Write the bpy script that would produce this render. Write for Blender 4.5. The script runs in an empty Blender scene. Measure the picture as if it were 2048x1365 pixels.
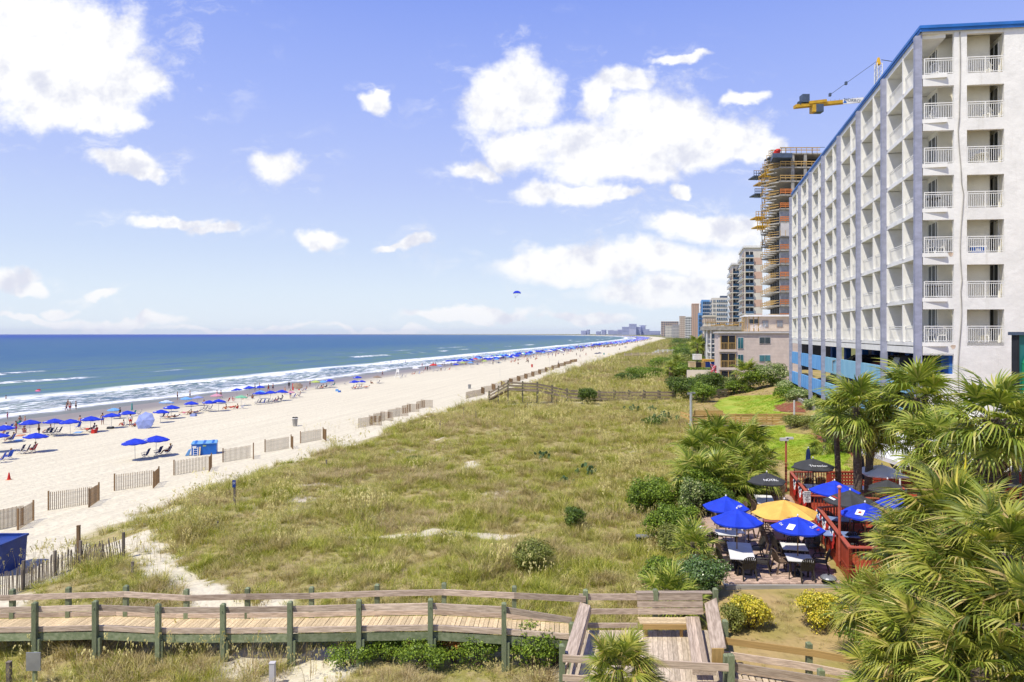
import bpy, math, random, numpy as np
from mathutils import Vector, Matrix, Euler
R = math.radians
random.seed(7)
rng = np.random.default_rng(11)
S = bpy.context.scene
COL = S.collection
F = 1365.0      # focal length in photograph pixels (24 mm on a 36 mm frame)
CH = 14.0       # camera height above the sea
HZ = 668.0      # photograph row of the horizon

# ------------------------------------------------------------------ camera
cam = bpy.data.cameras.new('camera')
cam.sensor_width = 36.0
cam.lens = 36.0 * F / 2048.0
cam.shift_y = -(682.5 - HZ) / 2048.0
cam.clip_start = 0.5
cam.clip_end = 60000
co = bpy.data.objects.new('camera', cam)
co.location = (0, 0, CH)
co.rotation_euler = (R(90), 0, 0)
COL.objects.link(co)
S.camera = co
S.view_settings.view_transform = 'Standard'
S.view_settings.look = 'None'
S.view_settings.exposure = 0.16
S.view_settings.gamma = 1.0
S.view_settings.use_curve_mapping = False
S.cycles.max_bounces = 6
S.cycles.diffuse_bounces = 3
S.cycles.glossy_bounces = 2
S.cycles.transmission_bounces = 4
S.cycles.volume_bounces = 0
S.cycles.caustics_reflective = False
S.cycles.caustics_refractive = False
S.cycles.use_denoising = True
S.cycles.sample_clamp_indirect = 4.0

# ------------------------------------------------------------------ sun
SUN_EL, SUN_X, SUN_Y = R(60), -0.74, -0.67
sl = bpy.data.lights.new('sun', 'SUN')
sl.energy = 4.7
sl.angle = R(0.5)
sl.color = (1.0, 0.94, 0.80)
so = bpy.data.objects.new('sun', sl)
to_sun = Vector((SUN_X * math.cos(SUN_EL), SUN_Y * math.cos(SUN_EL), math.sin(SUN_EL)))
so.rotation_euler = to_sun.to_track_quat('Z', 'Y').to_euler()
so.location = (0, 0, 200)
COL.objects.link(so)

# ------------------------------------------------------------------ node helper
class NT:
    def __init__(s, tree):
        s.t = tree; s.n = tree.nodes; s.l = tree.links
    def node(s, typ, **kw):
        n = s.n.new(typ)
        for k, v in kw.items():
            setattr(n, k, v)
        return n
    def set(s, sock, v):
        if hasattr(v, 'is_output') or isinstance(v, bpy.types.NodeSocket):
            s.l.new(v, sock)
        else:
            sock.default_value = v
    def m(s, op, a, b=0.0, c=0.0, clamp=False):
        n = s.node('ShaderNodeMath', operation=op, use_clamp=clamp)
        s.set(n.inputs[0], a); s.set(n.inputs[1], b)
        if len(n.inputs) > 2: s.set(n.inputs[2], c)
        return n.outputs[0]
    def v(s, op, a, b=(0, 0, 0), sc=None):
        n = s.node('ShaderNodeVectorMath', operation=op)
        s.set(n.inputs[0], a)
        if op not in ('LENGTH', 'NORMALIZE'): s.set(n.inputs[1], b)
        if sc is not None: s.set(n.inputs[3], sc)
        return n.outputs['Value'] if op in ('LENGTH', 'DOT_PRODUCT', 'DISTANCE') else n.outputs[0]
    def noise(s, vec, scale, detail=3.0, rough=0.55, out='Fac', dist=0.0):
        n = s.node('ShaderNodeTexNoise')
        if vec is not None: s.l.new(vec, n.inputs['Vector'])
        n.inputs['Scale'].default_value = scale
        n.inputs['Detail'].default_value = detail
        n.inputs['Roughness'].default_value = rough
        n.inputs['Distortion'].default_value = dist
        return n.outputs[out]
    def ramp(s, fac, stops, interp='LINEAR'):
        n = s.node('ShaderNodeValToRGB')
        r = n.color_ramp; r.interpolation = interp
        while len(r.elements) < len(stops): r.elements.new(0.5)
        for e, (p, c) in zip(r.elements, stops):
            e.position = p
            e.color = (c[0], c[1], c[2], 1) if not isinstance(c, (int, float)) else (c, c, c, 1)
        s.set(n.inputs[0], fac)
        return n.outputs[0]
    def mix(s, f, a, b, mode='MIX'):
        n = s.node('ShaderNodeMixRGB', blend_type=mode)
        s.set(n.inputs[0], f)
        for i, x in ((1, a), (2, b)):
            if isinstance(x, tuple) and len(x) == 3: x = (*x, 1)
            s.set(n.inputs[i], x)
        return n.outputs[0]
    def smooth(s, x, lo, hi):
        n = s.node('ShaderNodeMapRange', interpolation_type='SMOOTHSTEP')
        s.set(n.inputs[0], x); s.set(n.inputs[1], lo); s.set(n.inputs[2], hi)
        n.inputs[3].default_value = 0; n.inputs[4].default_value = 1
        return n.outputs[0]
    def sep(s, vec):
        n = s.node('ShaderNodeSeparateXYZ'); s.l.new(vec, n.inputs[0]); return n.outputs
    def comb(s, x, y, z=0.0):
        n = s.node('ShaderNodeCombineXYZ')
        s.set(n.inputs[0], x); s.set(n.inputs[1], y); s.set(n.inputs[2], z)
        return n.outputs[0]

def lin(r, g, b):
    f = lambda c: (c / 255 / 12.92) if c / 255 <= 0.04045 else ((c / 255 + 0.055) / 1.055) ** 2.4
    return (f(r), f(g), f(b))

# ------------------------------------------------------------------ sky
W = bpy.data.worlds.new('World'); S.world = W; W.use_nodes = True
W.node_tree.nodes.clear()
t = NT(W.node_tree)
tc = t.node('ShaderNodeTexCoord')
d = t.sep(tc.outputs['Generated'])
ya = t.m('MAXIMUM', t.m('ABSOLUTE', d[1]), 0.15)
u0 = t.m('DIVIDE', d[0], ya); v0 = t.m('DIVIDE', d[2], ya)
p0 = t.comb(u0, v0, 0.0)
nw = t.noise(p0, 7.0, 3.0, 0.55, 'Color')
p1 = t.v('ADD', p0, t.v('MULTIPLY', t.v('SUBTRACT', nw, (0.5, 0.5, 0.5)), (0.11, 0.075, 0)))
nw2 = t.noise(p0, 26.0, 4.0, 0.6, 'Color')
p1 = t.v('ADD', p1, t.v('MULTIPLY', t.v('SUBTRACT', nw2, (0.5, 0.5, 0.5)), (0.035, 0.026, 0)))
CL = [(40, 60, 250, 120), (150, 150, 180, 80), (265, 160, 80, 34), (120, 205, 150, 50), (215, 240, 75, 28), (60, 130, 180, 110), (200, 70, 90, 80),
      (245, 325, 82, 27), (290, 345, 45, 20), (575, 338, 60, 42), (340, 440, 100, 13), (425, 453, 52, 12),
      (640, 480, 56, 19), (840, 487, 32, 19), (795, 493, 45, 8), (758, 203, 36, 22), (775, 185, 20, 14),
      (1040, 175, 88, 80), (985, 235, 80, 55), (1035, 300, 72, 50), (945, 340, 65, 22), (1190, 300, 150, 70), (1320, 245, 120, 90),
      (1430, 285, 110, 55), (1500, 300, 62, 27), (1245, 150, 80, 30), (1190, 195, 45, 60), (1365, 112, 55, 12), (1470, 200, 55, 14), (1260, 335, 120, 30),
      (1130, 385, 98, 26), (1220, 390, 66, 16), (1400, 455, 130, 34), (1480, 470, 80, 30), (1120, 532, 150, 36), (1290, 520, 180, 38),
      (1420, 530, 110, 40), (1330, 580, 190, 30), (1400, 600, 150, 22), (940, 626, 130, 14), (1170, 636, 110, 13), (25, 555, 60, 24), (70, 575, 40, 14),
      (205, 588, 44, 12), (122, 614, 34, 13), (80, 634, 120, 10), (250, 642, 120, 13), (480, 657, 160, 8), (1370, 376, 28, 14), (760, 660, 120, 8)]
dens = None
for (cx, cy, rx, ry) in CL:
    q = t.v('MULTIPLY', t.v('SUBTRACT', p1, ((cx - 1024) / F, (HZ - cy) / F, 0)), (F / rx, F / ry, 0))
    k = t.m('SUBTRACT', 1.0, t.v('LENGTH', q))
    dens = k if dens is None else t.m('SMOOTH_MAX', dens, k, 0.12)
n1 = t.noise(t.v('MULTIPLY', p0, (1, 1.25, 1)), 15.0, 9.0, 0.66)
dd = t.m('ADD', dens, t.m('MULTIPLY', t.m('SUBTRACT', n1, 0.5), t.m('ADD', 0.75, t.m('MULTIPLY', t.smooth(v0, 0.06, 0.20), 0.75))))
core_ = t.smooth(dd, -0.20, 0.40)
wn = t.noise(t.v('MULTIPLY', p1, (1, 2.2, 1)), 11.0, 8.0, 0.7)
wisp = t.m('MULTIPLY', t.m('MULTIPLY', t.smooth(wn, 0.50, 0.74), t.smooth(dens, -1.5, -0.1)), 0.55)
alpha = t.m('MAXIMUM', core_, wisp)
n2 = t.noise(t.v('ADD', p0, (0.012, -0.03, 0)), 9.0, 5.0, 0.6)
n3 = t.noise(t.v('ADD', p0, (0, 0.0, 0)), 9.0, 5.0, 0.6)
rel = t.m('ADD', t.m('MULTIPLY', t.m('SUBTRACT', n3, n2), 2.0), 0.55, clamp=True)
lowc = t.smooth(v0, 0.16, 0.0)
ccol = t.mix(t.smooth(rel, 0.2, 0.62), lin(224, 227, 241), (1.04, 1.04, 1.04))
ccol = t.mix(t.m('MULTIPLY', lowc, 0.35), ccol, lin(232, 236, 244))
el = t.m('DIVIDE', d[2], t.m('SQRT', t.m('ADD', t.m('MULTIPLY', d[0], d[0]), t.m('MULTIPLY', d[1], d[1]))))
sky = t.ramp(t.m('MULTIPLY', el, 0.5, clamp=True), [
    (0.0, lin(236, 246, 254)), (0.03, lin(225, 239, 254)), (0.06, lin(208, 225, 254)), (0.11, lin(188, 205, 254)),
    (0.17, lin(166, 187, 253)), (0.25, lin(138, 164, 246)), (0.5, lin(92, 124, 226)), (1.0, lin(62, 94, 200))])
ns = t.node('ShaderNodeTexSky', sky_type='NISHITA')
ns.sun_disc = False
ns.sun_elevation = SUN_EL
ns.sun_rotation = math.atan2(SUN_X, SUN_Y)
nsc = t.v('SCALE', ns.outputs[0], sc=0.10)
skyc = t.mix(0.06, sky, nsc)
final = t.mix(alpha, skyc, ccol)
bg = t.node('ShaderNodeBackground')
t.l.new(final, bg.inputs[0]); bg.inputs[1].default_value = 0.91
wo = t.node('ShaderNodeOutputWorld'); t.l.new(bg.outputs[0], wo.inputs[0])
W.cycles.sampling_method = 'MANUAL'
W.cycles.sample_map_resolution = 512

# ------------------------------------------------------------------ ground shape
K = 342.0 / F                       # the coast runs off along (K, 1)
def bend(Y):
    Y = np.asarray(Y, float)
    return -900.0 * (np.clip(Y - 1200, 0, None) / 4800.0) ** 2
def hum(x, y):                      # smooth hummocks
    return (np.sin(x * 0.83 + 1.3 * np.sin(y * 0.31)) * np.sin(y * 0.57 + 0.9 * np.sin(x * 0.41 + 2)) * 0.5
            + np.sin(x * 1.9 + y * 0.7) * np.sin(y * 1.45 - x * 0.8 + 1) * 0.22 + np.sin(x * 0.21 + y * 0.11) * 0.4)
PA = [-4000, -400, -150, -108, -90, -60, -42, -37, -32, -26, -18, -4, 1, 6.5, 10, 13.2, 20, 5000]
PZ = [-20, -5, -1.6, 0.0, 0.75, 1.5, 2.0, 2.35, 3.0, 3.45, 3.55, 3.9, 4.3, 4.4, 5.2, 6.2, 6.2, 6.2]
def aof(X, Y):
    return np.asarray(X, float) - K * np.asarray(Y, float) - bend(Y)
def zt(X, Y):
    a = aof(X, Y)
    z = np.interp(a, PA, PZ)
    w = np.interp(a, [-42, -34, -6, 1], [0, 1, 1, 0])
    near = np.interp(Y, [16, 23, 27], [0.55, 0.5, 0.0]) * np.interp(a, [-20, 0], [1, 0.6])
    low = np.clip((45.5 - np.asarray(Y, float)) / 4.0, 0, 1)
    z = z - np.clip(z - 4.4, 0, None) * low
    return z + w * 0.34 * hum(np.asarray(X, float), np.asarray(Y, float)) - near + 0.0
def zg(X, Y): return float(zt(X, Y))
def P(px, py, Y): return Vector(((px - 1024) / F * Y, Y, CH - (py - HZ) / F * Y))
def G(px, py, sea=False):
    Y = 40.0
    k = (py - HZ) / F
    lo, hi = 8.0, 9000.0
    f = lambda Y: CH - k * Y - (0.0 if sea else max(zg((px - 1024) / F * Y, Y), -0.3))
    # march outwards for the first hit
    y = lo; prev = lo
    while y < hi and f(y) > 0:
        prev = y; y *= 1.02
    a, b = prev, y
    for _ in range(30):
        m = (a + b) / 2
        if f(m) > 0: a = m
        else: b = m
    Y = (a + b) / 2
    return Vector(((px - 1024) / F * Y, Y, CH - k * Y))

# ------------------------------------------------------------------ mesh builder
def mesh_np(name, v, f):
    me = bpy.data.meshes.new(name)
    v = np.asarray(v, np.float32); f = np.asarray(f, np.int32)
    n = f.shape[1]
    me.vertices.add(len(v)); me.vertices.foreach_set('co', v.ravel())
    me.loops.add(f.size); me.loops.foreach_set('vertex_index', f.ravel())
    me.polygons.add(len(f))
    me.polygons.foreach_set('loop_start', np.arange(0, f.size, n, dtype=np.int32))
    me.update(calc_edges=True)
    return me
def world_of(o):
    v = Vector((0, 0, 0))
    while o is not None:
        v += o.location; o = o.parent
    return v
def link(name, me, mat=None, parent=None, loc=(0, 0, 0), rot=(0, 0, 0)):
    o = bpy.data.objects.new(name, me)
    if mat is not None and me is not None and len(me.materials) == 0: me.materials.append(mat)
    o.location = loc; o.rotation_euler = rot
    if parent is not None: o.parent = parent
    COL.objects.link(o)
    return o
def tag(o, label=None, cat=None, group=None, kind=None):
    if label: o['label'] = label
    if cat: o['category'] = cat
    if group: o['group'] = group
    if kind: o['kind'] = kind
    return o
def thing(name, label, cat, loc=(0, 0, 0), rz=0.0, group=None, kind=None):
    o = bpy.data.objects.new(name, None)
    o.empty_display_size = 0.2
    o.location = loc; o.rotation_euler = (0, 0, rz)
    COL.objects.link(o)
    return tag(o, label, cat, group, kind)
KIDS = {}
def copy_tree(src, loc=None, rz=None, label=None, group=None, scale=None, cat=None):
    def rec(o, par):
        c = o.copy(); COL.objects.link(c)
        if par is not None: c.parent = par
        for ch in o.children: rec(ch, c)
        return c
    c = rec(src, None)
    if loc is not None: c.location = loc
    if rz is not None: c.rotation_euler = (0, 0, rz)
    if scale is not None: c.scale = (scale,) * 3 if isinstance(scale, (int, float)) else scale
    if label: c['label'] = label
    if group: c['group'] = group
    if cat: c['category'] = cat
    return c
class MB:
    def __init__(s): s.v = []; s.f = []
    def add(s, vs, fs):
        n = len(s.v)
        s.v += [tuple(p) for p in vs]
        s.f += [tuple(i + n for i in f) for f in fs]
        return s
    BOXF = [(0, 3, 2, 1), (4, 5, 6, 7), (0, 1, 5, 4), (1, 2, 6, 5), (2, 3, 7, 6), (3, 0, 4, 7)]
    def box(s, x0, x1, y0, y1, z0, z1):
        return s.add([(x0, y0, z0), (x1, y0, z0), (x1, y1, z0), (x0, y1, z0), (x0, y0, z1), (x1, y0, z1), (x1, y1, z1), (x0, y1, z1)], MB.BOXF)
    def hexa(s, pts): return s.add(pts, MB.BOXF)
    def beam(s, a, b, w, h, up=(0, 0, 1)):
        a = Vector(a); b = Vector(b); d = (b - a).normalized()
        up = Vector(up)
        if abs(d.dot(up)) > 0.99: up = Vector((0, 1, 0))
        x = d.cross(up).normalized() * (w / 2); z = x.cross(d).normalized() * (h / 2)
        return s.add([a - x - z, a + x - z, b + x - z, b - x - z, a - x + z, a + x + z, b + x + z, b - x + z], MB.BOXF)
    def tube(s, a, b, r0, r1=None, n=6, cap=True):
        r1 = r0 if r1 is None else r1
        a = Vector(a); b = Vector(b); d = (b - a).normalized()
        up = Vector((0, 0, 1)) if abs(d.z) < 0.95 else Vector((0, 1, 0))
        x = d.cross(up).normalized(); y = x.cross(d).normalized()
        vs = []
        for p, r in ((a, r0), (b, r1)):
            for i in range(n):
                q = 2 * math.pi * i / n
                vs.append(p + x * (r * math.cos(q)) + y * (r * math.sin(q)))
        fs = [(i, (i + 1) % n, n + (i + 1) % n, n + i) for i in range(n)]
        if cap: fs += [tuple(range(n))[::-1], tuple(range(n, 2 * n))]
        return s.add(vs, fs)
    def path(s, pts, rs, n=6):
        for i in range(len(pts) - 1):
            s.tube(pts[i], pts[i + 1], rs[i] if hasattr(rs, '__len__') else rs, rs[i + 1] if hasattr(rs, '__len__') else rs, n)
        return s
    def lathe(s, prof, n=12, c=(0, 0, 0), sx=1, sy=1, a0=0.0):
        c = Vector(c); vs = []
        for (r, z) in prof:
            for i in range(n):
                q = 2 * math.pi * i / n + a0
                vs.append((c.x + r * sx * math.cos(q), c.y + r * sy * math.sin(q), c.z + z))
        fs = []
        for k in range(len(prof) - 1):
            for i in range(n):
                j = (i + 1) % n
                fs.append((k * n + i, k * n + j, (k + 1) * n + j, (k + 1) * n + i))
        return s.add(vs, fs)
    def prism(s, poly, z0, z1):          # poly in xy
        n = len(poly)
        vs = [(x, y, z0) for x, y in poly] + [(x, y, z1) for x, y in poly]
        fs = [tuple(range(n))[::-1], tuple(range(n, 2 * n))] + [(i, (i + 1) % n, n + (i + 1) % n, n + i) for i in range(n)]
        return s.add(vs, fs)
    def extr(s, poly, axis, a, b):       # poly of (u,z) swept along x or y
        n = len(poly)
        mk = (lambda q, w: (w, q[0], q[1])) if axis == 'x' else (lambda q, w: (q[0], w, q[1]))
        vs = [mk(q, a) for q in poly] + [mk(q, b) for q in poly]
        fs = [tuple(range(n)), tuple(range(n, 2 * n))[::-1]] + [(i, (i + 1) % n, n + (i + 1) % n, n + i) for i in range(n)]
        return s.add(vs, fs)
    def xform(s, M):
        s.v = [tuple(M @ Vector(p)) for p in s.v]; return s
    def mesh(s, name, smooth=False):
        me = bpy.data.meshes.new(name)
        me.from_pydata(s.v, [], s.f)
        if smooth: me.polygons.foreach_set('use_smooth', [True] * len(me.polygons))
        me.update()
        return me
    def build(s, name, mat, parent=None, smooth=False, world=False, kind=None, label=None):
        """world=True: the vertices are world coordinates."""
        if world and parent is not None:
            o = world_of(parent); s.v = [(p[0] - o.x, p[1] - o.y, p[2] - o.z) for p in s.v]
            ob = link(name, s.mesh(name, smooth), mat, parent)
        elif parent is None:
            a = np.array(s.v); c = ((a[:, 0].min() + a[:, 0].max()) / 2, (a[:, 1].min() + a[:, 1].max()) / 2, a[:, 2].min())
            s.v = [(p[0] - c[0], p[1] - c[1], p[2] - c[2]) for p in s.v]
            ob = link(name, s.mesh(name, smooth), mat, None, c)
        else:
            ob = link(name, s.mesh(name, smooth), mat, parent)
        if kind: ob['kind'] = kind
        if label: ob['label'] = label
        return ob
def boxo(name, mat, parent, x0, x1, y0, y1, z0, z1):
    return MB().box(x0, x1, y0, y1, z0, z1).build(name, mat, parent)

# ------------------------------------------------------------------ materials
def mat(name, col, rough=0.7, var=0.12, scale=3.0, col2=None, bump=0.0, bscale=None, metal=0.0, piece=0.0, stretch=(1, 1, 1), spec=0.35, detail=4.0):
    m = bpy.data.materials.new(name); m.use_nodes = True
    t = NT(m.node_tree); t.n.clear()
    b = t.node('ShaderNodeBsdfPrincipled'); o = t.node('ShaderNodeOutputMaterial')
    t.l.new(b.outputs[0], o.inputs[0])
    tc = t.node('ShaderNodeTexCoord')
    vec = t.v('MULTIPLY', tc.outputs['Object'], stretch)
    if piece:
        oi = t.node('ShaderNodeObjectInfo')
        vec = t.v('ADD', vec, t.v('SCALE', (13.0, 7.0, 29.0), sc=oi.outputs['Random']))
    n = t.noise(vec, scale, detail, 0.6)
    c2 = col2 if col2 else tuple(max(0, c * (1 - 2.2 * var)) for c in col)
    c = t.mix(t.smooth(n, 0.35, 0.68), c2, col)
    if piece:
        k = t.m('ADD', t.m('MULTIPLY', oi.outputs['Random'], 2 * piece), 1 - piece)
        c = t.mix(1.0, c, t.comb(k, k, k), 'MULTIPLY')
    t.l.new(c, b.inputs['Base Color'])
    b.inputs['Roughness'].default_value = rough
    b.inputs['Metallic'].default_value = metal
    b.inputs['Specular IOR Level'].default_value = spec
    if bump:
        bn = t.node('ShaderNodeBump'); bn.inputs['Strength'].default_value = bump; bn.inputs['Distance'].default_value = 0.03
        t.l.new(t.noise(vec, bscale or scale * 4, 5, 0.65), bn.inputs['Height'])
        t.l.new(bn.outputs[0], b.inputs['Normal'])
    return m
def leafmat(name, stops, trans=0.25, rough=0.45, wscale=0.0, wcol=None):
    m = bpy.data.materials.new(name); m.use_nodes = True
    t = NT(m.node_tree); t.n.clear()
    b = t.node('ShaderNodeBsdfPrincipled'); o = t.node('ShaderNodeOutputMaterial')
    g = t.node('ShaderNodeNewGeometry')
    oi = t.node('ShaderNodeObjectInfo')
    r = t.m('FRACT', t.m('ADD', g.outputs['Random Per Island'], oi.outputs['Random']))
    c = t.ramp(r, stops)
    if wscale:
        nn = t.noise(g.outputs['Position'], wscale, 4.0, 0.6)
        c = t.mix(t.smooth(nn, 0.42, 0.62), c, t.ramp(r, wcol))
    t.l.new(c, b.inputs['Base Color']); b.inputs['Roughness'].default_value = rough
    b.inputs['Specular IOR Level'].default_value = 0.3
    tr = t.node('ShaderNodeBsdfTranslucent'); t.l.new(t.mix(1.0, c, (1.3, 1.35, 0.7), 'MULTIPLY'), tr.inputs[0])
    mx = t.node('ShaderNodeMixShader'); mx.inputs[0].default_value = trans
    t.l.new(b.outputs[0], mx.inputs[1]); t.l.new(tr.outputs[0], mx.inputs[2]); t.l.new(mx.outputs[0], o.inputs[0])
    return m
def glassmat(name, col, rough=0.08):
    m = mat(name, col, rough, 0.25, 0.4, spec=0.6); return m
M = {}
M['white'] = mat('white_paint', (0.84, 0.83, 0.79), 0.6, 0.05, 1.2)
M['stucco'] = mat('white_stucco', (0.84, 0.825, 0.78), 0.85, 0.05, 0.8, bump=0.9, bscale=3.0)
_t = NT(M['stucco'].node_tree); _b = [n for n in _t.n if n.type == 'BSDF_PRINCIPLED'][0]
_c = _b.inputs['Base Color'].links[0].from_socket
_g = _t.node('ShaderNodeNewGeometry').outputs['Position']
_s = _t.smooth(_t.noise(_t.v('MULTIPLY', _g, (2.2, 2.2, 0.10)), 1.0, 5, 0.65), 0.55, 0.80)
_t.l.new(_t.mix(_t.m('MULTIPLY', _s, 0.5), _c, (0.56, 0.53, 0.46)), _b.inputs['Base Color'])
M['cream'] = mat('cream_stucco', (0.86, 0.82, 0.70), 0.85, 0.06, 0.7, bump=0.3, bscale=6)
M['lilac'] = mat('grey_lilac_pillar_paint', (0.34, 0.355, 0.46), 0.75, 0.1, 1.5, bump=0.4, bscale=4, stretch=(1, 1, 2))
M['bluetrim'] = mat('blue_roof_trim', (0.03, 0.17, 0.55), 0.45, 0.1, 1)
M['bluepar'] = mat('light_blue_parapet', (0.17, 0.42, 0.76), 0.7, 0.2, 1.2, col2=(0.10, 0.32, 0.68), bump=0.2, stretch=(1, 1, .3))
M['aquapar'] = mat('aqua_parapet', (0.26, 0.50, 0.66), 0.7, 0.2, 1.2, col2=(0.20, 0.44, 0.62), stretch=(1, 1, .3))
M['bluewall'] = mat('deep_blue_wall', (0.02, 0.13, 0.48), 0.7, 0.15, 1)
M['dark'] = mat('black_frame_and_shade', (0.02, 0.022, 0.028), 0.8)  # near-black for real frames, and for shade painted into openings and interiors
M['concrete'] = mat('concrete', (0.42, 0.40, 0.36), 0.85, 0.15, 1.5, bump=0.3)
M['ceil'] = mat('beige_soffit', (0.74, 0.71, 0.60), 0.85, 0.08, 1)
M['glass'] = glassmat('window_glass', (0.03, 0.05, 0.06))
M['glassblue'] = glassmat('blue_glass', (0.03, 0.10, 0.20))
M['glassteal'] = glassmat('teal_glass', (0.05, 0.20, 0.24))
M['peach'] = mat('peach_stucco', (0.66, 0.45, 0.34), 0.85, 0.05, .2)
M['offwhite'] = mat('off_white_stucco', (0.72, 0.67, 0.58), 0.85, 0.05, .2)
M['wood'] = mat('weathered_wood', (0.62, 0.50, 0.385), 0.85, 0.2, 5, col2=(0.36, 0.275, 0.205), piece=0.30, stretch=(1.2, 1.2, 1.2), bump=0.4)
M['plank'] = mat('pale_deck_plank', (0.68, 0.54, 0.33), 0.85, 0.15, 5, col2=(0.50, 0.38, 0.22), piece=0.2, stretch=(3, .5, 3))
M['greypl'] = mat('grey_deck_plank', (0.60, 0.50, 0.37), 0.85, 0.15, 5, col2=(0.42, 0.34, 0.25), piece=0.18, stretch=(3, .5, 3))
M['newwood'] = mat('new_yellow_lumber', (0.55, 0.36, 0.13), 0.8, 0.15, 5, piece=0.12, stretch=(.4, 3, 3))
M['greenwood'] = mat('green_treated_timber', (0.25, 0.28, 0.17), 0.8, 0.2, 5, col2=(0.15, 0.185, 0.095), piece=0.25, stretch=(3, 3, .4), bump=0.4)
M['slat'] = mat('sand_fence_slat', (0.27, 0.17, 0.085), 0.85, 0.2, 4, piece=0.28, stretch=(3, 3, .5))
M['oldslat'] = mat('grey_fence_slat', (0.24, 0.20, 0.16), 0.85, 0.2, 4, piece=0.3)
M['oldpost'] = mat('dark_weathered_post', (0.17, 0.16, 0.10), 0.85, .2, 3, piece=.2)
M['oldrail'] = mat('brown_grey_weathered_rail', (0.30, 0.24, 0.17), 0.85, .2, 3, piece=.2)
M['red'] = mat('red_deck_paint', (0.40, 0.065, 0.03), 0.6, 0.15, 3, piece=0.12)
M['redcap'] = mat('faded_red_cap_rail', (0.52, 0.12, 0.075), 0.55, 0.15, 3)
M['blue'] = mat('royal_blue_canvas', (0.012, 0.05, 0.62), 0.75, 0.12, 2)
M['blueb'] = mat('beach_blue_canvas', (0.010, 0.04, 0.56), 0.75, 0.12, 2)
M['lblue'] = mat('light_blue_canvas', (0.16, 0.38, 0.72), 0.75, 0.1, 2)
M['teal'] = mat('teal_canvas', (0.04, 0.30, 0.28), 0.75, 0.1, 2)
M['yellow'] = mat('yellow_canvas', (0.78, 0.47, 0.10), 0.75, 0.08, 2)
M['black'] = mat('black_canvas', (0.028, 0.03, 0.038), 0.7, 0.1, 2)
M['gcanv'] = mat('charcoal_canvas', (0.05, 0.052, 0.055), 0.75, 0.1, 2)
M['navy'] = mat('navy_canvas', (0.01, 0.025, 0.10), 0.75, 0.1, 2)
M['redc'] = mat('red_canvas', (0.60, 0.03, 0.02), 0.7, 0.1, 2)
M['pink'] = mat('pink_canvas', (0.62, 0.30, 0.38), 0.7, 0.1, 2)
M['lgreen'] = mat('mint_canvas', (0.20, 0.50, 0.30), 0.7, 0.1, 2)
M['lime'] = mat('yellow_green_canvas', (0.45, 0.55, 0.12), 0.7, 0.1, 2)
M['tan'] = mat('brown_canvas', (0.30, 0.22, 0.15), 0.7, 0.1, 2)
M['lilc'] = mat('lavender_canvas', (0.26, 0.32, 0.62), 0.7, 0.1, 2)
M['cloth'] = mat('white_canvas', (0.82, 0.82, 0.82), 0.8, 0.04, 2)
M['metal'] = mat('grey_metal', (0.35, 0.36, 0.37), 0.45, 0.1, 2, metal=0.5)
M['galv'] = mat('galvanised_pole', (0.50, 0.52, 0.54), 0.5, 0.1, 2, metal=0.3)
M['poleb'] = mat('brown_pole', (0.30, 0.16, 0.06), 0.6, 0.1, 2)
M['resin'] = mat('dark_brown_resin', (0.045, 0.038, 0.030), 0.5, 0.1, 2)
M['resint'] = mat('faded_brown_resin', (0.16, 0.11, 0.075), 0.55, 0.1, 2)
M['tabw'] = mat('white_table_top', (0.80, 0.79, 0.77), 0.5, 0.06, 2)
M['tabr'] = mat('maroon_table_top', (0.34, 0.10, 0.10), 0.5, 0.06, 2)
M['tabb'] = mat('blue_grey_table_top', (0.22, 0.30, 0.52), 0.5, 0.06, 2)
M['brick'] = mat('patio_paver', (0.54, 0.39, 0.30), 0.85, 0.15, 4, piece=0.3, col2=(0.42, 0.30, 0.24))
M['dumps'] = mat('dark_blue_dumpster_paint', (0.015, 0.05, 0.26), 0.5, 0.15, 1.5)
M['boxblue'] = mat('blue_painted_box', (0.012, 0.14, 0.55), 0.5, 0.1, 1.5)
M['trunk'] = mat('palm_trunk_bark', (0.20, 0.155, 0.11), 0.95, 0.25, 6, bump=0.8, stretch=(1, 1, 3))
M['bark'] = mat('shrub_bark', (0.14, 0.10, 0.07), 0.95, 0.2, 6)
M['skin'] = mat('light_skin', (0.55, 0.30, 0.20), 0.6, 0.05, 2)
M['skin2'] = mat('tanned_skin', (0.36, 0.17, 0.10), 0.6, 0.05, 2)
M['skin3'] = mat('dark_skin', (0.13, 0.065, 0.04), 0.6, 0.05, 2)
M['hair'] = mat('dark_hair', (0.03, 0.02, 0.015), 0.6)
M['hairb'] = mat('blond_hair', (0.42, 0.28, 0.12), 0.6)
M['orange'] = mat('orange_guard_panel', (0.62, 0.20, 0.05), 0.7, 0.1, 1, piece=0.1)
M['crane'] = mat('yellow_crane_paint', (0.62, 0.36, 0.02), 0.5, 0.1, 1)
M['steelb'] = mat('blue_grey_steel', (0.07, 0.10, 0.16), 0.5, 0.1, 1)
M['siding'] = mat('pinkish_beige_siding', (0.72, 0.61, 0.54), 0.8, 0.06, 1)
M['siding2'] = mat('cream_siding', (0.72, 0.60, 0.47), 0.8, 0.06, 1)
M['house'] = mat('pale_grey_house_paint', (0.58, 0.56, 0.55), 0.8, 0.06, 1)
M['tanw'] = mat('tan_building_wall', (0.50, 0.38, 0.30), 0.8, 0.06, .3)
M['mulch'] = mat('red_mulch', (0.30, 0.10, 0.05), 0.95, 0.2, 8)
M['tyre'] = mat('tyre_rubber', (0.015, 0.015, 0.016), 0.85)
M['green'] = mat('bright_green_paint', (0.015, 0.26, 0.12), 0.5, 0.1, 1)
M['tealp'] = mat('teal_sign_panel', (0.02, 0.20, 0.19), 0.4, 0.1, .5)
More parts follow.
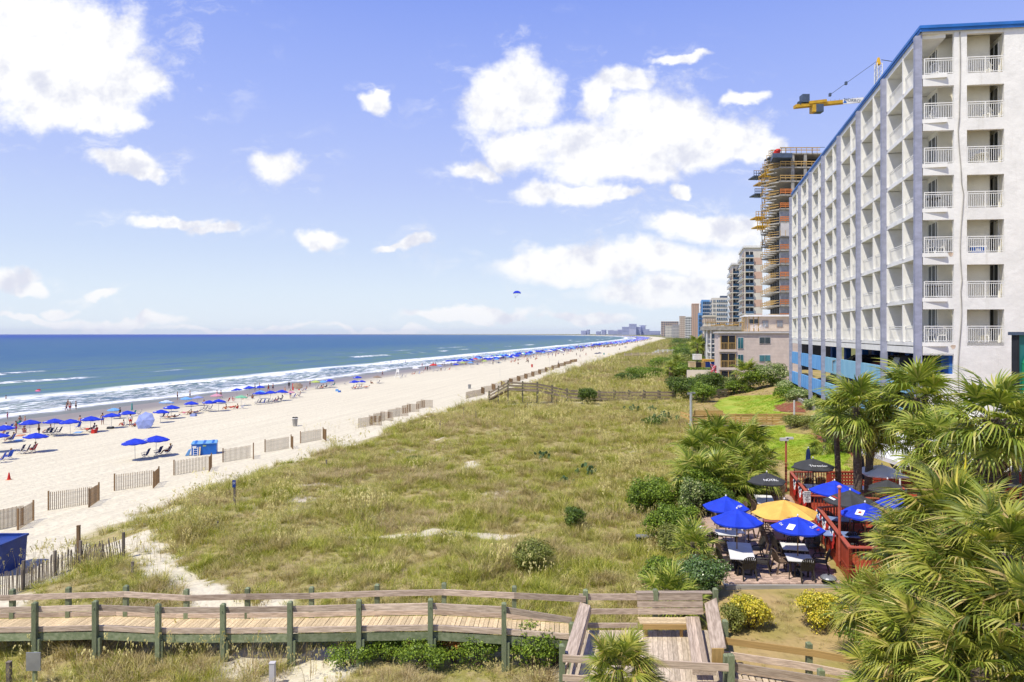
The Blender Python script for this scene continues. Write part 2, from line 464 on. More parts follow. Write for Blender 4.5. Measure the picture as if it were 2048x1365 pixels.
M['hazeblue'] = mat('haze_tinted_blue_grey_wall', (0.36, 0.40, 0.62), 0.9, 0.06, .01)  # air haze mixed into the wall colours of the distant skyline
M['hazelight'] = mat('haze_tinted_pale_wall', (0.50, 0.52, 0.70), 0.9, 0.06, .01)
M['wtxt'] = mat('white_lettering', (0.82, 0.82, 0.82), 0.6, 0.0)
M['ktxt'] = mat('dark_lettering', (0.04, 0.05, 0.08), 0.6, 0.0)
M['rtxt'] = mat('red_lettering', (0.6, 0.05, 0.06), 0.6, 0.0)
# foliage
M['frond'] = leafmat('palm_frond_leaf', [(0, (0.10, 0.15, 0.02)), (0.4, (0.23, 0.30, 0.04)), (0.8, (0.42, 0.45, 0.08)), (1, (0.50, 0.46, 0.14))], 0.28, 0.38)
M['frondn'] = leafmat('yellowish_palm_frond', [(0, (0.07, 0.10, 0.015)), (0.35, (0.22, 0.26, 0.035)), (0.75, (0.42, 0.42, 0.07)), (0.9, (0.56, 0.48, 0.14)), (1, (0.52, 0.36, 0.16))], 0.3, 0.4)  # foreground palm leaf colours, from dark green through yellow to brown
M['fronddead'] = leafmat('dead_palm_frond', [(0, (0.16, 0.10, 0.05)), (0.6, (0.34, 0.25, 0.13)), (1, (0.5, 0.42, 0.26))], 0.15, 0.7)
M['leafd'] = leafmat('dark_shrub_leaf', [(0, (0.04, 0.075, 0.012)), (0.6, (0.10, 0.16, 0.022)), (1, (0.20, 0.28, 0.04))])
M['leafm'] = leafmat('mid_green_leaf', [(0, (0.07, 0.12, 0.012)), (0.6, (0.17, 0.26, 0.025)), (1, (0.34, 0.44, 0.05))])
M['leafo'] = leafmat('olive_leaf', [(0, (0.11, 0.13, 0.025)), (0.6, (0.22, 0.25, 0.05)), (1, (0.38, 0.38, 0.12))])
M['leafg'] = leafmat('glossy_leaf', [(0, (0.05, 0.10, 0.02)), (0.6, (0.13, 0.21, 0.05)), (0.9, (0.16, 0.25, 0.10)), (1, (0.45, 0.50, 0.35))], 0.1, 0.25)
M['leafy'] = leafmat('golden_leaf', [(0, (0.12, 0.17, 0.02)), (0.3, (0.45, 0.42, 0.03)), (0.7, (0.75, 0.62, 0.05)), (1, (0.85, 0.74, 0.18))], 0.2)
M['leafv'] = leafmat('variegated_leaf', [(0, (0.05, 0.10, 0.02)), (0.4, (0.17, 0.25, 0.05)), (0.8, (0.42, 0.46, 0.18)), (1, (0.60, 0.62, 0.36))], 0.2)
M['grass'] = leafmat('dune_grass_blade', [(0, (0.16, 0.20, 0.02)), (0.5, (0.33, 0.36, 0.04)), (0.8, (0.52, 0.49, 0.08)), (1, (0.68, 0.60, 0.22))], 0.3, 0.5, 0.62,
                     [(0, (0.21, 0.19, 0.04)), (0.4, (0.41, 0.33, 0.14)), (0.8, (0.56, 0.46, 0.24)), (1, (0.62, 0.52, 0.24))])
M['seed'] = leafmat('sea_oat_seed_head', [(0, (0.55, 0.46, 0.18)), (1, (0.80, 0.72, 0.34))], 0.3)
M['lawnb'] = leafmat('lawn_blade', [(0, (0.16, 0.30, 0.015)), (0.5, (0.28, 0.46, 0.025)), (1, (0.44, 0.56, 0.04))], 0.3, 0.5, 0.22,
                     [(0, (0.32, 0.36, 0.04)), (0.5, (0.46, 0.48, 0.06)), (1, (0.56, 0.50, 0.14))])
M['oran'] = leafmat('rusty_leaf', [(0, (0.30, 0.07, 0.02)), (0.6, (0.45, 0.16, 0.04)), (1, (0.5, 0.3, 0.06))])
def vn(x, y, s, seed=0):                       # cheap value noise on numpy arrays
    x = x * s + seed * 17.3; y = y * s + seed * 9.1
    xi, yi = np.floor(x), np.floor(y); xf, yf = x - xi, y - yi
    h = lambda a, b: np.modf(np.abs(np.sin(a * 127.1 + b * 311.7 + seed) * 43758.5453))[0]
    u, v = xf * xf * (3 - 2 * xf), yf * yf * (3 - 2 * yf)
    return (h(xi, yi) * (1 - u) + h(xi + 1, yi) * u) * (1 - v) + (h(xi, yi + 1) * (1 - u) + h(xi + 1, yi + 1) * u) * v
pthA, pthB = G(680, 1073), G(1010, 1077)
sp = [G(285, 1090), G(330, 1140), G(400, 1175), G(500, 1240)]
def segd(x, y, a, b):
    ax, ay, bx_, by_ = a.x, a.y, b.x, b.y; t_ = np.clip(((x - ax) * (bx_ - ax) + (y - ay) * (by_ - ay)) / ((bx_ - ax) ** 2 + (by_ - ay) ** 2), 0, 1)
    return np.hypot(x - ax - t_ * (bx_ - ax), y - ay - t_ * (by_ - ay))
SPOTS = [(G(940, 932), .7), (G(640, 1345), .9), (G(480, 1335), .6), (G(540, 1222), .8), (G(880, 880), .4), (G(1310, 742), 2.0), (G(330, 1030), .9), (G(265, 1080), 1.0)]
def sandy(X, Y):
    """0..1 how bare the dune is: foot paths and blown out spots"""
    j_ = .65 + .7 * vn(X, Y, 1.7, 9)
    s_ = np.zeros_like(X)
    for a_, b_, w_ in ((pthA, pthB, .38), (sp[0], sp[1], .9), (sp[1], sp[2], .65), (sp[2], sp[3], .75)):
        s_ = np.maximum(s_, np.clip((w_ * j_ - segd(X, Y, a_, b_)) / .35 + .5, 0, 1))
    e_ = -34.5 + np.interp(Y, [20, 31, 35, 39, 60], [7.5, 7.0, 3.5, 0, 0]) + (vn(X, Y, .5, 4) - .5) * 4
    s_ = np.maximum(s_, np.clip((e_ - aof(X, Y)) / 1.5 + .5, 0, 1))
    for p_, r_ in SPOTS: s_ = np.maximum(s_, np.clip((r_ * j_ - np.hypot(X - p_.x, (Y - p_.y) * .6)) / .4 + .5, 0, 1))
    return s_
# ================================================================== GROUND, SEA, LAWNS
def sheet(name, avals, yvals, zf, m, attr=True):
    A, Yg = np.meshgrid(np.array(avals, float), np.array(yvals, float))
    X = A + K * Yg + bend(Yg)
    Z = zf(X, Yg, A)
    v = np.stack([X, Yg, Z], -1).reshape(-1, 3)
    na, ny = len(avals), len(yvals)
    i = np.arange(ny - 1)[:, None] * na + np.arange(na - 1)[None, :]
    f = np.stack([i, i + 1, i + na + 1, i + na], -1).reshape(-1, 4)
    me = mesh_np(name, v, f)
    at = me.attributes.new('ca', 'FLOAT', 'POINT'); at.data.foreach_set('value', A.ravel().astype(np.float32))
    me.polygons.foreach_set('use_smooth', [True] * len(me.polygons))
    o = link(name, me, m); o['kind'] = 'structure'
    return o
def ar(*segs):
    out = []
    for a, b, s in segs: out += list(np.arange(a, b, s))
    return out
ya_ = ar((-60, 10, 10), (10, 60, .6), (60, 140, 1.2), (140, 400, 5), (400, 1200, 25), (1200, 9000, 150)) + [12000, 16000]
aa_ = ar((-400, -160, 40), (-160, -112, 4), (-112, -46, 2), (-46, 14, .6), (14, 40, 3), (40, 200, 20), (200, 1000, 200), (1000, 6000, 1000))

gm = bpy.data.materials.new('sand_and_dune_soil'); gm.use_nodes = True
t = NT(gm.node_tree); t.n.clear()
b = t.node('ShaderNodeBsdfPrincipled'); o = t.node('ShaderNodeOutputMaterial'); t.l.new(b.outputs[0], o.inputs[0])
ge = t.node('ShaderNodeNewGeometry'); pos = ge.outputs['Position']
ca = t.node('ShaderNodeAttribute', attribute_name='ca').outputs['Fac']
px = t.sep(pos)
nA = t.noise(pos, 0.45, 5, 0.6); nB = t.noise(pos, 3.2, 6, 0.65); nC = t.noise(pos, 0.06, 4, 0.6)
along = t.comb(t.m('MULTIPLY', ca, 1.3), t.m('MULTIPLY', px[1], 0.035), 0)
nT = t.noise(along, 1.0, 4, 0.6)
sand = t.mix(t.smooth(nT, 0.35, 0.65), (0.60, 0.545, 0.405), (0.69, 0.63, 0.47))
sand = t.mix(t.m('MULTIPLY', t.smooth(nB, 0.42, 0.62), 0.6), sand, (0.51, 0.46, 0.34))
wet = t.smooth(t.m('ADD', ca, t.m('MULTIPLY', t.m('SUBTRACT', nT, 0.5), 14)), -84, -101)
sand = t.mix(wet, sand, (0.235, 0.20, 0.175))
soil = t.mix(t.smooth(nA, 0.38, 0.62), (0.36, 0.29, 0.13), (0.25, 0.24, 0.06))
soil = t.mix(t.smooth(nB, 0.45, 0.8), soil, (0.46, 0.37, 0.22))
patch = t.smooth(t.m('ADD', t.m('MULTIPLY', nA, 0.6), t.m('MULTIPLY', nC, 0.5)), 0.60, 0.72)
soil = t.mix(patch, soil, (0.56, 0.49, 0.40))
far = t.smooth(px[1], 110, 260)
gcol = t.mix(t.smooth(nC, 0.4, 0.6), (0.155, 0.16, 0.04), (0.23, 0.20, 0.075))
gcol = t.mix(t.smooth(nB, 0.4, 0.7), gcol, (0.10, 0.125, 0.03))
soil = t.mix(far, soil, gcol)
edge = t.m('ADD', ca, t.m('MULTIPLY', t.m('SUBTRACT', nA, 0.5), 9))
veg = t.smooth(edge, -36.5, -32)
dry = t.smooth(ca, -2, 2)
dryc = t.mix(t.smooth(nA, 0.4, 0.62), (0.40, 0.29, 0.13), (0.30, 0.25, 0.08))
soil = t.mix(t.m('MULTIPLY', dry, t.m('SUBTRACT', 1.0, far)), soil, dryc)
colr = t.mix(t.m('MULTIPLY', veg, t.m('SUBTRACT', 1.0, t.smooth(t.node('ShaderNodeAttribute', attribute_name='bare').outputs['Fac'], 0.2, 0.6))), sand, soil)
t.l.new(colr, b.inputs['Base Color'])
t.l.new(t.m('SUBTRACT', 0.92, t.m('MULTIPLY', wet, 0.45)), b.inputs['Roughness'])
b.inputs['Specular IOR Level'].default_value = 0.2
bm = t.node('ShaderNodeBump'); bm.inputs['Distance'].default_value = 0.18
t.l.new(t.m('MULTIPLY', t.m('SUBTRACT', 1.0, wet), 0.75), bm.inputs['Strength'])
t.l.new(t.m('ADD', t.noise(pos, 2.2, 3, 0.55), t.m('MULTIPLY', t.noise(along, 2.2, 3), 0.25)), bm.inputs['Height'])
t.l.new(bm.outputs[0], b.inputs['Normal'])
ground = sheet('ground', aa_, ya_, lambda X, Y, A: zt(X, Y), gm)
_c = np.empty(len(ground.data.vertices) * 3, np.float32); ground.data.vertices.foreach_get('co', _c); _c = _c.reshape(-1, 3)
_a = ground.data.attributes.new('bare', 'FLOAT', 'POINT'); _a.data.foreach_set('value', sandy(_c[:, 0].astype(float), _c[:, 1].astype(float)).astype(np.float32))

# ---- sea
sm = bpy.data.materials.new('sea_water'); sm.use_nodes = True
t = NT(sm.node_tree); t.n.clear()
b = t.node('ShaderNodeBsdfPrincipled'); o = t.node('ShaderNodeOutputMaterial'); t.l.new(b.outputs[0], o.inputs[0])
ge = t.node('ShaderNodeNewGeometry'); pos = ge.outputs['Position']
ca = t.node('ShaderNodeAttribute', attribute_name='ca').outputs['Fac']
py_ = t.sep(pos)[1]
off = t.m('MULTIPLY', ca, -1.0)
lo = t.comb(t.m('MULTIPLY', ca, 0.16), t.m('MULTIPLY', py_, 0.035), 0)
wv = t.noise(lo, 1.0, 5, 0.6)
fine = t.noise(t.comb(t.m('MULTIPLY', ca, 0.9), t.m('MULTIPLY', py_, 0.28), 0), 1.0, 7, 0.7)
wob = t.m('MULTIPLY', t.m('SUBTRACT', t.noise(t.comb(0.0, t.m('MULTIPLY', py_, 0.02), 3.0), 1.0, 3), 0.5), 16)
wob2 = t.m('MULTIPLY', t.m('SUBTRACT', t.noise(t.comb(t.m('MULTIPLY', ca, 0.05), t.m('MULTIPLY', py_, 0.07), 7.0), 1.0, 4), 0.5), 7)
s = t.m('ADD', off, t.m('ADD', wob, wob2))
def band(c, lead, trail, gate=None):
    # steep front on the shore side, ragged trail towards the sea
    f = t.m('MULTIPLY', t.smooth(s, c - lead, c), t.smooth(s, c + trail, c + trail * 0.25))
    return f
fz = t.smooth(fine, 0.36, 0.58)
b1 = t.m('MULTIPLY', band(138, 3.0, 15), t.smooth(fine, 0.30, 0.50))
lace = t.m('MULTIPLY', t.m('MULTIPLY', t.smooth(s, 109, 113), t.smooth(s, 141, 134)), t.smooth(t.m('ADD', fine, t.m('MULTIPLY', wv, 0.25)), 0.565, 0.70))
lace = t.m('MULTIPLY', lace, 0.85)
b0 = t.m('MULTIPLY', band(112.5, 2.0, 8), t.smooth(fine, 0.30, 0.52))
gate2 = t.smooth(t.noise(t.comb(0.0, t.m('MULTIPLY', py_, 0.018), 11.0), 1.0, 2), 0.50, 0.58)
b2 = t.m('MULTIPLY', t.m('MULTIPLY', band(190, 2.0, 9), gate2), t.smooth(fine, 0.40, 0.54))
gate3 = t.smooth(t.noise(t.comb(t.m('MULTIPLY', ca, 0.01), t.m('MULTIPLY', py_, 0.012), 15.0), 1.0, 2), 0.56, 0.62)
b3 = t.m('MULTIPLY', t.m('MULTIPLY', band(232, 2.0, 8), gate3), t.smooth(fine, 0.42, 0.56))
caps = t.m('MULTIPLY', t.smooth(t.noise(t.comb(t.m('MULTIPLY', ca, 0.10), t.m('MULTIPLY', py_, 0.05), 0), 1.0, 6, 0.75), 0.69, 0.74), t.smooth(off, 190, 240))
foam = b1
for x in (lace, b0, b2, b3, caps): foam = t.m('MAXIMUM', foam, x)
deep = t.mix(t.smooth(wv, 0.35, 0.65), (0.040, 0.110, 0.235), (0.055, 0.140, 0.23))
deep = t.mix(t.m('MULTIPLY', t.smooth(off, 600, 3500), 1.0), deep, (0.002, 0.048, 0.28))
shal = t.mix(t.smooth(wv, 0.40, 0.62), (0.085, 0.165, 0.24), (0.11, 0.20, 0.16))
wc = t.mix(t.smooth(off, 420, 150), deep, shal)
wc = t.mix(t.smooth(off, 128, 108), wc, (0.20, 0.21, 0.20))
wc = t.mix(foam, wc, (0.86, 0.88, 0.89))
df = t.node('ShaderNodeBsdfDiffuse'); t.l.new(wc, df.inputs[0])
gl = t.node('ShaderNodeBsdfGlossy'); gl.inputs['Roughness'].default_value = 0.28
mxs = t.node('ShaderNodeMixShader'); t.l.new(t.m('MULTIPLY', t.m('SUBTRACT', 1.0, foam), 0.10), mxs.inputs[0])
t.l.new(df.outputs[0], mxs.inputs[1]); t.l.new(gl.outputs[0], mxs.inputs[2]); t.l.new(mxs.outputs[0], o.inputs[0])
t.l.new(wc, b.inputs['Base Color'])
t.l.new(t.m('ADD', 0.35, t.m('MULTIPLY', foam, 0.5)), b.inputs['Roughness'])
b.inputs['IOR'].default_value = 1.33
t.l.new(t.m('SUBTRACT', 0.14, t.m('MULTIPLY', foam, 0.13)), b.inputs['Specular IOR Level'])
bm = t.node('ShaderNodeBump'); bm.inputs['Distance'].default_value = 0.9; bm.inputs['Strength'].default_value = 1.0
chop = t.m('ADD',  t.noise(t.comb(t.m('MULTIPLY', ca, 0.35), t.m('MULTIPLY', py_, 0.12), 0), 1.0, 6, 0.65), t.m('MULTIPLY', foam, 0.3))
t.l.new(chop, bm.inputs['Height']); t.l.new(bm.outputs[0], df.inputs['Normal']); t.l.new(bm.outputs[0], gl.inputs['Normal'])
def seaz(X, Y, A):
    fade = np.interp(A, [-420, -260, -120, -108], [0, 1, 1, 0.0])
    z = 0.16 * np.sin(A * 0.33 + 0.8 * np.sin(Y * 0.021)) * fade
    for c, h, w in ((-140, 0.75, 2.2), (-116, 0.3, 1.6), (-192, 0.8, 3.0), (-234, 0.7, 3.5)):
        cc = c + 3.5 * np.sin(Y * 0.017 + c) + 1.5 * np.sin(Y * 0.06 + c * 2)
        amp = h * (0.75 + 0.25 * np.sin(Y * 0.011 + c))
        z += amp * np.exp(-((A - cc) / w) ** 2)
    return z + 0.02
sya = ar((-60, 20, 10), (20, 700, 3), (700, 2000, 40), (2000, 14000, 500)) + [15000, 16000]
saa = ar((-14000, -4000, 2000), (-4000, -600, 200), (-600, -260, 12), (-260, -96, 1.2)) + [-96, -90]
sea = sheet('sea', saa, sya, seaz, sm)

# ---- lawns (short green sheets draped 3 cm over the soil)
def poly_sheet(name, pts, m, lift=0.03, step=1.0, zc=None, kind='structure', parent=None):
    """pts: world xy polygon, triangulated on a grid of points inside plus the edge"""
    import mathutils
    from mathutils.geometry import delaunay_2d_cdt
    P2 = [Vector((p[0], p[1])) for p in pts]
    n = len(P2); edges = [(i, (i + 1) % n) for i in range(n)]
    xs = [p.x for p in P2]; ys = [p.y for p in P2]
    inner = []
    x = min(xs)
    while x < max(xs):
        y = min(ys)
        while y < max(ys):
            if inside(x, y, pts): inner.append(Vector((x + .01, y + .013)))
            y += step
        x += step
    vo, eo, fo, _, _, _ = delaunay_2d_cdt(P2 + inner, edges, [], 1, 1e-5)
    vs = [(p.x, p.y, (zg(p.x, p.y) if zc is None else zc) + lift) for p in vo]
    mb = MB(); mb.add(vs, [tuple(f) for f in fo])
    o = mb.build(name, m, parent, smooth=True)
    if kind: o['kind'] = kind
    return o
def inside(x, y, poly):
    c = False; n = len(poly); j = n - 1
    for i in range(n):
        xi, yi = poly[i][0], poly[i][1]; xj, yj = poly[j][0], poly[j][1]
        if (yi > y) != (yj > y) and x < (xj - xi) * (y - yi) / (yj - yi) + xi: c = not c
        j = i
    return c
lawnm = mat('mown_lawn_turf', (0.24, 0.36, 0.025), 0.9, 0.2, 0.35, col2=(0.38, 0.40, 0.06), bump=0.6, bscale=14)
def gp(*pts): return [tuple(G(x, y)[:2]) for x, y in pts]
LAWN1 = gp((1440, 800), (1462, 793), (1530, 791), (1600, 792), (1568, 806), (1545, 822), (1590, 829), (1450, 829), (1428, 812))
LAWN2 = gp((1478, 853), (1570, 852), (1572, 866), (1628, 872), (1650, 900), (1705, 908), (1705, 943), (1580, 942), (1575, 925), (1520, 905), (1490, 880))
lawn = poly_sheet('lawn', LAWN1, lawnm, 0.03, 2.0)
lawn2 = poly_sheet('lawn', LAWN2, lawnm, 0.03, 1.5)
# worn mulch beds beside the hedges
for pts in (((1545, 812), (1600, 803), (1612, 826), (1560, 824)), ((1690, 905), (1722, 900), (1722, 945), (1700, 945)), ((1620, 868), (1665, 880), (1700, 905), (1655, 902))):
    poly_sheet('mulch_bed', gp(*pts), M['mulch'], 0.05, 1.5)
# hotel forecourt slab behind the low curb
def cw(a, Y): return (a + K * Y, Y)
poly_sheet('pavement', [cw(14.2, 45), cw(40, 45), cw(40, 104), cw(14.2, 104)], M['concrete'], 0.02, 6, zc=6.2)
# ================================================================== HOTEL (white, seven balcony floors over a parking deck)
AH = 14.56
HU = Vector((K, 1, 0)).normalized()          # along the sea side, away from the camera
HD = Vector((0.9935, -0.1137, 0)).normalized()   # along the front, to the right
HC = Vector((AH + K * 41.5, 41.5, 0))
BAY = 7.01 * math.sqrt(1 + K * K)             # metres along HU
NB = 7
Z0, FH, Z7 = 13.48, 2.71, 32.45
hotel = thing('hotel_building', 'tall white balcony hotel with blue roof edge and parking levels below', 'building', (HC.x, HC.y, 6.2))
HIN = Vector((HU.y, -HU.x, 0))               # inland, square to the sea side
def hp(u, w, z): q = HC + HU * u + HIN * w; return (q.x, q.y, z)
def hq(u, t_, z): q = HC + HU * u + HD * t_; return (q.x, q.y, z)
def hbox(mb, u0, u1, w0, w1, z0, z1, fn=hp):
    return mb.hexa([fn(u0, w0, z0), fn(u0, w1, z0), fn(u1, w1, z0), fn(u1, w0, z0), fn(u0, w0, z1), fn(u0, w1, z1), fn(u1, w1, z1), fn(u1, w0, z1)])
L = BAY * NB
DB = 1.35                                    # balcony depth
# core body behind the sea side balconies
m = MB(); hbox(m, 1.6, L, DB, 4.2, Z0 - 0.3, Z7 - 0.02); m.build('wall', M['cream'], hotel, world=True)
# roof slab with blue trim
m = MB(); m.hexa([hp(-.05, -.12, Z7), hq(-.12, 14, Z7), hp(L, 16, Z7), hp(L, -.12, Z7), hp(-.05, -.12, Z7 + .12), hq(-.12, 14, Z7 + .12), hp(L, 16, Z7 + .12), hp(L, -.12, Z7 + .12)])
m.build('roof', M['concrete'], hotel, world=True)
for z0, z1, o_ in ((Z7 - .14, Z7 + .04, .16), (Z7 + .04, Z7 + .22, .22)):
    m = MB(); hbox(m, -.2, L, -o_, -.125, z0, z1); m.build('roof_trim', M['bluetrim'], hotel, world=True)
    m = MB(); hbox(m, -o_, -.125, -.2, 14, z0, z1, hq); m.build('roof_trim', M['bluetrim'], hotel, world=True)
m = MB(); hbox(m, 0.3, L, -.08, DB, Z7 - .45, Z7 - .03); m.build('roof_beam', M['white'], hotel, world=True)
# pillars
for i in range(NB + 1):
    u = i * BAY
    m = MB(); hbox(m, u - .02, u + .34, -.40, -.02, 4.2, Z7 - .3); m.build('pillar', M['lilac'], hotel, world=True)
# floor slabs, partitions, railings on the sea side
def rail_mesh(length, h=1.0, step=.115, solid=False, mid=True):
    mb = MB()
    mb.box(0, length, -.025, .025, h - .05, h)
    mb.box(0, length, -.02, .02, h - .17, h - .13)
    mb.box(0, length, -.02, .02, .06, .10)
    x = step
    while x < length - .02:
        mb.box(x - .011, x + .011, -.011, .011, .10, h - .17); x += step
    for x in ([0.025, length / 2, length - .025] if mid else [.025, length - .025]): mb.box(x - .025, x + .025, -.026, .026, 0, h)
    return mb.mesh('railing')
def side_rail_mesh(length):
    # closely spaced flat pickets read as a panel from the side
    mb = MB()
    mb.box(0, length, -.025, .025, .98, 1.03); mb.box(0, length, -.02, .02, .86, .90); mb.box(0, length, -.02, .02, .05, .09)
    x = .05
    while x < length:
        mb.box(x - .013, x + .013, -.004, .004, .09, .86); x += .09
    for x in (0.03, length - .03): mb.box(x - .03, x + .03, -.026, .026, 0, .98)
    return mb.mesh('railing')
HALF = BAY / 2
rs = side_rail_mesh(HALF - .28); rs.materials.append(M['white'])
ang = math.atan2(HU.y, HU.x)
O0 = world_of(hotel)
slab = None
def rel(p): return Vector(p) - O0
part_me = None
for k in range(7):
    z = Z0 + FH * k
    for j in range(NB * 2):
        u0 = j * HALF
        m = MB(); hbox(m, u0 + .002, u0 + HALF, -.06, DB - .002, z - .24, z)
        hbox(m, u0 + HALF - .18, u0 + HALF - .002, -.10, DB - .002, z + .002, z + FH - .302)   # dividing wall
        b_ = m.build('balcony', M['white'], hotel, world=True)
        r = link('railing', rs, None, b_, rel(hp(u0 + (.0 if j else .35), .04, z)) - b_.location, (0, 0, ang))
        if j == 0: r.scale = (.93, 1, 1)
        if k == 6 or j >= 8 or True:
            # sliding door in the back wall
            m = MB(); hbox(m, u0 + 1.0 if j else 1.75, u0 + (2.9 if j else 3.3), DB - .03, DB - .004, z + .01, z + 2.1)
            dd_ = m.build('door', M['glass'], b_, world=True)
for k in (2,): pass
# front wall, built round the balcony openings
TA0, TA1, TB0, TB1, TR = 0.02, 1.80, 2.53, 4.62, 14.0
def fw(name, u0, u1, t0, t1, z0, z1, m_=None, par=None):
    mb = MB(); hbox(mb, u0, u1, t0, t1, z0, z1, hq); return mb.build(name, M[m_ or 'stucco'], par or hotel, world=True)
fw('front_wall', 0, .25, TA1, TB0, 4.2, Z7 - .03)
fw('front_wall', 0, .25, TB1, TR, 4.2, Z7 - .03)
fw('front_wall', .02, .25, TA0, TA1, Z0 + 7 * FH - .22, Z7 - .03)
fw('front_wall', .02, .25, TB0, TB1, Z0 + 7 * FH - .32, Z7 - .03)
fw('front_wall', .0, .25, TB0, TB1, 4.2, Z0 - .002)
fw('front_wall', 8.0, 8.3, TB1, TR, 4.2, Z7 - .05)
# garage corner opening
fw('front_wall', .02, .25, TA0, TA1, Z0 - .78, Z0 - .31)
fw('front_wall', .02, .25, .4, TA1, 4.2, 11.55)
fw('opening_lining', .252, 1.6, 1.62, TA1, 11.55, 12.7, 'bluewall')
rfa = rail_mesh(TA1 - .12, 1.0, .14, mid=False); rfb = rail_mesh(TB1 - TB0 - .04, 1.0, .125); rfa.materials.append(M['white']); rfb.materials.append(M['white'])
fang = math.atan2(HD.y, HD.x)
for k in range(7):
    z = Z0 + FH * k; zt_ = z + FH
    # column A (corner)
    fb = fw('balcony', .0, .30, .03, TA1, z - .70, z, 'white')
    fw('balcony_floor', .302, 1.6, .0, TA1, z - .18, z - .002, 'white', fb)
    rr = link('railing', rfa, None, fb, rel(hq(.05, .10, z)) - fb.location, (0, 0, fang))
    fw('back_wall', 1.5, 1.7, DB, TB0 + 1, z, zt_ - .3, 'cream', fb)
    fw('door_frame', 1.60, 1.66, DB - .3, DB + .5, z, z + .01, 'white', fb)
    # column B (recess)
    fb = fw('balcony', .252, 1.9, TB0 - .3, TB1 + .3, z - .32, z - .002, 'ceil')
    fw('spandrel', .0, .25, TB0, TB1, z - .72 if k else z - .2, z - .001, 'stucco', fb)
    fw('back_wall', 1.9, 2.1, TB0 - .3, TB1 + .5, z, zt_ - .32, 'cream', fb)
    fw('side_wall', .252, 1.9, TB0 - .32, TB0 - .12, z, zt_ - .32, 'cream', fb)
    fw('side_wall', .252, 1.9, TB1 + .02, TB1 + .22, z, zt_ - .32, 'cream', fb)
    dr = fw('door', .75, 1.85, TB1 - .03, TB1 + .018, z + .02, z + 2.05, 'glass', fb)
    for u0, u1 in ((.68, .75), (1.27, 1.33), (1.85, 1.899)):
        mm = MB(); hbox(mm, u0, u1, TB1 - .05, TB1 + .017, z, z + 2.1, hq); mm.build('door_frame', M['white'], fb, world=True)
    mm = MB()
    for i_ in range(5): hbox(mm, .80 + .20 * (i_ % 3) * (k % 2) + .10 * i_, .86 + .20 * (i_ % 3) * (k % 2) + .10 * i_, TB1 - .045, TB1 - .032, z + .05, z + 2.0, hq)
    if k in (0, 2, 3, 5): mm.build('curtain', M['ceil'], dr, world=True)
    rr = link('railing', rfb, None, fb, rel(hq(.05, TB0 + .02, z)) - fb.location, (0, 0, fang))
    # column A: door in the sea-facing core wall, seen through the corner
    mm = MB(); hbox(mm, 1.9, 3.1, DB - .05, DB - .01, z + .02, z + 2.1); dA = mm.build('door', M['glass'], fb, world=True)
    for u0, u1 in ((1.83, 1.9), (2.46, 2.54), (3.1, 3.17)):
        mm = MB(); hbox(mm, u0, u1, DB - .06, DB - .005, z, z + 2.15); mm.build('door_frame', M['white'], dA, world=True)
# wavy conduit down the front
m = MB(); pts = []
for i in range(40):
    z = Z7 - .2 - i * (Z7 - 7) / 39
    pts.append(hq(-.04, 2.12 + .10 * math.sin(i * .55) * (1 if i > 8 else .3) + (.12 if 14 < i < 24 else 0), z))
m.path(pts, .03, 5); m.build('conduit', M['concrete'], hotel, world=True)
# water stains / broken stucco patches with exposed lath
for (t_, z) in ((1.75, 13.3), (1.62, 18.9)):
    m = MB(); n = 9
    ring = [hq(-.012, t_ + .13 * math.cos(q) * (1 + .4 * math.sin(3 * q)), z - .1 + .16 * math.sin(q) * (1 + .3 * math.cos(2 * q))) for q in [2 * math.pi * i / n for i in range(n)]]
    ring2 = [hq(.03, t_ + .13 * math.cos(q) * (1 + .4 * math.sin(3 * q)), z - .1 + .16 * math.sin(q) * (1 + .3 * math.cos(2 * q))) for q in [2 * math.pi * i / n for i in range(n)]]
    m.add(ring + ring2, [tuple(range(n))[::-1]] + [(i, (i + 1) % n, n + (i + 1) % n, n + i) for i in range(n)])
    m.build('broken_stucco', M['wood'], hotel, world=True)
# parking deck: parapets, slabs, beams, blue columns
m = MB(); hbox(m, .3, L, -.06, .3, Z0 - .72, Z0 - .302); m.build('garage_beam', M['white'], hotel, world=True)
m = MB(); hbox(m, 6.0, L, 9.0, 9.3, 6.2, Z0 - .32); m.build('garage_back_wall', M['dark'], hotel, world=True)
m = MB(); hbox(m, 2.2, L, .32, 8.9, Z0 - .75, Z0 - .31); m.build('garage_ceiling', M['ceil'], hotel, world=True)
for zt2, nm in ((11.65, 0), (9.05, 1)):
    m = MB(); hbox(m, 2.2, L, .15, 8.9, zt2 - 1.35, zt2 - 1.10); m.build('parking_slab', M['concrete'], hotel, world=True)
    for i in range(NB):
        u0 = i * BAY + .34
        m = MB(); hbox(m, u0 if i else .42, (i + 1) * BAY - .02, -.10, .12, zt2 - 1.5, zt2)
        m.build('parapet', M['aquapar' if i < 4 else 'bluepar'], hotel, world=True)
for i in range(1, NB):
    for j, w in enumerate((3.4, 6.6)):
        m = MB(); hbox(m, i * BAY - .2 + 1.5 * j, i * BAY + .9 + 1.5 * j, w, w + .5, 6.2, Z0 - .76); m.build('garage_column', M['bluewall'], hotel, world=True)
# downlight pipe on parapet
m = MB(); m.path([hp(BAY * 3.45, -.14, 10.4), hp(BAY * 3.45, -.14, 11.4), hp(BAY * 3.3, -.14, 11.5)], .05, 6); m.build('drain_pipe', M['metal'], hotel, world=True)
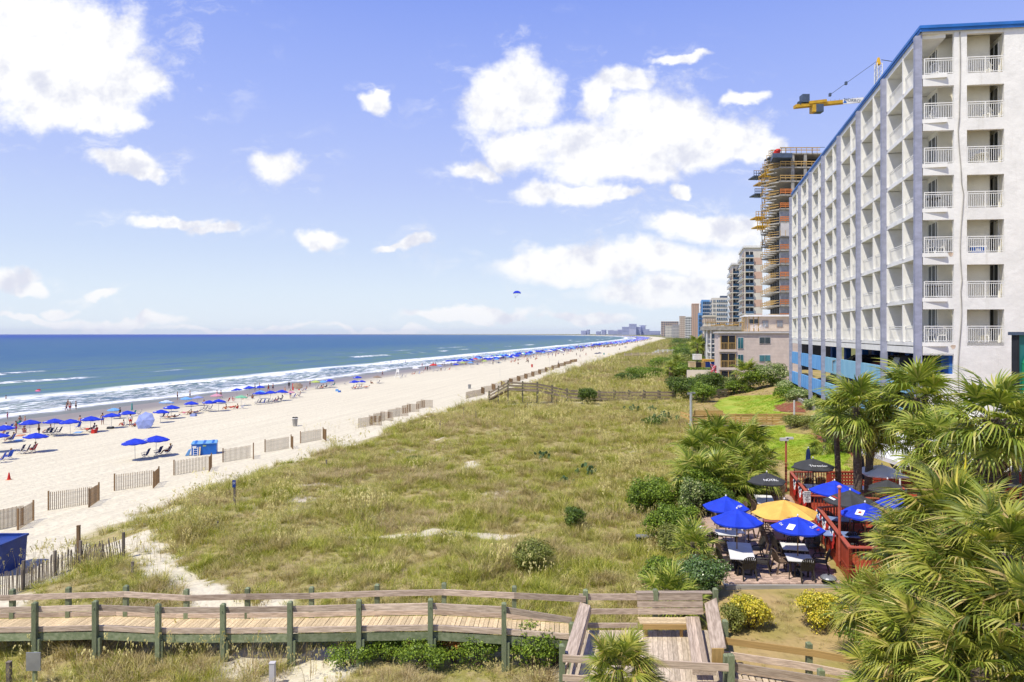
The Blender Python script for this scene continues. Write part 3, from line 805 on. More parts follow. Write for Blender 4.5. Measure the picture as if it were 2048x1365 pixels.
# low curb wall along the hotel foot
ow = thing('curb_wall', 'long low grey concrete curb along the foot of the hotel', 'wall', (*cw(13.6, 40), 5.9))
m = MB()
for i in range(9):
    a = Vector((*cw(13.4, 40 + i * 6.2), 0)); b_ = Vector((*cw(13.4, 46.15 + i * 6.2), 0))
    mm = MB().beam((a.x, a.y, 6.25), (b_.x, b_.y, 6.25), .25, .7); mm.build('wall_section', M['concrete'], ow, world=True)
# -------- cars in the parking deck
def car_tree(name_col, m_body, label, loc, rz, group='cars parked in the hotel parking deck', van=False):
    o = thing('parked_car', label, 'car', loc, rz, group)
    h = 1.75 if van else 1.45
    pts = [(-2.25, .35), (-2.3, .7), (-2.2, .95), (-1.85, 1.0), (-1.35, h - .03), (-.9, h), (.45, h), (1.15, 1.02), (2.0, .86), (2.25, .65), (2.25, .35)]
    if van: pts = [(-2.25, .35), (-2.3, .9), (-2.15, 1.05), (-1.95, h - .05), (-1.5, h), (.5, h), (1.2, 1.08), (2.05, .95), (2.25, .65), (2.25, .35)]
    mb = MB(); n = len(pts)
    secs = []
    for y, s_ in ((-.88, 1.0), (-.80, 1.02), (.80, 1.02), (.88, 1.0)):
        secs.append([(x * (.985 if abs(y) > .85 else 1), y * (.80 if z > 1.1 else 1), z) for x, z in pts])
    vs = [p for s_ in secs for p in s_]
    fs = [tuple(range(n)), tuple(range(3 * n, 4 * n))[::-1]]
    for k in range(3):
        fs += [(k * n + i, (k + 1) * n + i, (k + 1) * n + (i + 1) % n, k * n + (i + 1) % n) for i in range(n)]
    mb.add(vs, fs); mb.build('body', m_body, o)
    MB().hexa([(-1.83 if van else -1.75, -.72, 1.08), (1.0, -.72, 1.08), (1.0, .72, 1.08), (-1.83 if van else -1.75, .72, 1.08), (-1.5, -.73, h - .12), (.42, -.73, h - .12), (.42, .73, h - .12), (-1.5, .73, h - .12)]).build('windows', M['glass'], o)
    for sx in (-1.4, 1.4):
        for sy in (-.82, .82):
            w = MB().tube((sx, sy - .1, .33), (sx, sy + .1, .33), .33, n=12).build('wheel', M['tyre'], o)
            MB().tube((sx, sy - .11, .33), (sx, sy + .11, .33), .19, n=8).build('rim', M['metal'], w)
    for sy in (-.62, .62):
        MB().box(-2.32, -2.2, sy - .16, sy + .16, .78, .95).build('tail_light', M['redc'], o)
        MB().box(2.16, 2.27, sy - .16, sy + .16, .66, .8).build('headlight', M['cloth'], o)
    MB().box(-2.34, -2.27, -.26, .26, .55, .68).build('number_plate', M['cloth'], o)
    return o
cps = {n: mat(n + '_car_paint', c, 0.25, 0.02, 1, spec=0.6) for n, c in (('silver', (.45, .46, .48)), ('white', (.7, .7, .7)), ('black', (.02, .02, .024)), ('blue', (.03, .12, .5)), ('red', (.45, .02, .02)), ('grey', (.12, .13, .15)))}
inland = math.atan2(HIN.y, HIN.x)
for u, w, z, c, van, lab, rz in (
    (2.4, 3.1, 10.57, 'blue', False, 'blue car with red tail lights behind the corner opening of the parking deck', 0),
    (5.4, 3.1, 10.57, 'silver', False, 'silver car nearest the corner on the upper parking level', math.pi),
    (9.3, 3.1, 10.57, 'grey', True, 'grey tall car on the upper parking level, second bay from the corner', 0),
    (12.2, 3.1, 10.57, 'black', True, 'black tall car on the upper parking level beside a blue column', 0),
    (16.6, 3.1, 10.57, 'red', False, 'red car on the upper parking level behind the aqua parapet', math.pi),
    (24.5, 3.1, 10.57, 'black', False, 'black car on the upper parking level behind the light blue parapet', 0),
    (38.5, 3.1, 7.97, 'white', False, 'white car at the far end of the lower parking level', math.pi),
    (33.0, 3.1, 7.97, 'black', False, 'black car on the lower parking level near the grey pipe', math.pi),
    (29.0, 3.1, 7.97, 'silver', False, 'silver car on the lower parking level behind the blue parapet', 0),
    (17.0, 3.0, 6.2, 'blue', False, 'dark blue car parked on the ground under the deck behind the palms', 0),
    (30.0, 3.0, 6.2, 'red', False, 'red car parked on the ground below the lower blue parapet', 0)):
    q = hp(u, w, z)
    car_tree(c, cps[c], lab, q, inland + rz, van=van)
# -------- things on the front balconies
def plastic_chair(m_, name='plastic_chair'):
    o = thing(name, 'x', 'chair')
    MB().box(-.23, .23, -.22, .24, .40, .44).build('seat', m_, o)
    b = MB()
    for i in range(6):
        x = -.19 + i * .076; b.tube((x, -.20, .44), (x * 1.15, -.30, .84 + .05 * math.cos(x * 6)), .014, n=4)
    b.path([(-.25, -.21, .44), (-.26, -.27, .70), (-.2, -.31, .86), (0, -.33, .92), (.2, -.31, .86), (.26, -.27, .70), (.25, -.21, .44)], .02, 5)
    b.build('backrest', m_, o)
    for sx in (-1, 1):
        MB().path([(sx * .25, -.26, .66), (sx * .28, .1, .66), (sx * .26, .2, .62), (sx * .25, .22, .42)], .018, 5).build('armrest', m_, o)
        MB().tube((sx * .22, .21, .41), (sx * .25, .25, 0), .024, .018, 5).build('leg', m_, o)
        MB().tube((sx * .22, -.19, .41), (sx * .25, -.28, 0), .024, .018, 5).build('leg', m_, o)
    return o
wchair = plastic_chair(M['white'])
fl = ['first', 'second', 'third', 'fourth', 'fifth', 'sixth', 'top']
used_w = False
for k, tt, uu, rz, what in ((6, 2.85, 1.0, .4, 'left chair behind the railing of the topmost right balcony'), (6, 4.05, .9, -1.0, 'right chair behind the railing of the topmost right balcony'),
                      (6, 1.1, 1.0, -.8, 'on the topmost corner balcony'), (5, 4.0, .9, -.9, 'on the right balcony one floor below the top'), (5, .7, .9, .5, 'on the corner balcony one floor below the top'),
                      (2, .6, .9, .3, 'left of the pair on the third floor corner balcony'), (2, 1.3, .9, -.5, 'right of the pair on the third floor corner balcony'),
                      (0, .6, .9, .3, 'left on the lowest corner balcony'), (0, 3.9, .9, -.8, 'on the lowest right balcony'), (4, 2.9, .9, .4, 'left on the third right balcony from the top'), (0, 1.4, .8, -.6, 'right on the lowest corner balcony')):
    z = Z0 + FH * k + .01; q = hq(uu, tt, z)
    lab = 'white plastic balcony chair, ' + what
    if not used_w: wchair.location = q; wchair.rotation_euler = (0, 0, rz); wchair['label'] = lab; used_w = True; wchair['group'] = 'white chairs on the hotel balconies'
    else: copy_tree(wchair, q, rz, lab)
def cooler(label, loc, rz, mb_, ml):
    o = thing('cooler_box', label, 'cooler', loc, rz)
    MB().hexa([(-.40, -.2, 0), (.40, -.2, 0), (.40, .2, 0), (-.40, .2, 0), (-.44, -.22, .36), (.44, -.22, .36), (.44, .22, .36), (-.44, .22, .36)]).build('body', mb_, o)
    MB().box(-.46, .46, -.24, .24, .365, .44).build('lid', ml, o)
    for s_ in (-1, 1): MB().box(s_ * .50 - .03, s_ * .50 + .03, -.12, .12, .24, .29).build('handle', ml, o)
    MB().box(-.15, .15, -.235, -.205, .12, .28).build('panel', M['cloth'], o)
z = Z0 + FH * 2 + .01
cooler('blue cooler with white lid on the third floor right balcony', hq(.6, 3.3, z), fang, M['boxblue'], M['cloth'])
def table_small(label, loc, r=.4, m_=None):
    o = thing('balcony_table', label, 'table', loc)
    MB().lathe([(0, .70), (r, .70), (r, .73), (0, .73)], 16).build('table_top', m_ or M['white'], o)
    for i in range(4):
        q = i * math.pi / 2 + .7; MB().tube((.2 * math.cos(q), .2 * math.sin(q), .70), (.3 * math.cos(q), .3 * math.sin(q), 0), .02, n=5).build('leg', m_ or M['white'], o)
table_small('round white table on the third right balcony from the top', hq(.9, 3.7, Z0 + FH * 4 + .01), .42)
table_small('dark round table on the second floor corner balcony', hq(.8, .9, Z0 + FH * 1 + .01), .5, M['resin'])
table_small('dark round table on the corner balcony of the fourth floor', hq(.8, .9, Z0 + FH * 3 + .01), .42, M['resin'])
# -------- teal sign tower at the right edge
bx = P(2052, 800, 36)
sgn = thing('sign_tower', 'dark framed teal and green sign tower at the right edge of the picture', 'sign', (bx.x + .4, 36, 4.8))
zt1 = CH + 3 / F * 36
x0 = P(2034, 0, 36).x
for (a_, b__) in ((x0, x0 + .12), (x0 + 2.3, x0 + 2.42)):
    MB().box(a_, b__, 36, 36.4, 4.8, zt1 - .15).build('frame_post', M['dark'], sgn, world=True)
MB().box(x0 - .12, x0 + 2.6, 35.9, 36.5, zt1 - .15, zt1 + .02).build('cap', M['steelb'], sgn, world=True)
MB().box(x0 + .12, x0 + 2.3, 36.1, 36.3, 10.6, zt1 - .15).build('panel', M['tealp'], sgn, world=True)
m = MB(); m.path([(x0 + .38, 36.0, 5), (x0 + .38, 36.0, 12.4), (x0 + .55, 36.0, 12.8), (x0 + .8, 36.0, 12.9), (x0 + 1.2, 36.0, 12.8)], .11, 8); m.build('pipe', M['green'], sgn, world=True)
# ================================================================== THE ROW OF BUILDINGS BEYOND THE HOTEL
def ba(px, Y): return (px - 1366) / F * Y          # coast offset of a photograph column at distance Y
def zrow(py, Y): return CH - (py - HZ) / F * Y
CZ = math.atan2(1, K)                               # heading of the coast
CU = HU; CI = HIN
def bl(a, Y):                                        # local coast frame helper: point at offset a, distance Y
    return Vector((a + K * Y, Y, 0))
class Bld:
    """axis = the photograph's facing direction: fronts face the camera (-Y), sides run along the coast."""
    def __init__(s, name, label, x0, x1, ytop, Y, depth, base=6.0, cat='building', wall='offwhite', group=None):
        s.X0 = (x0 - 1024) / F * Y; s.X1 = (x1 - 1024) / F * Y; s.Y = Y; s.D = depth; s.z0 = base; s.z1 = zrow(ytop, Y)
        s.o = thing(name, label, cat, ((s.X0 + s.X1) / 2, Y, base), 0, group)
        s.box('wall', s.X0, s.X1, 0, depth, base, s.z1, wall)
    def hx(s, mb, x0, x1, d0, d1, z0, z1):
        q = lambda x, d, z: (x + K * d, s.Y + d, z)
        return mb.hexa([q(x0, d0, z0), q(x1, d0, z0), q(x1, d1, z0), q(x0, d1, z0), q(x0, d0, z1), q(x1, d0, z1), q(x1, d1, z1), q(x0, d1, z1)])
    def box(s, name, x0, x1, d0, d1, z0, z1, m, par=None, label=None):
        return s.hx(MB(), x0, x1, d0, d1, z0, z1).build(name, M[m], par or s.o, world=True, label=label)
    def px(s, p): return (p - 1024) / F * s.Y
    def windows(s, xs, zs, w, h, m='glass', frame='white', t=.12, sill=False):
        for x in xs:
            for z in zs:
                f = s.box('window', x - w / 2 - .12, x + w / 2 + .12, -t, -.004, z - .12, z + h + .12, frame)
                s.box('pane', x - w / 2, x + w / 2, -t - .05, -t - .003, z, z + h, m, f)
    def bands(s, x0, x1, zs, h, m, out=.25, name='window_band'):
        for z in zs: s.box(name, x0, x1, -out, -.004, z, z + h, m)
    def side_bands(s, d0, d1, zs, h, m, out=.3, name='window_band'):
        for z in zs: s.box(name, s.X0 - out, s.X0 - .004, d0, d1, z, z + h, m)

# ---- three storey beige siding house, nearest beyond the hotel
h = Bld('beach_house', 'three storey pinkish beige house with clapboard walls beyond the white hotel', 1437, 1600, 667, 112, 14, 4.4, 'house', 'siding')
# clapboards
z = 5.6; 
while z < h.z1 - .3:
    h.box('siding_board', h.px(1476), h.X1, -.05, -.004, z, z + .20, 'siding'); z += .235
h.box('roof', h.X0 - .3, h.X1, -.35, 14, h.z1, h.z1 + .28, 'house')
h.box('corner_trim', h.X0 - .05, h.X0 + .35, -.08, .1, 5.4, h.z1 - .02, 'siding')
for (yt, yb) in ((672, 699), (708, 735), (743, 768)):
    zt_, zb = zrow(yt, 112), zrow(yb, 112)
    b = h.box('porch', h.px(1441), h.px(1471), -.12, -.055, zb, zt_, 'dark')  # flat near-black panel stands in for the shaded porch recess
    for p in (1441, 1456, 1470): h.box('post', h.px(p), h.px(p + 1.5), -.22, -.125, zb, zt_, 'newwood', b)
    h.box('rail', h.px(1442.6), h.px(1470), -.2, -.13, zb + 1.0, zb + 1.1, 'newwood', b)
    x = h.px(1443)
    while x < h.px(1470): h.box('baluster', x, x + .06, -.19, -.13, zb, zb + 1.0, 'newwood', b); x += .24
    h.box('floor_edge', h.px(1438), h.px(1473), -.3, -.055, zb - .42, zb - .02, 'siding')
for p0, p1, y0, y1, g in ((1475, 1487, 675, 698, 'glassteal'), (1475, 1487, 709, 733, 'glassteal'), (1518, 1541, 674, 688, 'glass'), (1518, 1541, 710, 724, 'glassteal'), (1518, 1541, 745, 759, 'glass')):
    f = h.box('window', h.px(p0), h.px(p1), -.13, -.055, zrow(y1, 112), zrow(y0, 112), 'house')
    h.box('pane', h.px(p0 + 1), h.px((p0 + p1) / 2 - .4), -.17, -.133, zrow(y1 - 1, 112), zrow(y0 + 1, 112), g, f)
    h.box('pane', h.px((p0 + p1) / 2 + .4), h.px(p1 - 1), -.17, -.133, zrow(y1 - 1, 112), zrow(y0 + 1, 112), g, f)
# penthouse set back on its roof
q = Bld('roof_apartment', 'cream clapboard roof apartment with wooden glazed corner on the beige house', 1497, 1600, 633.5, 121, 10, zrow(664, 112) + .1, 'house', 'siding2')
z = q.z0 + .1
while z < q.z1 - .3: q.box('siding_board', q.px(1520), q.X1, -.05, -.004, z, z + .2, 'siding2'); z += .235
q.box('roof', q.X0 - .7, q.X1, -.6, 10, q.z1, q.z1 + .3, 'white')
for i, p in enumerate((1485, 1489, 1493, 1497, 1506.5, 1516)):
    q.box('post', q.px(p), q.px(p + 1.6), -.12 + (1.6 if p < 1495 else 0), -.004 + (1.6 if p < 1495 else 0), q.z0, q.z1 - .02, 'newwood')
q.box('glazing', q.px(1498.5), q.px(1515.8), -.07, -.004, q.z0 + 1.4, q.z1 - .5, 'glass')
for p0, p1 in ((1524, 1537), (1553, 1566)):
    f = q.box('window', q.px(p0), q.px(p1), -.13, -.055, zrow(655, 121), zrow(641, 121), 'tanw')
    for a_, b_ in ((p0 + 1, (p0 + p1) / 2 - .4), ((p0 + p1) / 2 + .4, p1 - 1)): q.box('pane', q.px(a_), q.px(b_), -.17, -.133, zrow(654, 121), zrow(642, 121), 'metal', f)
# roof terrace furniture
for i, (p, lab) in enumerate(((1507, 'folding chair at the left on the beige house roof terrace'), (1519, 'middle chair on the beige house roof terrace'), (1527, 'white chair under the window on the roof terrace'))):
    X = (p - 1024) / F * 115
    o = copy_tree(wchair, (X, 115, zrow(664, 112) + .29), .6 * i, lab); o['group'] = 'chairs on the roof terrace'
# ---- grey and tan two storey house with lumber roof deck
g = Bld('motel_block', 'pale grey house with flat brown roof and white balconies left of the beige house', 1413, 1500, 661, 155, 16, 5.4, 'house', 'house')
g.box('roof', g.px(1404), g.X1, -2.2, 16, g.z1, g.z1 + .9, 'concrete')
for yb in (687, 704, 722):
    zb = zrow(yb, 155)
    b = g.box('balcony', g.px(1414), g.px(1438), -1.6, -.004, zb - .25, zb, 'white')
    g.box('rail', g.px(1414), g.px(1438), -1.6, -1.5, zb + .9, zb + 1.02, 'white', b)
    for i in range(8): g.box('post', g.px(1414 + i * 3.3), g.px(1414.5 + i * 3.3), -1.58, -1.5, zb, zb + .9, 'white', b)
    g.box('window', g.px(1423), g.px(1434), -.08, -.004, zb + .1, zb + 2.1, 'glassblue')
for p in (1412, 1420, 1438): g.box('column', g.px(p), g.px(p + 2), -1.9, -1.55, 5.4, g.z1 - .02, 'white')
for i in range(6): g.box('roof_lumber', g.px(1422 + i * 9), g.px(1433 + i * 9), 1, 1.4, g.z1 + .9 + .12 * (i % 3), g.z1 + 1.15 + .2 * (i % 3), 'newwood')
for i in range(9): g.box('guard_post', g.px(1414 + i * 9), g.px(1415 + i * 9), .4, .55, g.z1 + .9, g.z1 + 1.9, 'newwood')
g.box('guard_rail', g.px(1412), g.px(1490), .4, .55, g.z1 + 1.75, g.z1 + 1.9, 'newwood')
# works yard in front of it: low wall, containers, pallets, flag
lw = thing('yard_wall', 'low pale concrete yard wall in front of the grey house', 'wall', tuple(P(1400, 741, 128)))
MB().beam((P(1374, 0, 128).x, 128, 5.6), (P(1437, 0, 128).x, 128, 5.6), .3, 3.2).build('wall_panel', M['offwhite'], lw, world=True)
def crate(label, p0, p1, y0, y1, Y, m1, name='container', cat='container'):
    o = thing(name, label, cat, (((p0 + p1) / 2 - 1024) / F * Y, Y, zrow(y1, Y)))
    X0, X1 = (p0 - 1024) / F * Y, (p1 - 1024) / F * Y
    MB().box(X0, X1, Y, Y + 1.5, zrow(y1, Y), zrow(y0, Y) - .12).build('body', M[m1], o, world=True)
    MB().box(X0 - .06, X1 + .06, Y - .06, Y + 1.56, zrow(y0, Y) - .115, zrow(y0, Y)).build('lid', M[m1], o, world=True)
    n = 5
    for i in range(n + 1):
        x = X0 + (X1 - X0) * i / n; MB().box(x - .04, x + .04, Y - .07, Y - .003, zrow(y1, Y), zrow(y0, Y) - .12).build('rib', M[m1], o, world=True)
crate('dark blue container in the yard beside the beige house', 1411, 1433, 724, 735, 131, 'dumps')
crate('yellow tray on top of the yard container', 1408, 1428, 719, 723.6, 131, 'yellow')
crate('dark timber crate left of the yellow crate in the yard', 1393, 1402, 725, 735, 131, 'resin', 'crate', 'crate')
crate('yellowish timber crate between the dark crate and blue container', 1402.5, 1410, 725, 735, 131, 'newwood', 'crate', 'crate')
crate('tan timber crate at the left end of the yard', 1380, 1391, 724, 735, 131, 'plank', 'crate', 'crate')
crate('white machine box standing on the yard wall', 1389, 1403, 709, 720, 133, 'white', 'machine_box', 'box')
fl_ = thing('flag', 'faded red and white flag hanging in front of the beige house', 'flag', tuple(P(1428, 758, 110)))
MB().tube(P(1434, 760, 110), P(1420, 724, 110), .05).build('pole', M['white'], fl_, world=True)
m = MB(); n = 8
for i in range(n):
    for j in range(5):
        pass
vs = []; fs = []
for i in range(n + 1):
    for j in range(6):
        p = P(1421 + j * 2.4, 728 + j * .8 + i * 2.4 - j * .2 * i * .2, 110 - .1 * math.sin(j * 1.7 + i * .8)); vs.append(tuple(p))
for i in range(n):
    for j in range(5): fs.append((i * 6 + j, i * 6 + j + 1, (i + 1) * 6 + j + 1, (i + 1) * 6 + j))
MB().add(vs, fs[::2]).build('cloth', M['redc'], fl_, world=True); MB().add(vs, fs[1::2]).build('cloth_stripe', M['pink'], fl_, world=True)

# ---- tower under construction
Yc = 143; fh = 2.9
c = Bld('unfinished_tower', 'unfinished concrete tower with orange guard rails behind the white hotel', 1559, 1680, 306, Yc, 40, 6.0, 'building', 'concrete')
# hollow look: core is set back behind slabs
c.o.children[0].data = MB().mesh('wall'); 
top = c.z1; nfl = 15
ztop = zrow(306, Yc)
cor = HU
def cq(x, d, z): return (x + K * d, Yc + d, z)
def cbox(name, x0, x1, d0, d1, z0, z1, m, par=None): return c.box(name, x0, x1, d0, d1, z0, z1, m, par)
XE = c.px(1559)       # front left corner of the tower
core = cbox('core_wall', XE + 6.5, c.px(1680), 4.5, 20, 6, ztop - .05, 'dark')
for k in range(nfl + 1):
    z = ztop - k * fh
    if z < 14.5: break
    w0 = XE - .0
    sl = cbox('floor_slab', w0, c.px(1680), 0, 20, z - .28, z - .002, 'concrete')
    # saw-tooth sea side: bays stepping seaward
    for j in range(5):
        d0 = .8 + j * 3.8
        if k > 3 or j > 1 or True:
            wx = XE - 1.9
            mb = MB(); mb.hexa([cq(XE + .0, d0, z - .26), cq(XE + .01, d0 + .3, z - .26), cq(XE, d0 + 3.4, z - .26), cq(wx, d0 + 1.7, z - .26), cq(XE + .0, d0, z - .02), cq(XE + .01, d0 + .3, z - .02), cq(XE, d0 + 3.4, z - .02), cq(wx, d0 + 1.7, z - .02)])
            fb_ = mb.build('balcony_slab', M['concrete'], c.o, world=True)
            for hh in (.5, 1.0):
                MB().beam(cq(XE, d0 + .1, z + hh), cq(wx, d0 + 1.7, z + hh), .08, .12).build('guard_rail', M['newwood'], fb_, world=True)
            MB().beam(cq(wx, d0 + 1.7, z), cq(wx, d0 + 1.7, z + 1.15), .08, .1).build('guard_post', M['newwood'], fb_, world=True)
        if k > 4:
            cbox('fin_wall', XE + .1, XE + 6.4, d0 - .2, d0 + .1, z + .002, z + fh - .285, 'metal', sl)
    cl = 'orange' if 3 <= k <= 13 and k not in (6,) else 'newwood'
    if k == 6: cbox('wrap_panel', XE + .2, c.px(1578), -.12, -.004, z, z + fh - .3, 'house', sl)
    xr0, xr1 = XE + .1, c.px(1584)
    if k < 3: xr1 = c.px(1640)
    for hh in ((.35, .7, 1.05) if cl == 'orange' else (.55, 1.05)):
        cbox('guard_rail', xr0, xr1, -.1, -.004, z + hh - .09, z + hh + .09, cl, sl)
    x = xr0
    while x < xr1: cbox('guard_post', x, x + .1, -.14, -.102, z, z + 1.15, cl, sl); x += 1.1
    if k: 
        for p in (1583, 1608): cbox('column', c.px(p), c.px(p + 6), .1, 1.2, z + .002, z + fh - .285, 'concrete', sl)
    if k > 4: cbox('infill_wall', XE + .1, c.px(1582), .9, 1.1, z + .002, z + fh - .285, 'steelb' if k % 2 else 'metal', sl)
# formwork tables jutting out near the top, platforms lower down
for x0, x1, d, y, m_, lab in ((1545, 1562, 10, 318, 'steelb', 0), (1537, 1556, 14, 328, 'steelb', 0), (1542, 1560, 4, 312, 'steelb', 0), (1508, 1532, 20, 352, 'steelb', 0), (1528, 1552, 16, 340, 'metal', 0), (1510, 1530, 22, 388, 'steelb', 0), (1518, 1545, 18, 365, 'newwood', 0), (1512, 1538, 15, 434, 'crane', 0), (1515, 1540, 12, 452, 'crane', 0), (1530, 1556, 8, 346, 'crane', 0)):
    YY = Yc + d; zz = zrow(y, YY)
    f_ = MB().box((x0 - 1024) / F * YY, (x1 - 1024) / F * YY, YY, YY + 4, zz - .15, zz + .1).build('work_platform', M[m_], c.o, world=True)
    for i in range(6):
        xx = ((x0 + (x1 - x0) * i / 5) - 1024) / F * YY
        MB().box(xx - .06, xx + .06, YY - .05, YY + .05, zz - 1.1, zz + 1.3).build('prop', M[m_], f_, world=True)
    for hz in (-.9, .6, 1.2):
        MB().beam(((x0 - 1024) / F * YY, YY - .08, zz + hz), ((x1 - 1024) / F * YY, YY - .08, zz + hz), .1, .12).build('rail', M[m_ if hz < 1 else 'newwood'], f_, world=True)
for i in range(8):
    YY = Yc + 18
    MB().beam(P(1524 + (i % 2) * 5, 350 + i * 18, YY), P(1529 - (i % 2) * 5, 368 + i * 18, YY), .1, .1).build('scaffold_brace', M['metal'], c.o, world=True)
for p in (1524, 1530): MB().beam(P(p, 350, Yc + 18), P(p, 500, Yc + 18), .12, .12, up=(0, 1, 0)).build('scaffold_pole', M['steelb'], c.o, world=True)
MB().beam(P(1562, 297, Yc), P(1650, 295, Yc), .06, .1).build('roof_cable', M['steelb'], c.o, world=True)
for p in (1563, 1572, 1593, 1625): MB().tube(P(p, 308, Yc), P(p, 296, Yc), .06).build('roof_post', M['steelb'], c.o, world=True)
cbox('roof_formwork', XE - 1.5, c.px(1583), -1.2, 3, ztop - 1.3, ztop - .4, 'steelb')
rt = thing('red_tarp', 'crumpled red tarpaulin on the top corner of the unfinished tower', 'tarp', tuple(P(1553, 312, Yc + 2)))
m = MB(); m.path([P(1549, 314, Yc), P(1552, 304, Yc), P(1556, 301, Yc), P(1561, 303, Yc)], [.35, .5, .45, .2], 6); m.build('cloth', M['redc'], rt, world=True)
m = MB(); m.path([P(1556, 303, Yc), P(1557, 312, Yc)], [.35, .25], 6); m.build('cloth', M['redc'], rt, world=True)

# ---- tower crane
Yk = 175
ck = thing('tower_crane', 'yellow tower crane arm with grey counterweight above the hotel roof', 'crane', tuple(P(1757, 760, Yk)))
def lattice(name, a, b, w, n, m_, par):
    a = Vector(a); b = Vector(b); d = (b - a).normalized(); up = Vector((0, 0, 1)) if abs(d.z) < .9 else Vector((0, 1, 0))
    x = d.cross(up).normalized() * w / 2; y = x.cross(d).normalized() * w / 2
    mb = MB()
    for sx, sy in ((1, 1), (1, -1), (-1, -1), (-1, 1)): mb.beam(a + x * sx + y * sy, b + x * sx + y * sy, .14, .14)
    for i in range(n):
        p = a.lerp(b, i / n); q_ = a.lerp(b, (i + 1) / n)
        for s1, s2 in (((1, 1), (1, -1)), ((1, -1), (-1, -1)), ((-1, -1), (-1, 1)), ((-1, 1), (1, 1))):
            mb.beam(p + x * s1[0] + y * s1[1], q_ + x * s2[0] + y * s2[1], .08, .08)
    return mb.build(name, M[m_], par, world=True)
lattice('mast', P(1757, 760, Yk), P(1757, 205, Yk), 1.8, 36, 'white', ck)
lattice('tower_head', P(1756, 205, Yk), P(1757, 128, Yk), 1.3, 7, 'white', ck)
MB().tube(P(1757, 130, Yk), P(1757, 116, Yk), .7, .3, 6).build('head_cap', M['crane'], ck, world=True)
a0, a1 = P(1589, 214, Yk), P(1733, 200, Yk)
MB().beam(a0, a1, 1.6, .75).build('counter_arm', M['crane'], ck, world=True)
MB().beam(P(1615, 208, Yk), P(1650, 204, Yk), 2.2, .7).build('machine_deck', M['crane'], ck, world=True)
for z_, p0, p1, ya, yb_, mm in (('counterweight', 1629, 1644, 211, 226, 'steelb'), ('winch_box', 1602, 1616, 191, 207, 'steelb'), ('counterweight', 1622, 1629, 211, 226, 'crane')):
    MB().box(P(p0, 0, Yk).x, P(p1, 0, Yk).x, Yk - 1, Yk + 1, zrow(yb_, Yk), zrow(ya, Yk)).build(z_, M[mm], ck, world=True)
MB().tube(P(1598, 207, Yk - .8), P(1598, 207, Yk + .8), .5, n=10).build('winch_drum', M['steelb'], ck, world=True)
for i in range(12): MB().tube(P(1625 + i * 9, 210 - i * .9, Yk), P(1625 + i * 9, 203 - i * .9, Yk), .05).build('rail_post', M['metal'], ck, world=True)
MB().tube(P(1660, 190, Yk), P(1752, 124, Yk), .07).build('tie_rod', M['steelb'], ck, world=True)
MB().tube(P(1763, 120, Yk), P(1795, 125, Yk), .09).build('tie_rod', M['steelb'], ck, world=True)
for p, y in ((1660, 190), (1692, 167)): MB().box(P(p - 2, 0, Yk).x, P(p + 2, 0, Yk).x, Yk - .3, Yk + .3, zrow(y + 3, Yk), zrow(y - 3, Yk)).build('coupling', M['steelb'], ck, world=True)
for dx in (-7, -4.5, -2): MB().tube(P(1757 + dx, 175, Yk), P(1757 + dx * .6, 124, Yk), .05).build('ladder_rail', M['steelb'], ck, world=True)
def text_mesh(s, size, m_, name='lettering', extr=.004):
    cu = bpy.data.curves.new(name, 'FONT'); cu.body = s; cu.size = size; cu.align_x = 'CENTER'; cu.align_y = 'CENTER'; cu.extrude = extr
    cu.resolution_u = 3
    ob = bpy.data.objects.new('tmp', cu); COL.objects.link(ob)
    dg = bpy.context.evaluated_depsgraph_get(); dg.update()
    me = bpy.data.meshes.new_from_object(ob.evaluated_get(dg)); me.name = name
    bpy.data.objects.remove(ob); me.materials.clear(); me.materials.append(m_)
    return me
bn = MB().beam(P(1686, 204, Yk - .95), P(1727, 200, Yk - .95), .1, 1.25).build('banner', M['white'], ck, world=True)
tm = text_mesh('MORROW', 1.15, M['steelb'])
lo_ = P(1709, 201.8, Yk - 1.05) - world_of(ck)
tx = link('lettering', tm, None, bn, lo_, (R(90), -math.atan2(-4, 41), 0))
tri = MB().extr([(-.5, -.4), (.5, -.4), (0, .45)], 'y', -.02, .02); t_ = tri.build('emblem', M['boxblue'], bn); t_.location = P(1690, 203.4, Yk - 1.02) - world_of(ck)

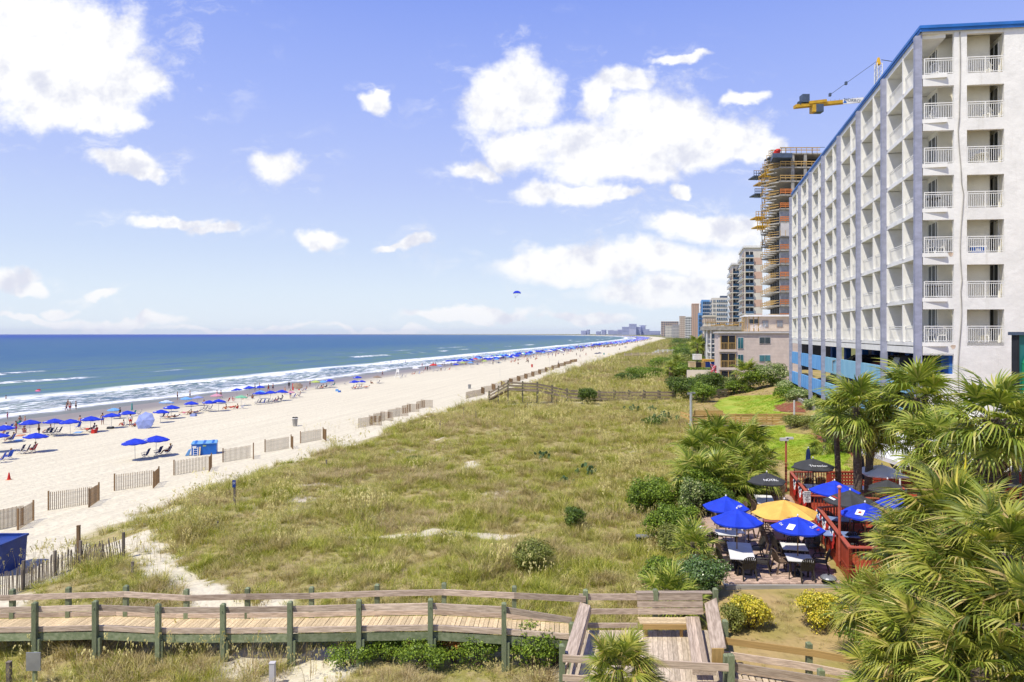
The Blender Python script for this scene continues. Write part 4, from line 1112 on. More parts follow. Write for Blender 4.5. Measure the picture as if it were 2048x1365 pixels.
# ---- peach and white condominium pair
def condo(label, x0, x1, ytop, Y, depth, cols, wall, fh_, x_peach=None, base=8):
    b = Bld('condominium_tower', label, x0, x1, ytop, Y, depth, base, 'building', wall, None)
    b.box('roof_cap', b.X0 - .6, b.X1 + .3, -.6, depth, b.z1, b.z1 + .9, 'white')
    n = int((b.z1 - 14) / fh_)
    for k in range(n + 1):
        z = b.z1 - 1.2 - (k + 1) * fh_
        if z < 9: break
        for (p0, p1) in cols:
            f = b.box('balcony', b.px(p0), b.px(p1), -1.2, -.004, z - .22, z, 'white')
            b.box('railing', b.px(p0), b.px(p1), -1.2, -1.1, z + .02, z + 1.05, 'glassblue', f)
            b.box('opening', b.px(p0), b.px(p1) - .2, -.1, -.006, z + .02, z + fh_ - .5, 'dark', f)  # dark plate on the wall, painted shade of the balcony recess
            b.box('pier', (b.px(p0) + b.px(p1)) / 2 - .15, (b.px(p0) + b.px(p1)) / 2 + .15, -.4, -.11, z + .02, z + fh_ - .24, 'offwhite', f)
        if x_peach and (k // 1) % 2: b.box('wall_panel', b.px(x_peach[0]), b.px(x_peach[1]), -.06, -.004, z, z + fh_ - .01, 'peach')
        for j in range(3):
            d0 = .5 + j * depth / 3.2
            f = b.box('balcony', b.X0 - 1.2, b.X0 - .004, d0, d0 + depth / 4, z - .22, z, 'white')
            b.box('railing', b.X0 - 1.2, b.X0 - 1.1, d0, d0 + depth / 4, z + .02, z + 1.05, 'glassblue', f)
            b.box('opening', b.X0 - .1, b.X0 - .006, d0 + .2, d0 + depth / 4 - .2, z + .02, z + fh_ - .5, 'tanw', f)
    return b
condo('peach and off white condominium tower left of the unfinished tower', 1489, 1525, 496, 292, 26, ((1491, 1507),), 'offwhite', 3.0, (1508, 1524))
condo('off white condominium wing stepping down left of the peach tower', 1465, 1490, 530, 325, 26, ((1466, 1478), (1480, 1488)), 'offwhite', 3.0)
# ---- office-like white block with ribbon windows
b = Bld('apartment_block', 'white block with dark ribbon windows left of the condominium towers', 1424, 1456, 596, 470, 40, 8, 'building', 'offwhite')
for k in range(8):
    z = b.z1 - 3 - k * 3.05
    if k < 6:
        f = b.box('window_band', b.px(1433), b.X1, -.3, -.004, z, z + 1.5, 'glassblue'); 
        for j in range(7): b.box('mullion', b.px(1433) + j * 1.25, b.px(1433) + j * 1.25 + .2, -.36, -.302, z, z + 1.5, 'white', f)
    b.box('window', b.px(1426), b.px(1431), -.3, -.004, z, z + 1.5, 'metal')
    b.side_bands(2, 36, [z], 1.4, 'glass')
b.box('roof_plant', b.px(1441), b.X1, 4, 10, b.z1, b.z1 + 1.6, 'steelb')
# ---- blue glass hotel
b = Bld('glass_hotel', 'blue glass fronted hotel with white frame left of the white block', 1403, 1424, 600, 560, 40, 8, 'building', 'lblue')
for k in range(12):
    z = b.z1 - 4 - k * 3.2
    for j in range(5):
        x = b.X0 + 1.0 + j * 1.55
        f = b.box('window', x, x + 1.3, -.4, -.004, z, z + 2.5, 'glassblue'); b.box('sill', x - .1, x + 1.4, -.7, -.402, z - .5, z - .1, 'white', f)
    b.side_bands(1, 38, [z], 2.0, 'glassblue')
b = Bld('glass_hotel', 'low bright blue glass wing in front of the pink tower', 1397, 1404, 626, 545, 20, 8, 'building', 'lblue')
for k in range(6): b.box('window_band', b.X0 + .3, b.X1 - .3, -.4, -.004, b.z1 - 4 - k * 3.2, b.z1 - 1.9 - k * 3.2, 'glassblue')
# ---- further towers
def ftower(label, x0, x1, yt, Y, depth, wall, nx, ny, g='glass', base=8, wf=.55, name='apartment_tower', hf=.5):
    b = Bld(name, label, x0, x1, yt, Y, depth, base, 'building', wall)
    w = (b.X1 - b.X0) / nx; h_ = (b.z1 - base) / ny
    for i in range(nx):
        for k in range(ny):
            b.box('window', b.X0 + w * (i + .5 - wf / 2), b.X0 + w * (i + .5 + wf / 2), -.4, -.004, base + h_ * (k + .25), base + h_ * (k + .25 + hf), g)
    b.side_bands(depth * .1, depth * .9, [base + h_ * (k + .25) for k in range(ny)], h_ * .45, g)
    b.box('roof_parapet', b.X0 - .3, b.X1 + .3, -.4, depth, b.z1, b.z1 + .8, wall)
    return b
ftower('pink and tan tower with small windows left of the blue glass hotel', 1384, 1398, 609, 720, 40, 'peach', 3, 18, 'tanw')
ftower('white tower with square dark windows right of the far tan block', 1371, 1384, 635, 800, 35, 'white', 4, 9, 'glass')
ftower('tan tower left of the white tower with square windows', 1359, 1371, 634, 900, 40, 'tanw', 3, 11, 'offwhite')
ftower('long brown block far down the beach with twin roofs', 1322, 1357, 644, 1500, 60, 'tanw', 8, 8, 'glassblue')
ftower('pale low building in front of the brown block', 1330, 1344, 653, 1150, 50, 'offwhite', 5, 4, 'metal', wf=.4)
ftower('second pale low building in front of the brown block', 1345, 1359, 651, 1000, 50, 'house', 5, 4, 'metal', wf=.4)
ftower('white tower half hidden behind palms near the far shore', 1363, 1376, 641, 980, 35, 'white', 3, 8, 'glass')
ftower('sandy gable building between the blue hotel and the beige house', 1408, 1432, 634, 330, 25, 'offwhite', 5, 4, 'tanw')
# skyline miles away, distance haze put into its wall colours
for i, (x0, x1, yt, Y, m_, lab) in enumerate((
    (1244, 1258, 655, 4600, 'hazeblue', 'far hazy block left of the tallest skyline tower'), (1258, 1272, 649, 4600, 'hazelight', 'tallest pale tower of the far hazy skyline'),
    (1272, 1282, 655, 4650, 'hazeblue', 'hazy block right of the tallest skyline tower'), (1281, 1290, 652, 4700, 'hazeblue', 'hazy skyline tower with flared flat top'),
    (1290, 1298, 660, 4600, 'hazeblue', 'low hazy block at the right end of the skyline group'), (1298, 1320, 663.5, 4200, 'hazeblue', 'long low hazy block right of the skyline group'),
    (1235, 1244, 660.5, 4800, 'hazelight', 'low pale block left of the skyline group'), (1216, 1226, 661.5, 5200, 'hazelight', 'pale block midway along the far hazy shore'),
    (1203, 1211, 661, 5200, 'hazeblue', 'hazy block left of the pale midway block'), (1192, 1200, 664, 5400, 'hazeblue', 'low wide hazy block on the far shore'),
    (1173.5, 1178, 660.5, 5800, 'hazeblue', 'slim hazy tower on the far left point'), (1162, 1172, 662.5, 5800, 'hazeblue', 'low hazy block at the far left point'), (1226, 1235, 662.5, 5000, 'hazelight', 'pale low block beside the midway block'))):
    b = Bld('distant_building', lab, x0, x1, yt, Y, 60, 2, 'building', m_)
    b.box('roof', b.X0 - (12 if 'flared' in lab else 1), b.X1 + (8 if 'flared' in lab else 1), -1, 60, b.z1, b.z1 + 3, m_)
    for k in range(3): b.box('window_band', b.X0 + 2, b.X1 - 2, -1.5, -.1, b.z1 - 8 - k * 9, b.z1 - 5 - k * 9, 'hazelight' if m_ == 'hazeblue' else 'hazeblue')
# ================================================================== BOARDWALKS AND FENCES
# unit boards, shared between alike pieces and stretched to length
def unit_box(name, m_):
    me = MB().box(-.5, .5, -.5, .5, -.5, .5).mesh(name); me.materials.append(m_); return me
UB = {}
def piece(name, m_, parent, a, b, w, h, up=(0, 0, 1)):
    """a board from a to b (world), w across, h along 'up'; its own object on a shared unit mesh"""
    if m_ not in UB: UB[m_] = unit_box('board', M[m_])
    a = Vector(a); b = Vector(b); d = b - a; L_ = d.length; d.normalize(); up = Vector(up)
    y = up.cross(d).normalized(); z = d.cross(y)
    mt = Matrix((d, y, z)).transposed().to_4x4()
    o = bpy.data.objects.new(name, UB[m_])
    o.matrix_local = Matrix.Translation((a + b) / 2 - world_of(parent)) @ mt @ Matrix.Diagonal((L_, w, h, 1))
    o.parent = parent; COL.objects.link(o)
    return o
def post(parent, p, z0, z1, w=.15, m_='greenwood', cap=True):
    o = piece('post', m_, parent, (p[0], p[1], z0), (p[0], p[1], z1), w, w, (0, 1, 0))
    if cap:
        c = MB().hexa([(p[0] - w / 2, p[1] - w / 2, z1), (p[0] + w / 2, p[1] - w / 2, z1), (p[0] + w / 2, p[1] + w / 2, z1), (p[0] - w / 2, p[1] + w / 2, z1),
                       (p[0] - w / 4, p[1] - w / 4, z1 + .035), (p[0] + w / 4, p[1] - w / 4, z1 + .035), (p[0] + w / 4, p[1] + w / 4, z1 + .035), (p[0] - w / 4, p[1] + w / 4, z1 + .035)])
        c.build('post_cap', M[m_], parent, world=True)
    return o
# ---- near boardwalk
NP = [(-70, 1204, 1264), (75.6, 1203, 1262), (195.7, 1200, 1259), (320.8, 1206.5, 1265), (449.8, 1205.7, 1265), (583, 1201.5, 1263.7), (720, 1198, 1261), (862, 1196, 1259), (1008, 1204, 1267), (1143, 1243, 1277)]
FP = [(-100, 1180), (25, 1180), (137, 1176), (252, 1172.5), (373, 1180), (495, 1177), (623, 1175.5), (754, 1170.5), (888, 1167.6), (1028.5, 1174), (1171, 1181)]
Yn = lambda px: 23.4 - px * 0.0022
bw = thing('boardwalk', 'long weathered wooden boardwalk with green posts crossing the bottom of the picture', 'boardwalk', (P(500, 1264, 22).x, 22.8, 3.0))
nv = []
for (px, yt, yd) in NP:
    Y = Yn(px); p = P(px, yd, Y); nv.append((p, P(px, yt, Y).z))
WID = 1.08
fv = [Vector((p.x - .15 * 0 + (0.02), p.y + WID, p.z)) for p, _ in nv]
def on_line(pts, x):
    for i in range(len(pts) - 1):
        if pts[i].x <= x <= pts[i + 1].x:
            f_ = (x - pts[i].x) / (pts[i + 1].x - pts[i].x); return pts[i].lerp(pts[i + 1], f_)
    return pts[0] if x < pts[0].x else pts[-1]
nl = [p for p, _ in nv]
for i, (p, z1) in enumerate(nv):
    gz = zg(p.x, p.y) - .3
    post(bw, (p.x, p.y - .14), gz, z1 if i < 9 else z1)
    # short sister block low on the near posts
    if i < 9: piece('post_block', 'greenwood', bw, (p.x + .12, p.y - .12, gz), (p.x + .12, p.y - .12, p.z - .22), .1, .12, (0, 1, 0))
    piece('bolt', 'greenwood', bw, (p.x, p.y - .245, z1 - .2), (p.x, p.y - .215, z1 - .2), .03, .03)
farp = []
for (px, yt) in FP:
    Y = Yn(px) + WID + .12; q = P(px, yt, Y)
    farp.append(q)
    gz = zg(q.x, q.y) - .3
    post(bw, (q.x, q.y), gz, q.z)
for i in range(len(nl) - 1):
    a, b = nl[i], nl[i + 1]
    up = Vector((0, 0, 1))
    # top rail and curb on the near side, joists below
    if i < 8: piece('rail', 'wood', bw, a + Vector((0, -.02, .74)), b + Vector((0, -.02, .74)), .045, .185)
    else: piece('rail', 'wood', bw, a + Vector((0, -.02, .74)), b + Vector((0, -.02, .55)), .045, .185)
    piece('curb_board', 'wood', bw, a + Vector((0, -.02, .06)), b + Vector((0, -.02, .06)), .045, .17)
    piece('joist', 'greenwood', bw, a + Vector((0, -.01, -.20)), b + Vector((0, -.01, -.20)), .05, .25)
    piece('joist', 'greenwood', bw, a + Vector((0, WID - .05, -.20)), b + Vector((0, WID - .05, -.20)), .05, .25)
    piece('curb_board', 'wood', bw, a + Vector((0, WID + .01, .10)), b + Vector((0, WID + .01, .10)), .045, .16)
for i in range(len(farp) - 1):
    a, b = farp[i], farp[i + 1]
    piece('rail', 'wood', bw, a + Vector((0, -.10, -.25)), b + Vector((0, -.10, -.25)), .045, .19)
x = nl[0].x
while x < nl[-1].x:
    a = on_line(nl, x)
    # the planks lie a little askew, square to each bay
    i = min(max(0, sum(1 for p in nl if p.x <= x) - 1), len(nl) - 2)
    s_ = (nl[i + 1].y - nl[i].y) / (nl[i + 1].x - nl[i].x)
    sl_ = (nl[i + 1].z - nl[i].z) / (nl[i + 1].x - nl[i].x)
    piece('plank', 'plank', bw, (a.x, a.y + .005, a.z - .02 + random.uniform(-.003, .003)), (a.x - s_ * WID * .5 + random.uniform(-.01, .01), a.y + WID - .02, a.z - .02), .138, .035, (-sl_, 0, 1))
    x += .15
# ---- platform with benches
PZd = 4.47
pf = thing('boardwalk_platform', 'square wooden viewing platform with slatted benches at the boardwalk end', 'platform', (4.0, 20.2, 3.2))
PB = [(2.15, 21.95), (6.45, 21.95), (5.70, 18.1), (1.45, 18.4)]      # back left, back right, front right, front left
def pl(u, v_):                                                      # u across 0..1, v depth 0 front .. 1 back
    f_ = Vector(PB[3]).lerp(Vector(PB[2]), u); b_ = Vector(PB[0]).lerp(Vector(PB[1]), u)
    q = f_.lerp(b_, v_); return Vector((q.x, q.y, PZd))
n = 29
for i in range(n):
    u = (i + .5) / n
    piece('plank', 'greypl', pf, pl(u, 0.0) + Vector((0, 0, -.02)), pl(u, 1.0) + Vector((0, 0, -.02)), .138, .035)
for a, b in ((pl(0, 0), pl(1, 0)), (pl(0, 0), pl(0, 1)), (pl(1, 0), pl(1, 1)), (pl(0, 1), pl(1, 1))):
    piece('joist', 'greenwood', pf, a + Vector((0, 0, -.18)), b + Vector((0, 0, -.18)), .06, .25)
for u, v_, z1 in ((0, .0, 5.6), (1, -.02, 5.52), (1.02, .52, 5.55), (1.0, 1.03, 5.75), (.55, 1.03, 5.72)):
    q = pl(u, v_); post(pf, q + Vector((-.1 if u == 0 else .1, 0, 0)), zg(q.x, q.y) - .3, z1)
# front rails
for dz, h_ in ((.82, .19), (.30, .17)): piece('rail', 'wood', pf, pl(-.02, -.01) + Vector((0, -.05, dz)), pl(1.02, -.01) + Vector((0, -.05, dz - .1)), .045, h_)
# left side: wide leaning cap boards
piece('side_board', 'wood', pf, pl(0.0, 0.0) + Vector((.12, 0, .86)), pl(0.02, .98) + Vector((.12, 0, .86)), .33, .04, (.25, 0, 1))
piece('side_board', 'wood', pf, pl(0.0, 0.0) + Vector((.28, 0, .66)), pl(0.02, .98) + Vector((.28, 0, .66)), .04, .26)
piece('side_board', 'wood', pf, pl(0.0, 0.0) + Vector((-.02, 0, .40)), pl(0.0, .98) + Vector((-.02, 0, .40)), .04, .17)
# back rails left of the bench
for dz, h_ in ((1.02, .2), (.55, .17), (.1, .15)): piece('rail', 'wood', pf, pl(.0, 1.02) + Vector((0, .05, dz)), pl(.44, 1.02) + Vector((0, .05, dz)), .045, h_)
# bench along the back and the right side
bx0, bx1 = .44, 1.0
for i in range(3): piece('backrest_board', 'wood', pf, pl(bx0, .99) + Vector((0, .06 * i, .62 + .2 * i)), pl(.93, .99) + Vector((0, .06 * i, .62 + .2 * i)), .04, .185, (0, .2, 1))
piece('backrest_cap', 'wood', pf, pl(bx0 - .01, 1.03) + Vector((0, .08, 1.14)), pl(1.0, 1.03) + Vector((0, .08, 1.14)), .2, .04)
for i in range(3): piece('seat_board', 'plank', pf, pl(bx0, .96) + Vector((0, -.05 - .15 * i, .45)), pl(.80, .96) + Vector((0, -.05 - .15 * i, .45)), .14, .04)
piece('seat_front', 'newwood', pf, pl(bx0 + .02, .96) + Vector((0, -.43, .35)), pl(.78, .96) + Vector((0, -.43, .35)), .04, .15)
for u in (.50, .76): piece('bench_leg', 'newwood', pf, pl(u, .88) + Vector((0, 0, 0)), pl(u, .88) + Vector((0, 0, .42)), .09, .09, (0, 1, 0))
for i in range(3): piece('seat_board', 'wood', pf, pl(.80, .12) + Vector((.05 + .15 * i, 0, .45)), pl(.80, .98) + Vector((.05 + .15 * i, 0, .45)), .14, .04)
piece('seat_front', 'wood', pf, pl(.80, .10) + Vector((-.02, 0, .35)), pl(.92, .10) + Vector((.1, 0, .35)), .04, .15)
piece('side_board', 'wood', pf, pl(.93, .12) + Vector((.15, 0, .90)), pl(.95, .99) + Vector((.15, 0, .95)), .42, .04, (-.6, 0, 1))
piece('side_board', 'wood', pf, pl(.93, .12) + Vector((.0, 0, .66)), pl(.95, .99) + Vector((.0, 0, .70)), .04, .2)
piece('bench_end', 'newwood', pf, pl(.93, .10) + Vector((.1, 0, .45)), pl(.93, .10) + Vector((.1, 0, 1.0)), .32, .05, (0, 1, 0))
# ---- ramp going down to the right of the platform
rp = thing('ramp', 'wooden ramp with yellow brown rails running off to the right of the platform', 'ramp', (9, 18.8, 3.3))
rb = [P(1436, 1262, 19.9), P(1618, 1287, 19.3), P(1800, 1320, 18.6)]
rf = [P(1453, 1311, 18.25), P(1642, 1340, 17.7), P(1830, 1372, 17.1)]
for q in rb + rf: post(rp, q, zg(q.x, q.y) - .5, q.z)
for L_, rows in ((rb, (-.22, -.62, -1.0)), (rf, (-.22, -.62, -.98))):
    for i in range(2):
        for j, dz in enumerate(rows):
            piece('rail', 'newwood' if j == 0 and L_ is rb else 'wood', rp, L_[i] + Vector((0, -.1, dz)), L_[i + 1] + Vector((0, -.1, dz)), .045, .19)
for i in range(26):
    f_ = i / 26
    a = rf[0].lerp(rf[2], f_); b = rb[0].lerp(rb[2], f_)
    piece('plank', 'greypl', rp, a + Vector((0, .0, -1.05)), b + Vector((0, 0, -1.15)), .14, .035)

# ---- middle boardwalk (yellow brown boards, behind the palmettos)
mb_ = thing('boardwalk', 'yellow brown low boardwalk between the two lawns with grey lamp poles', 'boardwalk', (*G(1500, 845)[:2], 4.5))
zd = 5.0; Ym = 9.0 * F / (851 - HZ)
A_ = Vector(((1386 - 1024) / F * Ym, Ym, zd)); B_ = Vector(((1640 - 1024) / F * (Ym + .5), Ym + .5, zd))
nn = 8
for i in range(nn + 1):
    q = A_.lerp(B_, i / nn)
    for dy in (0, 1.6): piece('post', 'newwood', mb_, (q.x, q.y + dy, zg(q.x, q.y) - .3), (q.x, q.y + dy, zd + .95), .12, .12, (0, 1, 0))
for i in range(nn):
    a, b = A_.lerp(B_, i / nn), A_.lerp(B_, (i + 1) / nn)
    for dz in (.85, .45, .1):
        for dy in (0, 1.6): piece('rail', 'newwood', mb_, a + Vector((0, dy - .08, dz)), b + Vector((0, dy - .08, dz)), .045, .14)
x = A_.x
while x < B_.x:
    piece('plank', 'greypl', mb_, (x, Ym, zd - .02), (x, Ym + 1.7, zd - .02), .19, .035); x += .2
s0 = P(1361, 842, Ym + 1)
for dz in (.9, .45): piece('stair_rail', 'newwood', mb_, A_ + Vector((0, 0, dz)), s0 + Vector((0, 0, dz * .6 + .3)), .045, .18)
# solid bench back on it
for i in range(3): piece('bench_board', 'newwood', mb_, P(1388, 823, Ym - .2) + Vector((0, 0, -.17 * i)), P(1446, 823, Ym - .2) + Vector((0, 0, -.17 * i)), .04, .16)

def rail_walk(label, pts, rows, mpost, mrail, n_each, postw=.16, ph=1.15, width=1.3, name='boardwalk', group=None, planks=True):
    o = thing(name, label, 'boardwalk', (pts[0].x, pts[0].y, pts[0].z), 0, group)
    for i in range(len(pts) - 1):
        a, b = pts[i], pts[i + 1]
        for j in range(n_each[i] + (1 if i == len(pts) - 2 else 0)):
            q = a.lerp(b, j / n_each[i])
            for dy in (0, width):
                piece('post', mpost, o, (q.x, q.y + dy, min(zg(q.x, q.y + dy), q.z) - .3), (q.x, q.y + dy, q.z + ph), postw, postw, (0, 1, 0))
        for j in range(n_each[i]):
            q, r = a.lerp(b, j / n_each[i]), a.lerp(b, (j + 1) / n_each[i])
            for dz in rows:
                for dy in (0, width): piece('rail', mrail, o, q + Vector((0, dy - .1, dz)), r + Vector((0, dy - .1, dz)), .045, .19)
        if planks: piece('deck', 'greypl', o, a + Vector((0, width / 2, -.05)), b + Vector((0, width / 2, -.05)), width, .06)
    return o
Yb = 103
q = lambda x, y, Y=Yb: P(x, y, Y)
rail_walk('grey brown boardwalk with double posts across the dune in the middle distance', [q(978, 801, 107), q(1016, 780, 104), q(1075, 783), q(1135, 796), q(1200, 800), q(1350, 800)], (1.05, .6, .12), 'oldpost', 'oldrail', [2, 2, 2, 2, 5], .22, 1.35)
rail_walk('curving plank fence walk behind the round lawn', [q(1425, 797, 100), q(1452, 794, 103), q(1470, 792, 106), q(1500, 790, 107), q(1562, 789, 108)], (1.0, .55, .1), 'oldpost', 'oldrail', [2, 1, 2, 3], .18, 1.2, .6, planks=False)
rail_walk('dark far boardwalk crossing the dune near the white railing', [q(1250, 712, 300), q(1290, 711, 300), q(1410, 711, 300)], (1.0, .5, .1), 'wood', 'wood', [3, 8], .25, 1.2)
rail_walk('thin dark boardwalk furthest across the dune', [q(1312, 691, 560), q(1400, 690, 560)], (1.0, .4), 'wood', 'wood', [8], .4, 1.3)
rail_walk('white railed boardwalk with steps far across the dune', [q(1306, 710, 330), q(1317, 705, 332), q(1345, 704, 334), q(1384, 704, 336)], (1.0, .5), 'white', 'white', [2, 3, 4], .3, 1.3)

# ---- sand fences: short zig-zag slat panels
def slat_panel(parent, a, b, n, h=1.22, m_='slat', w=.038, lean=0.0, stuff=False, jit=.02):
    a = Vector(a); b = Vector(b)
    mb = MB()
    for i in range(n):
        q = a.lerp(b, i / (n - 1)); hh = h + random.uniform(-jit, jit)
        z0 = zg(q.x, q.y) - .12
        l_ = Vector((random.uniform(-lean, lean), random.uniform(-lean, lean), 0)) * hh
        p0 = Vector((q.x, q.y, z0)); p1 = Vector((q.x, q.y, z0 + hh + .12)) + l_
        if stuff: mb.beam(p0, p1, w, .014, (0, 1, 0))
        else: piece('slat', m_, parent, p0, p1, w, .014, (0, 1, 0))
    if stuff: mb.build('slats', M[m_], parent, world=True, kind='stuff')
    for hz in (.25, .62, .98):
        if hz < h - .1:
            piece('wire', 'metal', parent, (a.x, a.y - .012, zg(a.x, a.y) + hz), (b.x, b.y - .012, zg(b.x, b.y) + hz), .008, .008)
sf = [((-12, 1062), (46, 1050), (74, 1052)), ((97, 1021), (182, 1008), (198, 1008)), ((229, 982), (306, 971), (320, 970)), ((348, 951), (414, 940), (424, 939)),
      ((446, 925), (500, 916), (509, 915)), ((530, 905), (577, 897), (590, 896)), ((601, 887), (642, 880), (656, 879))]
nm = ['leftmost', 'second from the left', 'third from the left', 'fourth from the left', 'fifth from the left', 'sixth from the left', 'seventh from the left']
for i, (a, b, c_) in enumerate(sf):
    A1, B1, C1 = G(*a), G(*b), G(*c_)
    # return panel comes back towards the dune
    C0 = Vector((B1.x - .05, B1.y + 1.0, 0)); C1 = Vector((B1.x + .62 + .05 * i, B1.y - 1.3, 0))
    o = thing('sand_fence', 'brown slatted sand fence panel pair on the beach, ' + nm[i] + ' in the row', 'fence', (A1.x, A1.y, zg(A1.x, A1.y)), 0, 'zigzag sand fence panels along the dune foot')
    slat_panel(o, (A1.x, A1.y, 0), (B1.x, B1.y, 0), 23)
    slat_panel(o, (C0.x, C0.y, 0), (C1.x, C1.y, 0), 15)
    for q_ in (A1, C0, C1):
        z0 = zg(q_.x, q_.y); piece('post', 'slat', o, (q_.x, q_.y, z0 - .3), (q_.x, q_.y, z0 + 1.32), .09, .06, (0, 1, 0))
sg = [((717, 856), (736, 852)), ((747, 846), (760, 843)), ((776, 837), (791, 834)), ((804, 828), (814, 825)), ((833, 819), (842, 816))]
for i, (a, b) in enumerate(sg):
    A1, B1 = G(*a), G(*b)
    o = thing('sand_fence', 'greyish sand fence panel pair in the clustered row, ' + ['nearest', 'second', 'middle', 'fourth', 'farthest'][i] + ' of five', 'fence', (A1.x, A1.y, zg(A1.x, A1.y)), 0, 'clustered sand fence panels beside the dune toe')
    slat_panel(o, (A1.x, A1.y, 0), (B1.x + .6, B1.y, 0), 17, w=.05, m_='slat')
    slat_panel(o, (B1.x - .2, B1.y + 1.6, 0), (B1.x + 2.0, B1.y - 1.2, 0), 17, w=.05, m_='slat')
# long zigzag run further on, behind the middle boardwalk
o = thing('sand_fence', 'long zigzag sand fence running up the beach beyond the middle boardwalk', 'fence', tuple(G(1000, 787)))
pts = []
for i in range(28):
    f_ = i / 27
    px = 942 + (1150 - 942) * f_ ** .75; py = 797 + (724 - 797) * f_ ** .72
    q_ = G(px, py); pts.append(Vector((q_.x + (.9 if i % 2 else -.9), q_.y, 0)))
for i in range(27):
    slat_panel(o, pts[i], pts[i + 1], max(8, int((pts[i + 1] - pts[i]).length / .26)), w=.07, stuff=True)
# ---- old leaning picket fence lower left
o = thing('picket_fence', 'old leaning grey picket fence running down beside the blue dumpster', 'fence', tuple(G(110, 1150)))
run = [(-20, 1205), (47, 1180), (110, 1152), (163, 1130), (205, 1128), (247, 1118)]
rp_ = [G(x, y) for x, y in run]
for i in range(5):
    a, b = rp_[i], rp_[i + 1]
    n_ = max(6, int((b - a).length / .085)); sh = .16 if i in (3,) else .06
    bias = (.0, .0, .02, .14, -.16)[i]
    for j in range(n_):
        q_ = a.lerp(b, j / n_); z0 = zg(q_.x, q_.y); hh = random.uniform(.85, 1.1)
        piece('slat', 'oldslat', o, (q_.x, q_.y, z0 - .1), (q_.x + (bias + random.uniform(-sh, sh) * .5) * hh, q_.y + random.uniform(-.05, .05), z0 + hh), .036, .014, (0, 1, 0))
    piece('wire', 'metal', o, (a.x, a.y - .02, zg(a.x, a.y) + .7), (b.x, b.y - .02, zg(b.x, b.y) + .7), .008, .008)
for q_, h_ in ((rp_[1], 1.25), (rp_[2], 1.15), (G(161, 1133), 1.2), (rp_[5], 1.25)): piece('post', 'oldslat', o, (q_.x, q_.y, zg(q_.x, q_.y) - .2), (q_.x, q_.y, zg(q_.x, q_.y) + h_), .1, .1, (0, 1, 0))
def stake(label, px, py, h_, w=.09, m_='oldslat', name='stake'):
    p = G(px, py); o = thing(name, label, 'post', (p.x, p.y, zg(p.x, p.y)))
    MB().box(-w / 2, w / 2, -w / 2, w / 2, -.3, h_).build('post', M[m_], o); MB().box(-w * .5 - .01, w * .5 + .01, -w * .5 - .01, w * .5 + .01, h_, h_ + .02).build('post_top', M[m_], o); return o
stake('tall brown wooden post above the picket fence', 157, 1118, 1.6, .13, 'slat')
stake('short dark stake in the grass right of the picket fence', 265, 1148, .5)
stake('thin dark stake standing in the grassy dune behind the twin walks', 880, 860, .9, .12)
stake('dark stake low in the grass left of the middle', 435, 1063, .5)
stake('dark stub post in dune grass right of the sign post', 653, 938, .7)
for i, (x, y) in enumerate(((927, 833), (952, 842), (1029, 838), (1055, 820), (1103, 803), (1113, 815))):
    stake('slim grey dune stake, ' + ['leftmost', 'second', 'third', 'fourth', 'fifth', 'rightmost'][i] + ' of those left of the round dark bush', x, y, 1.1, .07)
def sign_post(label, px, py, h_, pw, ph, mpost, mpanel, txt=None, sz=.1):
    p = G(px, py); o = thing('sign_post', label, 'sign', (p.x, p.y, zg(p.x, p.y)))
    MB().box(-.05, .05, -.05, .05, -.3, h_).build('post', M[mpost], o)
    b = MB().box(-pw / 2, pw / 2, -.085, -.052, h_ - ph, h_ + .02).build('panel', M[mpanel], o)
    if txt:
        for i, t_ in enumerate(txt):
            k = link('lettering', text_mesh(t_, sz, M['wtxt']), None, b, (0, -.09, h_ - .12 - i * sz * 1.2), (R(90), 0, 0))
    return o
sign_post('small dark notice on a post in the dune grass left of centre', 469, 1012, 1.55, .20, .42, 'oldslat', 'dumps', ['KEEP', 'OFF'], .07)
sign_post('grey backed sign on a green post at the bottom left', 70, 1375, 1.1, .45, .55, 'greenwood', 'metal')
stake('small dark stub post left of the grey backed sign at the bottom', 18, 1372, .75, .12)
stake('pale topped stake at the bottom edge left of centre', 545, 1372, .7, .16, 'house')
# grey equipment box beside the patio
p = G(1284, 1086); o = thing('equipment_box', 'small dark grey metal box standing in the grass left of the patio', 'box', (p.x, p.y, zg(p.x, p.y)))
MB().box(-.25, .25, -.15, .15, 0, .3).build('body', M['gcanv'], o); MB().box(-.29, .29, -.19, .19, .3, .35).build('lid', M['metal'], o)
# dumpster, lower left
p = G(50, 1158); o = thing('dumpster', 'dark blue metal dumpster cut off by the left edge of the picture', 'dumpster', (p.x - 1.2, p.y + .8, zg(p.x, p.y)))
zb = zg(p.x, p.y); hx = 1.45
m = MB()
X1 = p.x - 1.1; X0 = X1 - 3.2; Y0 = p.y; Y1 = Y0 + 1.7
m.hexa([(X0, Y0, zb), (X1 - .1, Y0, zb), (X1 - .1, Y1, zb), (X0, Y1, zb), (X0, Y0 - .1, zb + hx), (X1, Y0 - .1, zb + hx), (X1, Y1, zb + hx), (X0, Y1, zb + hx)])
m.build('body', M['dumps'], o, world=True)
for y0_, y1_ in ((Y0 - .14, Y0 - .02), (Y1 - .04, Y1 + .06)): MB().box(X0, X1 + .04, y0_, y1_, zb + hx + .002, zb + hx + .1).build('rim', M['dumps'], o, world=True)
MB().box(X1 - .08, X1 + .06, Y0 - .02, Y1 - .04, zb + hx + .002, zb + hx + .1).build('rim', M['dumps'], o, world=True)
for i in range(3): MB().box(X0, X1 - 1.0 - .3 * i, Y0 + .1 + .5 * i, Y0 + .5 + .5 * i, zb + hx + .1, zb + hx + .16).build('lid', M['boxblue'], o, world=True)
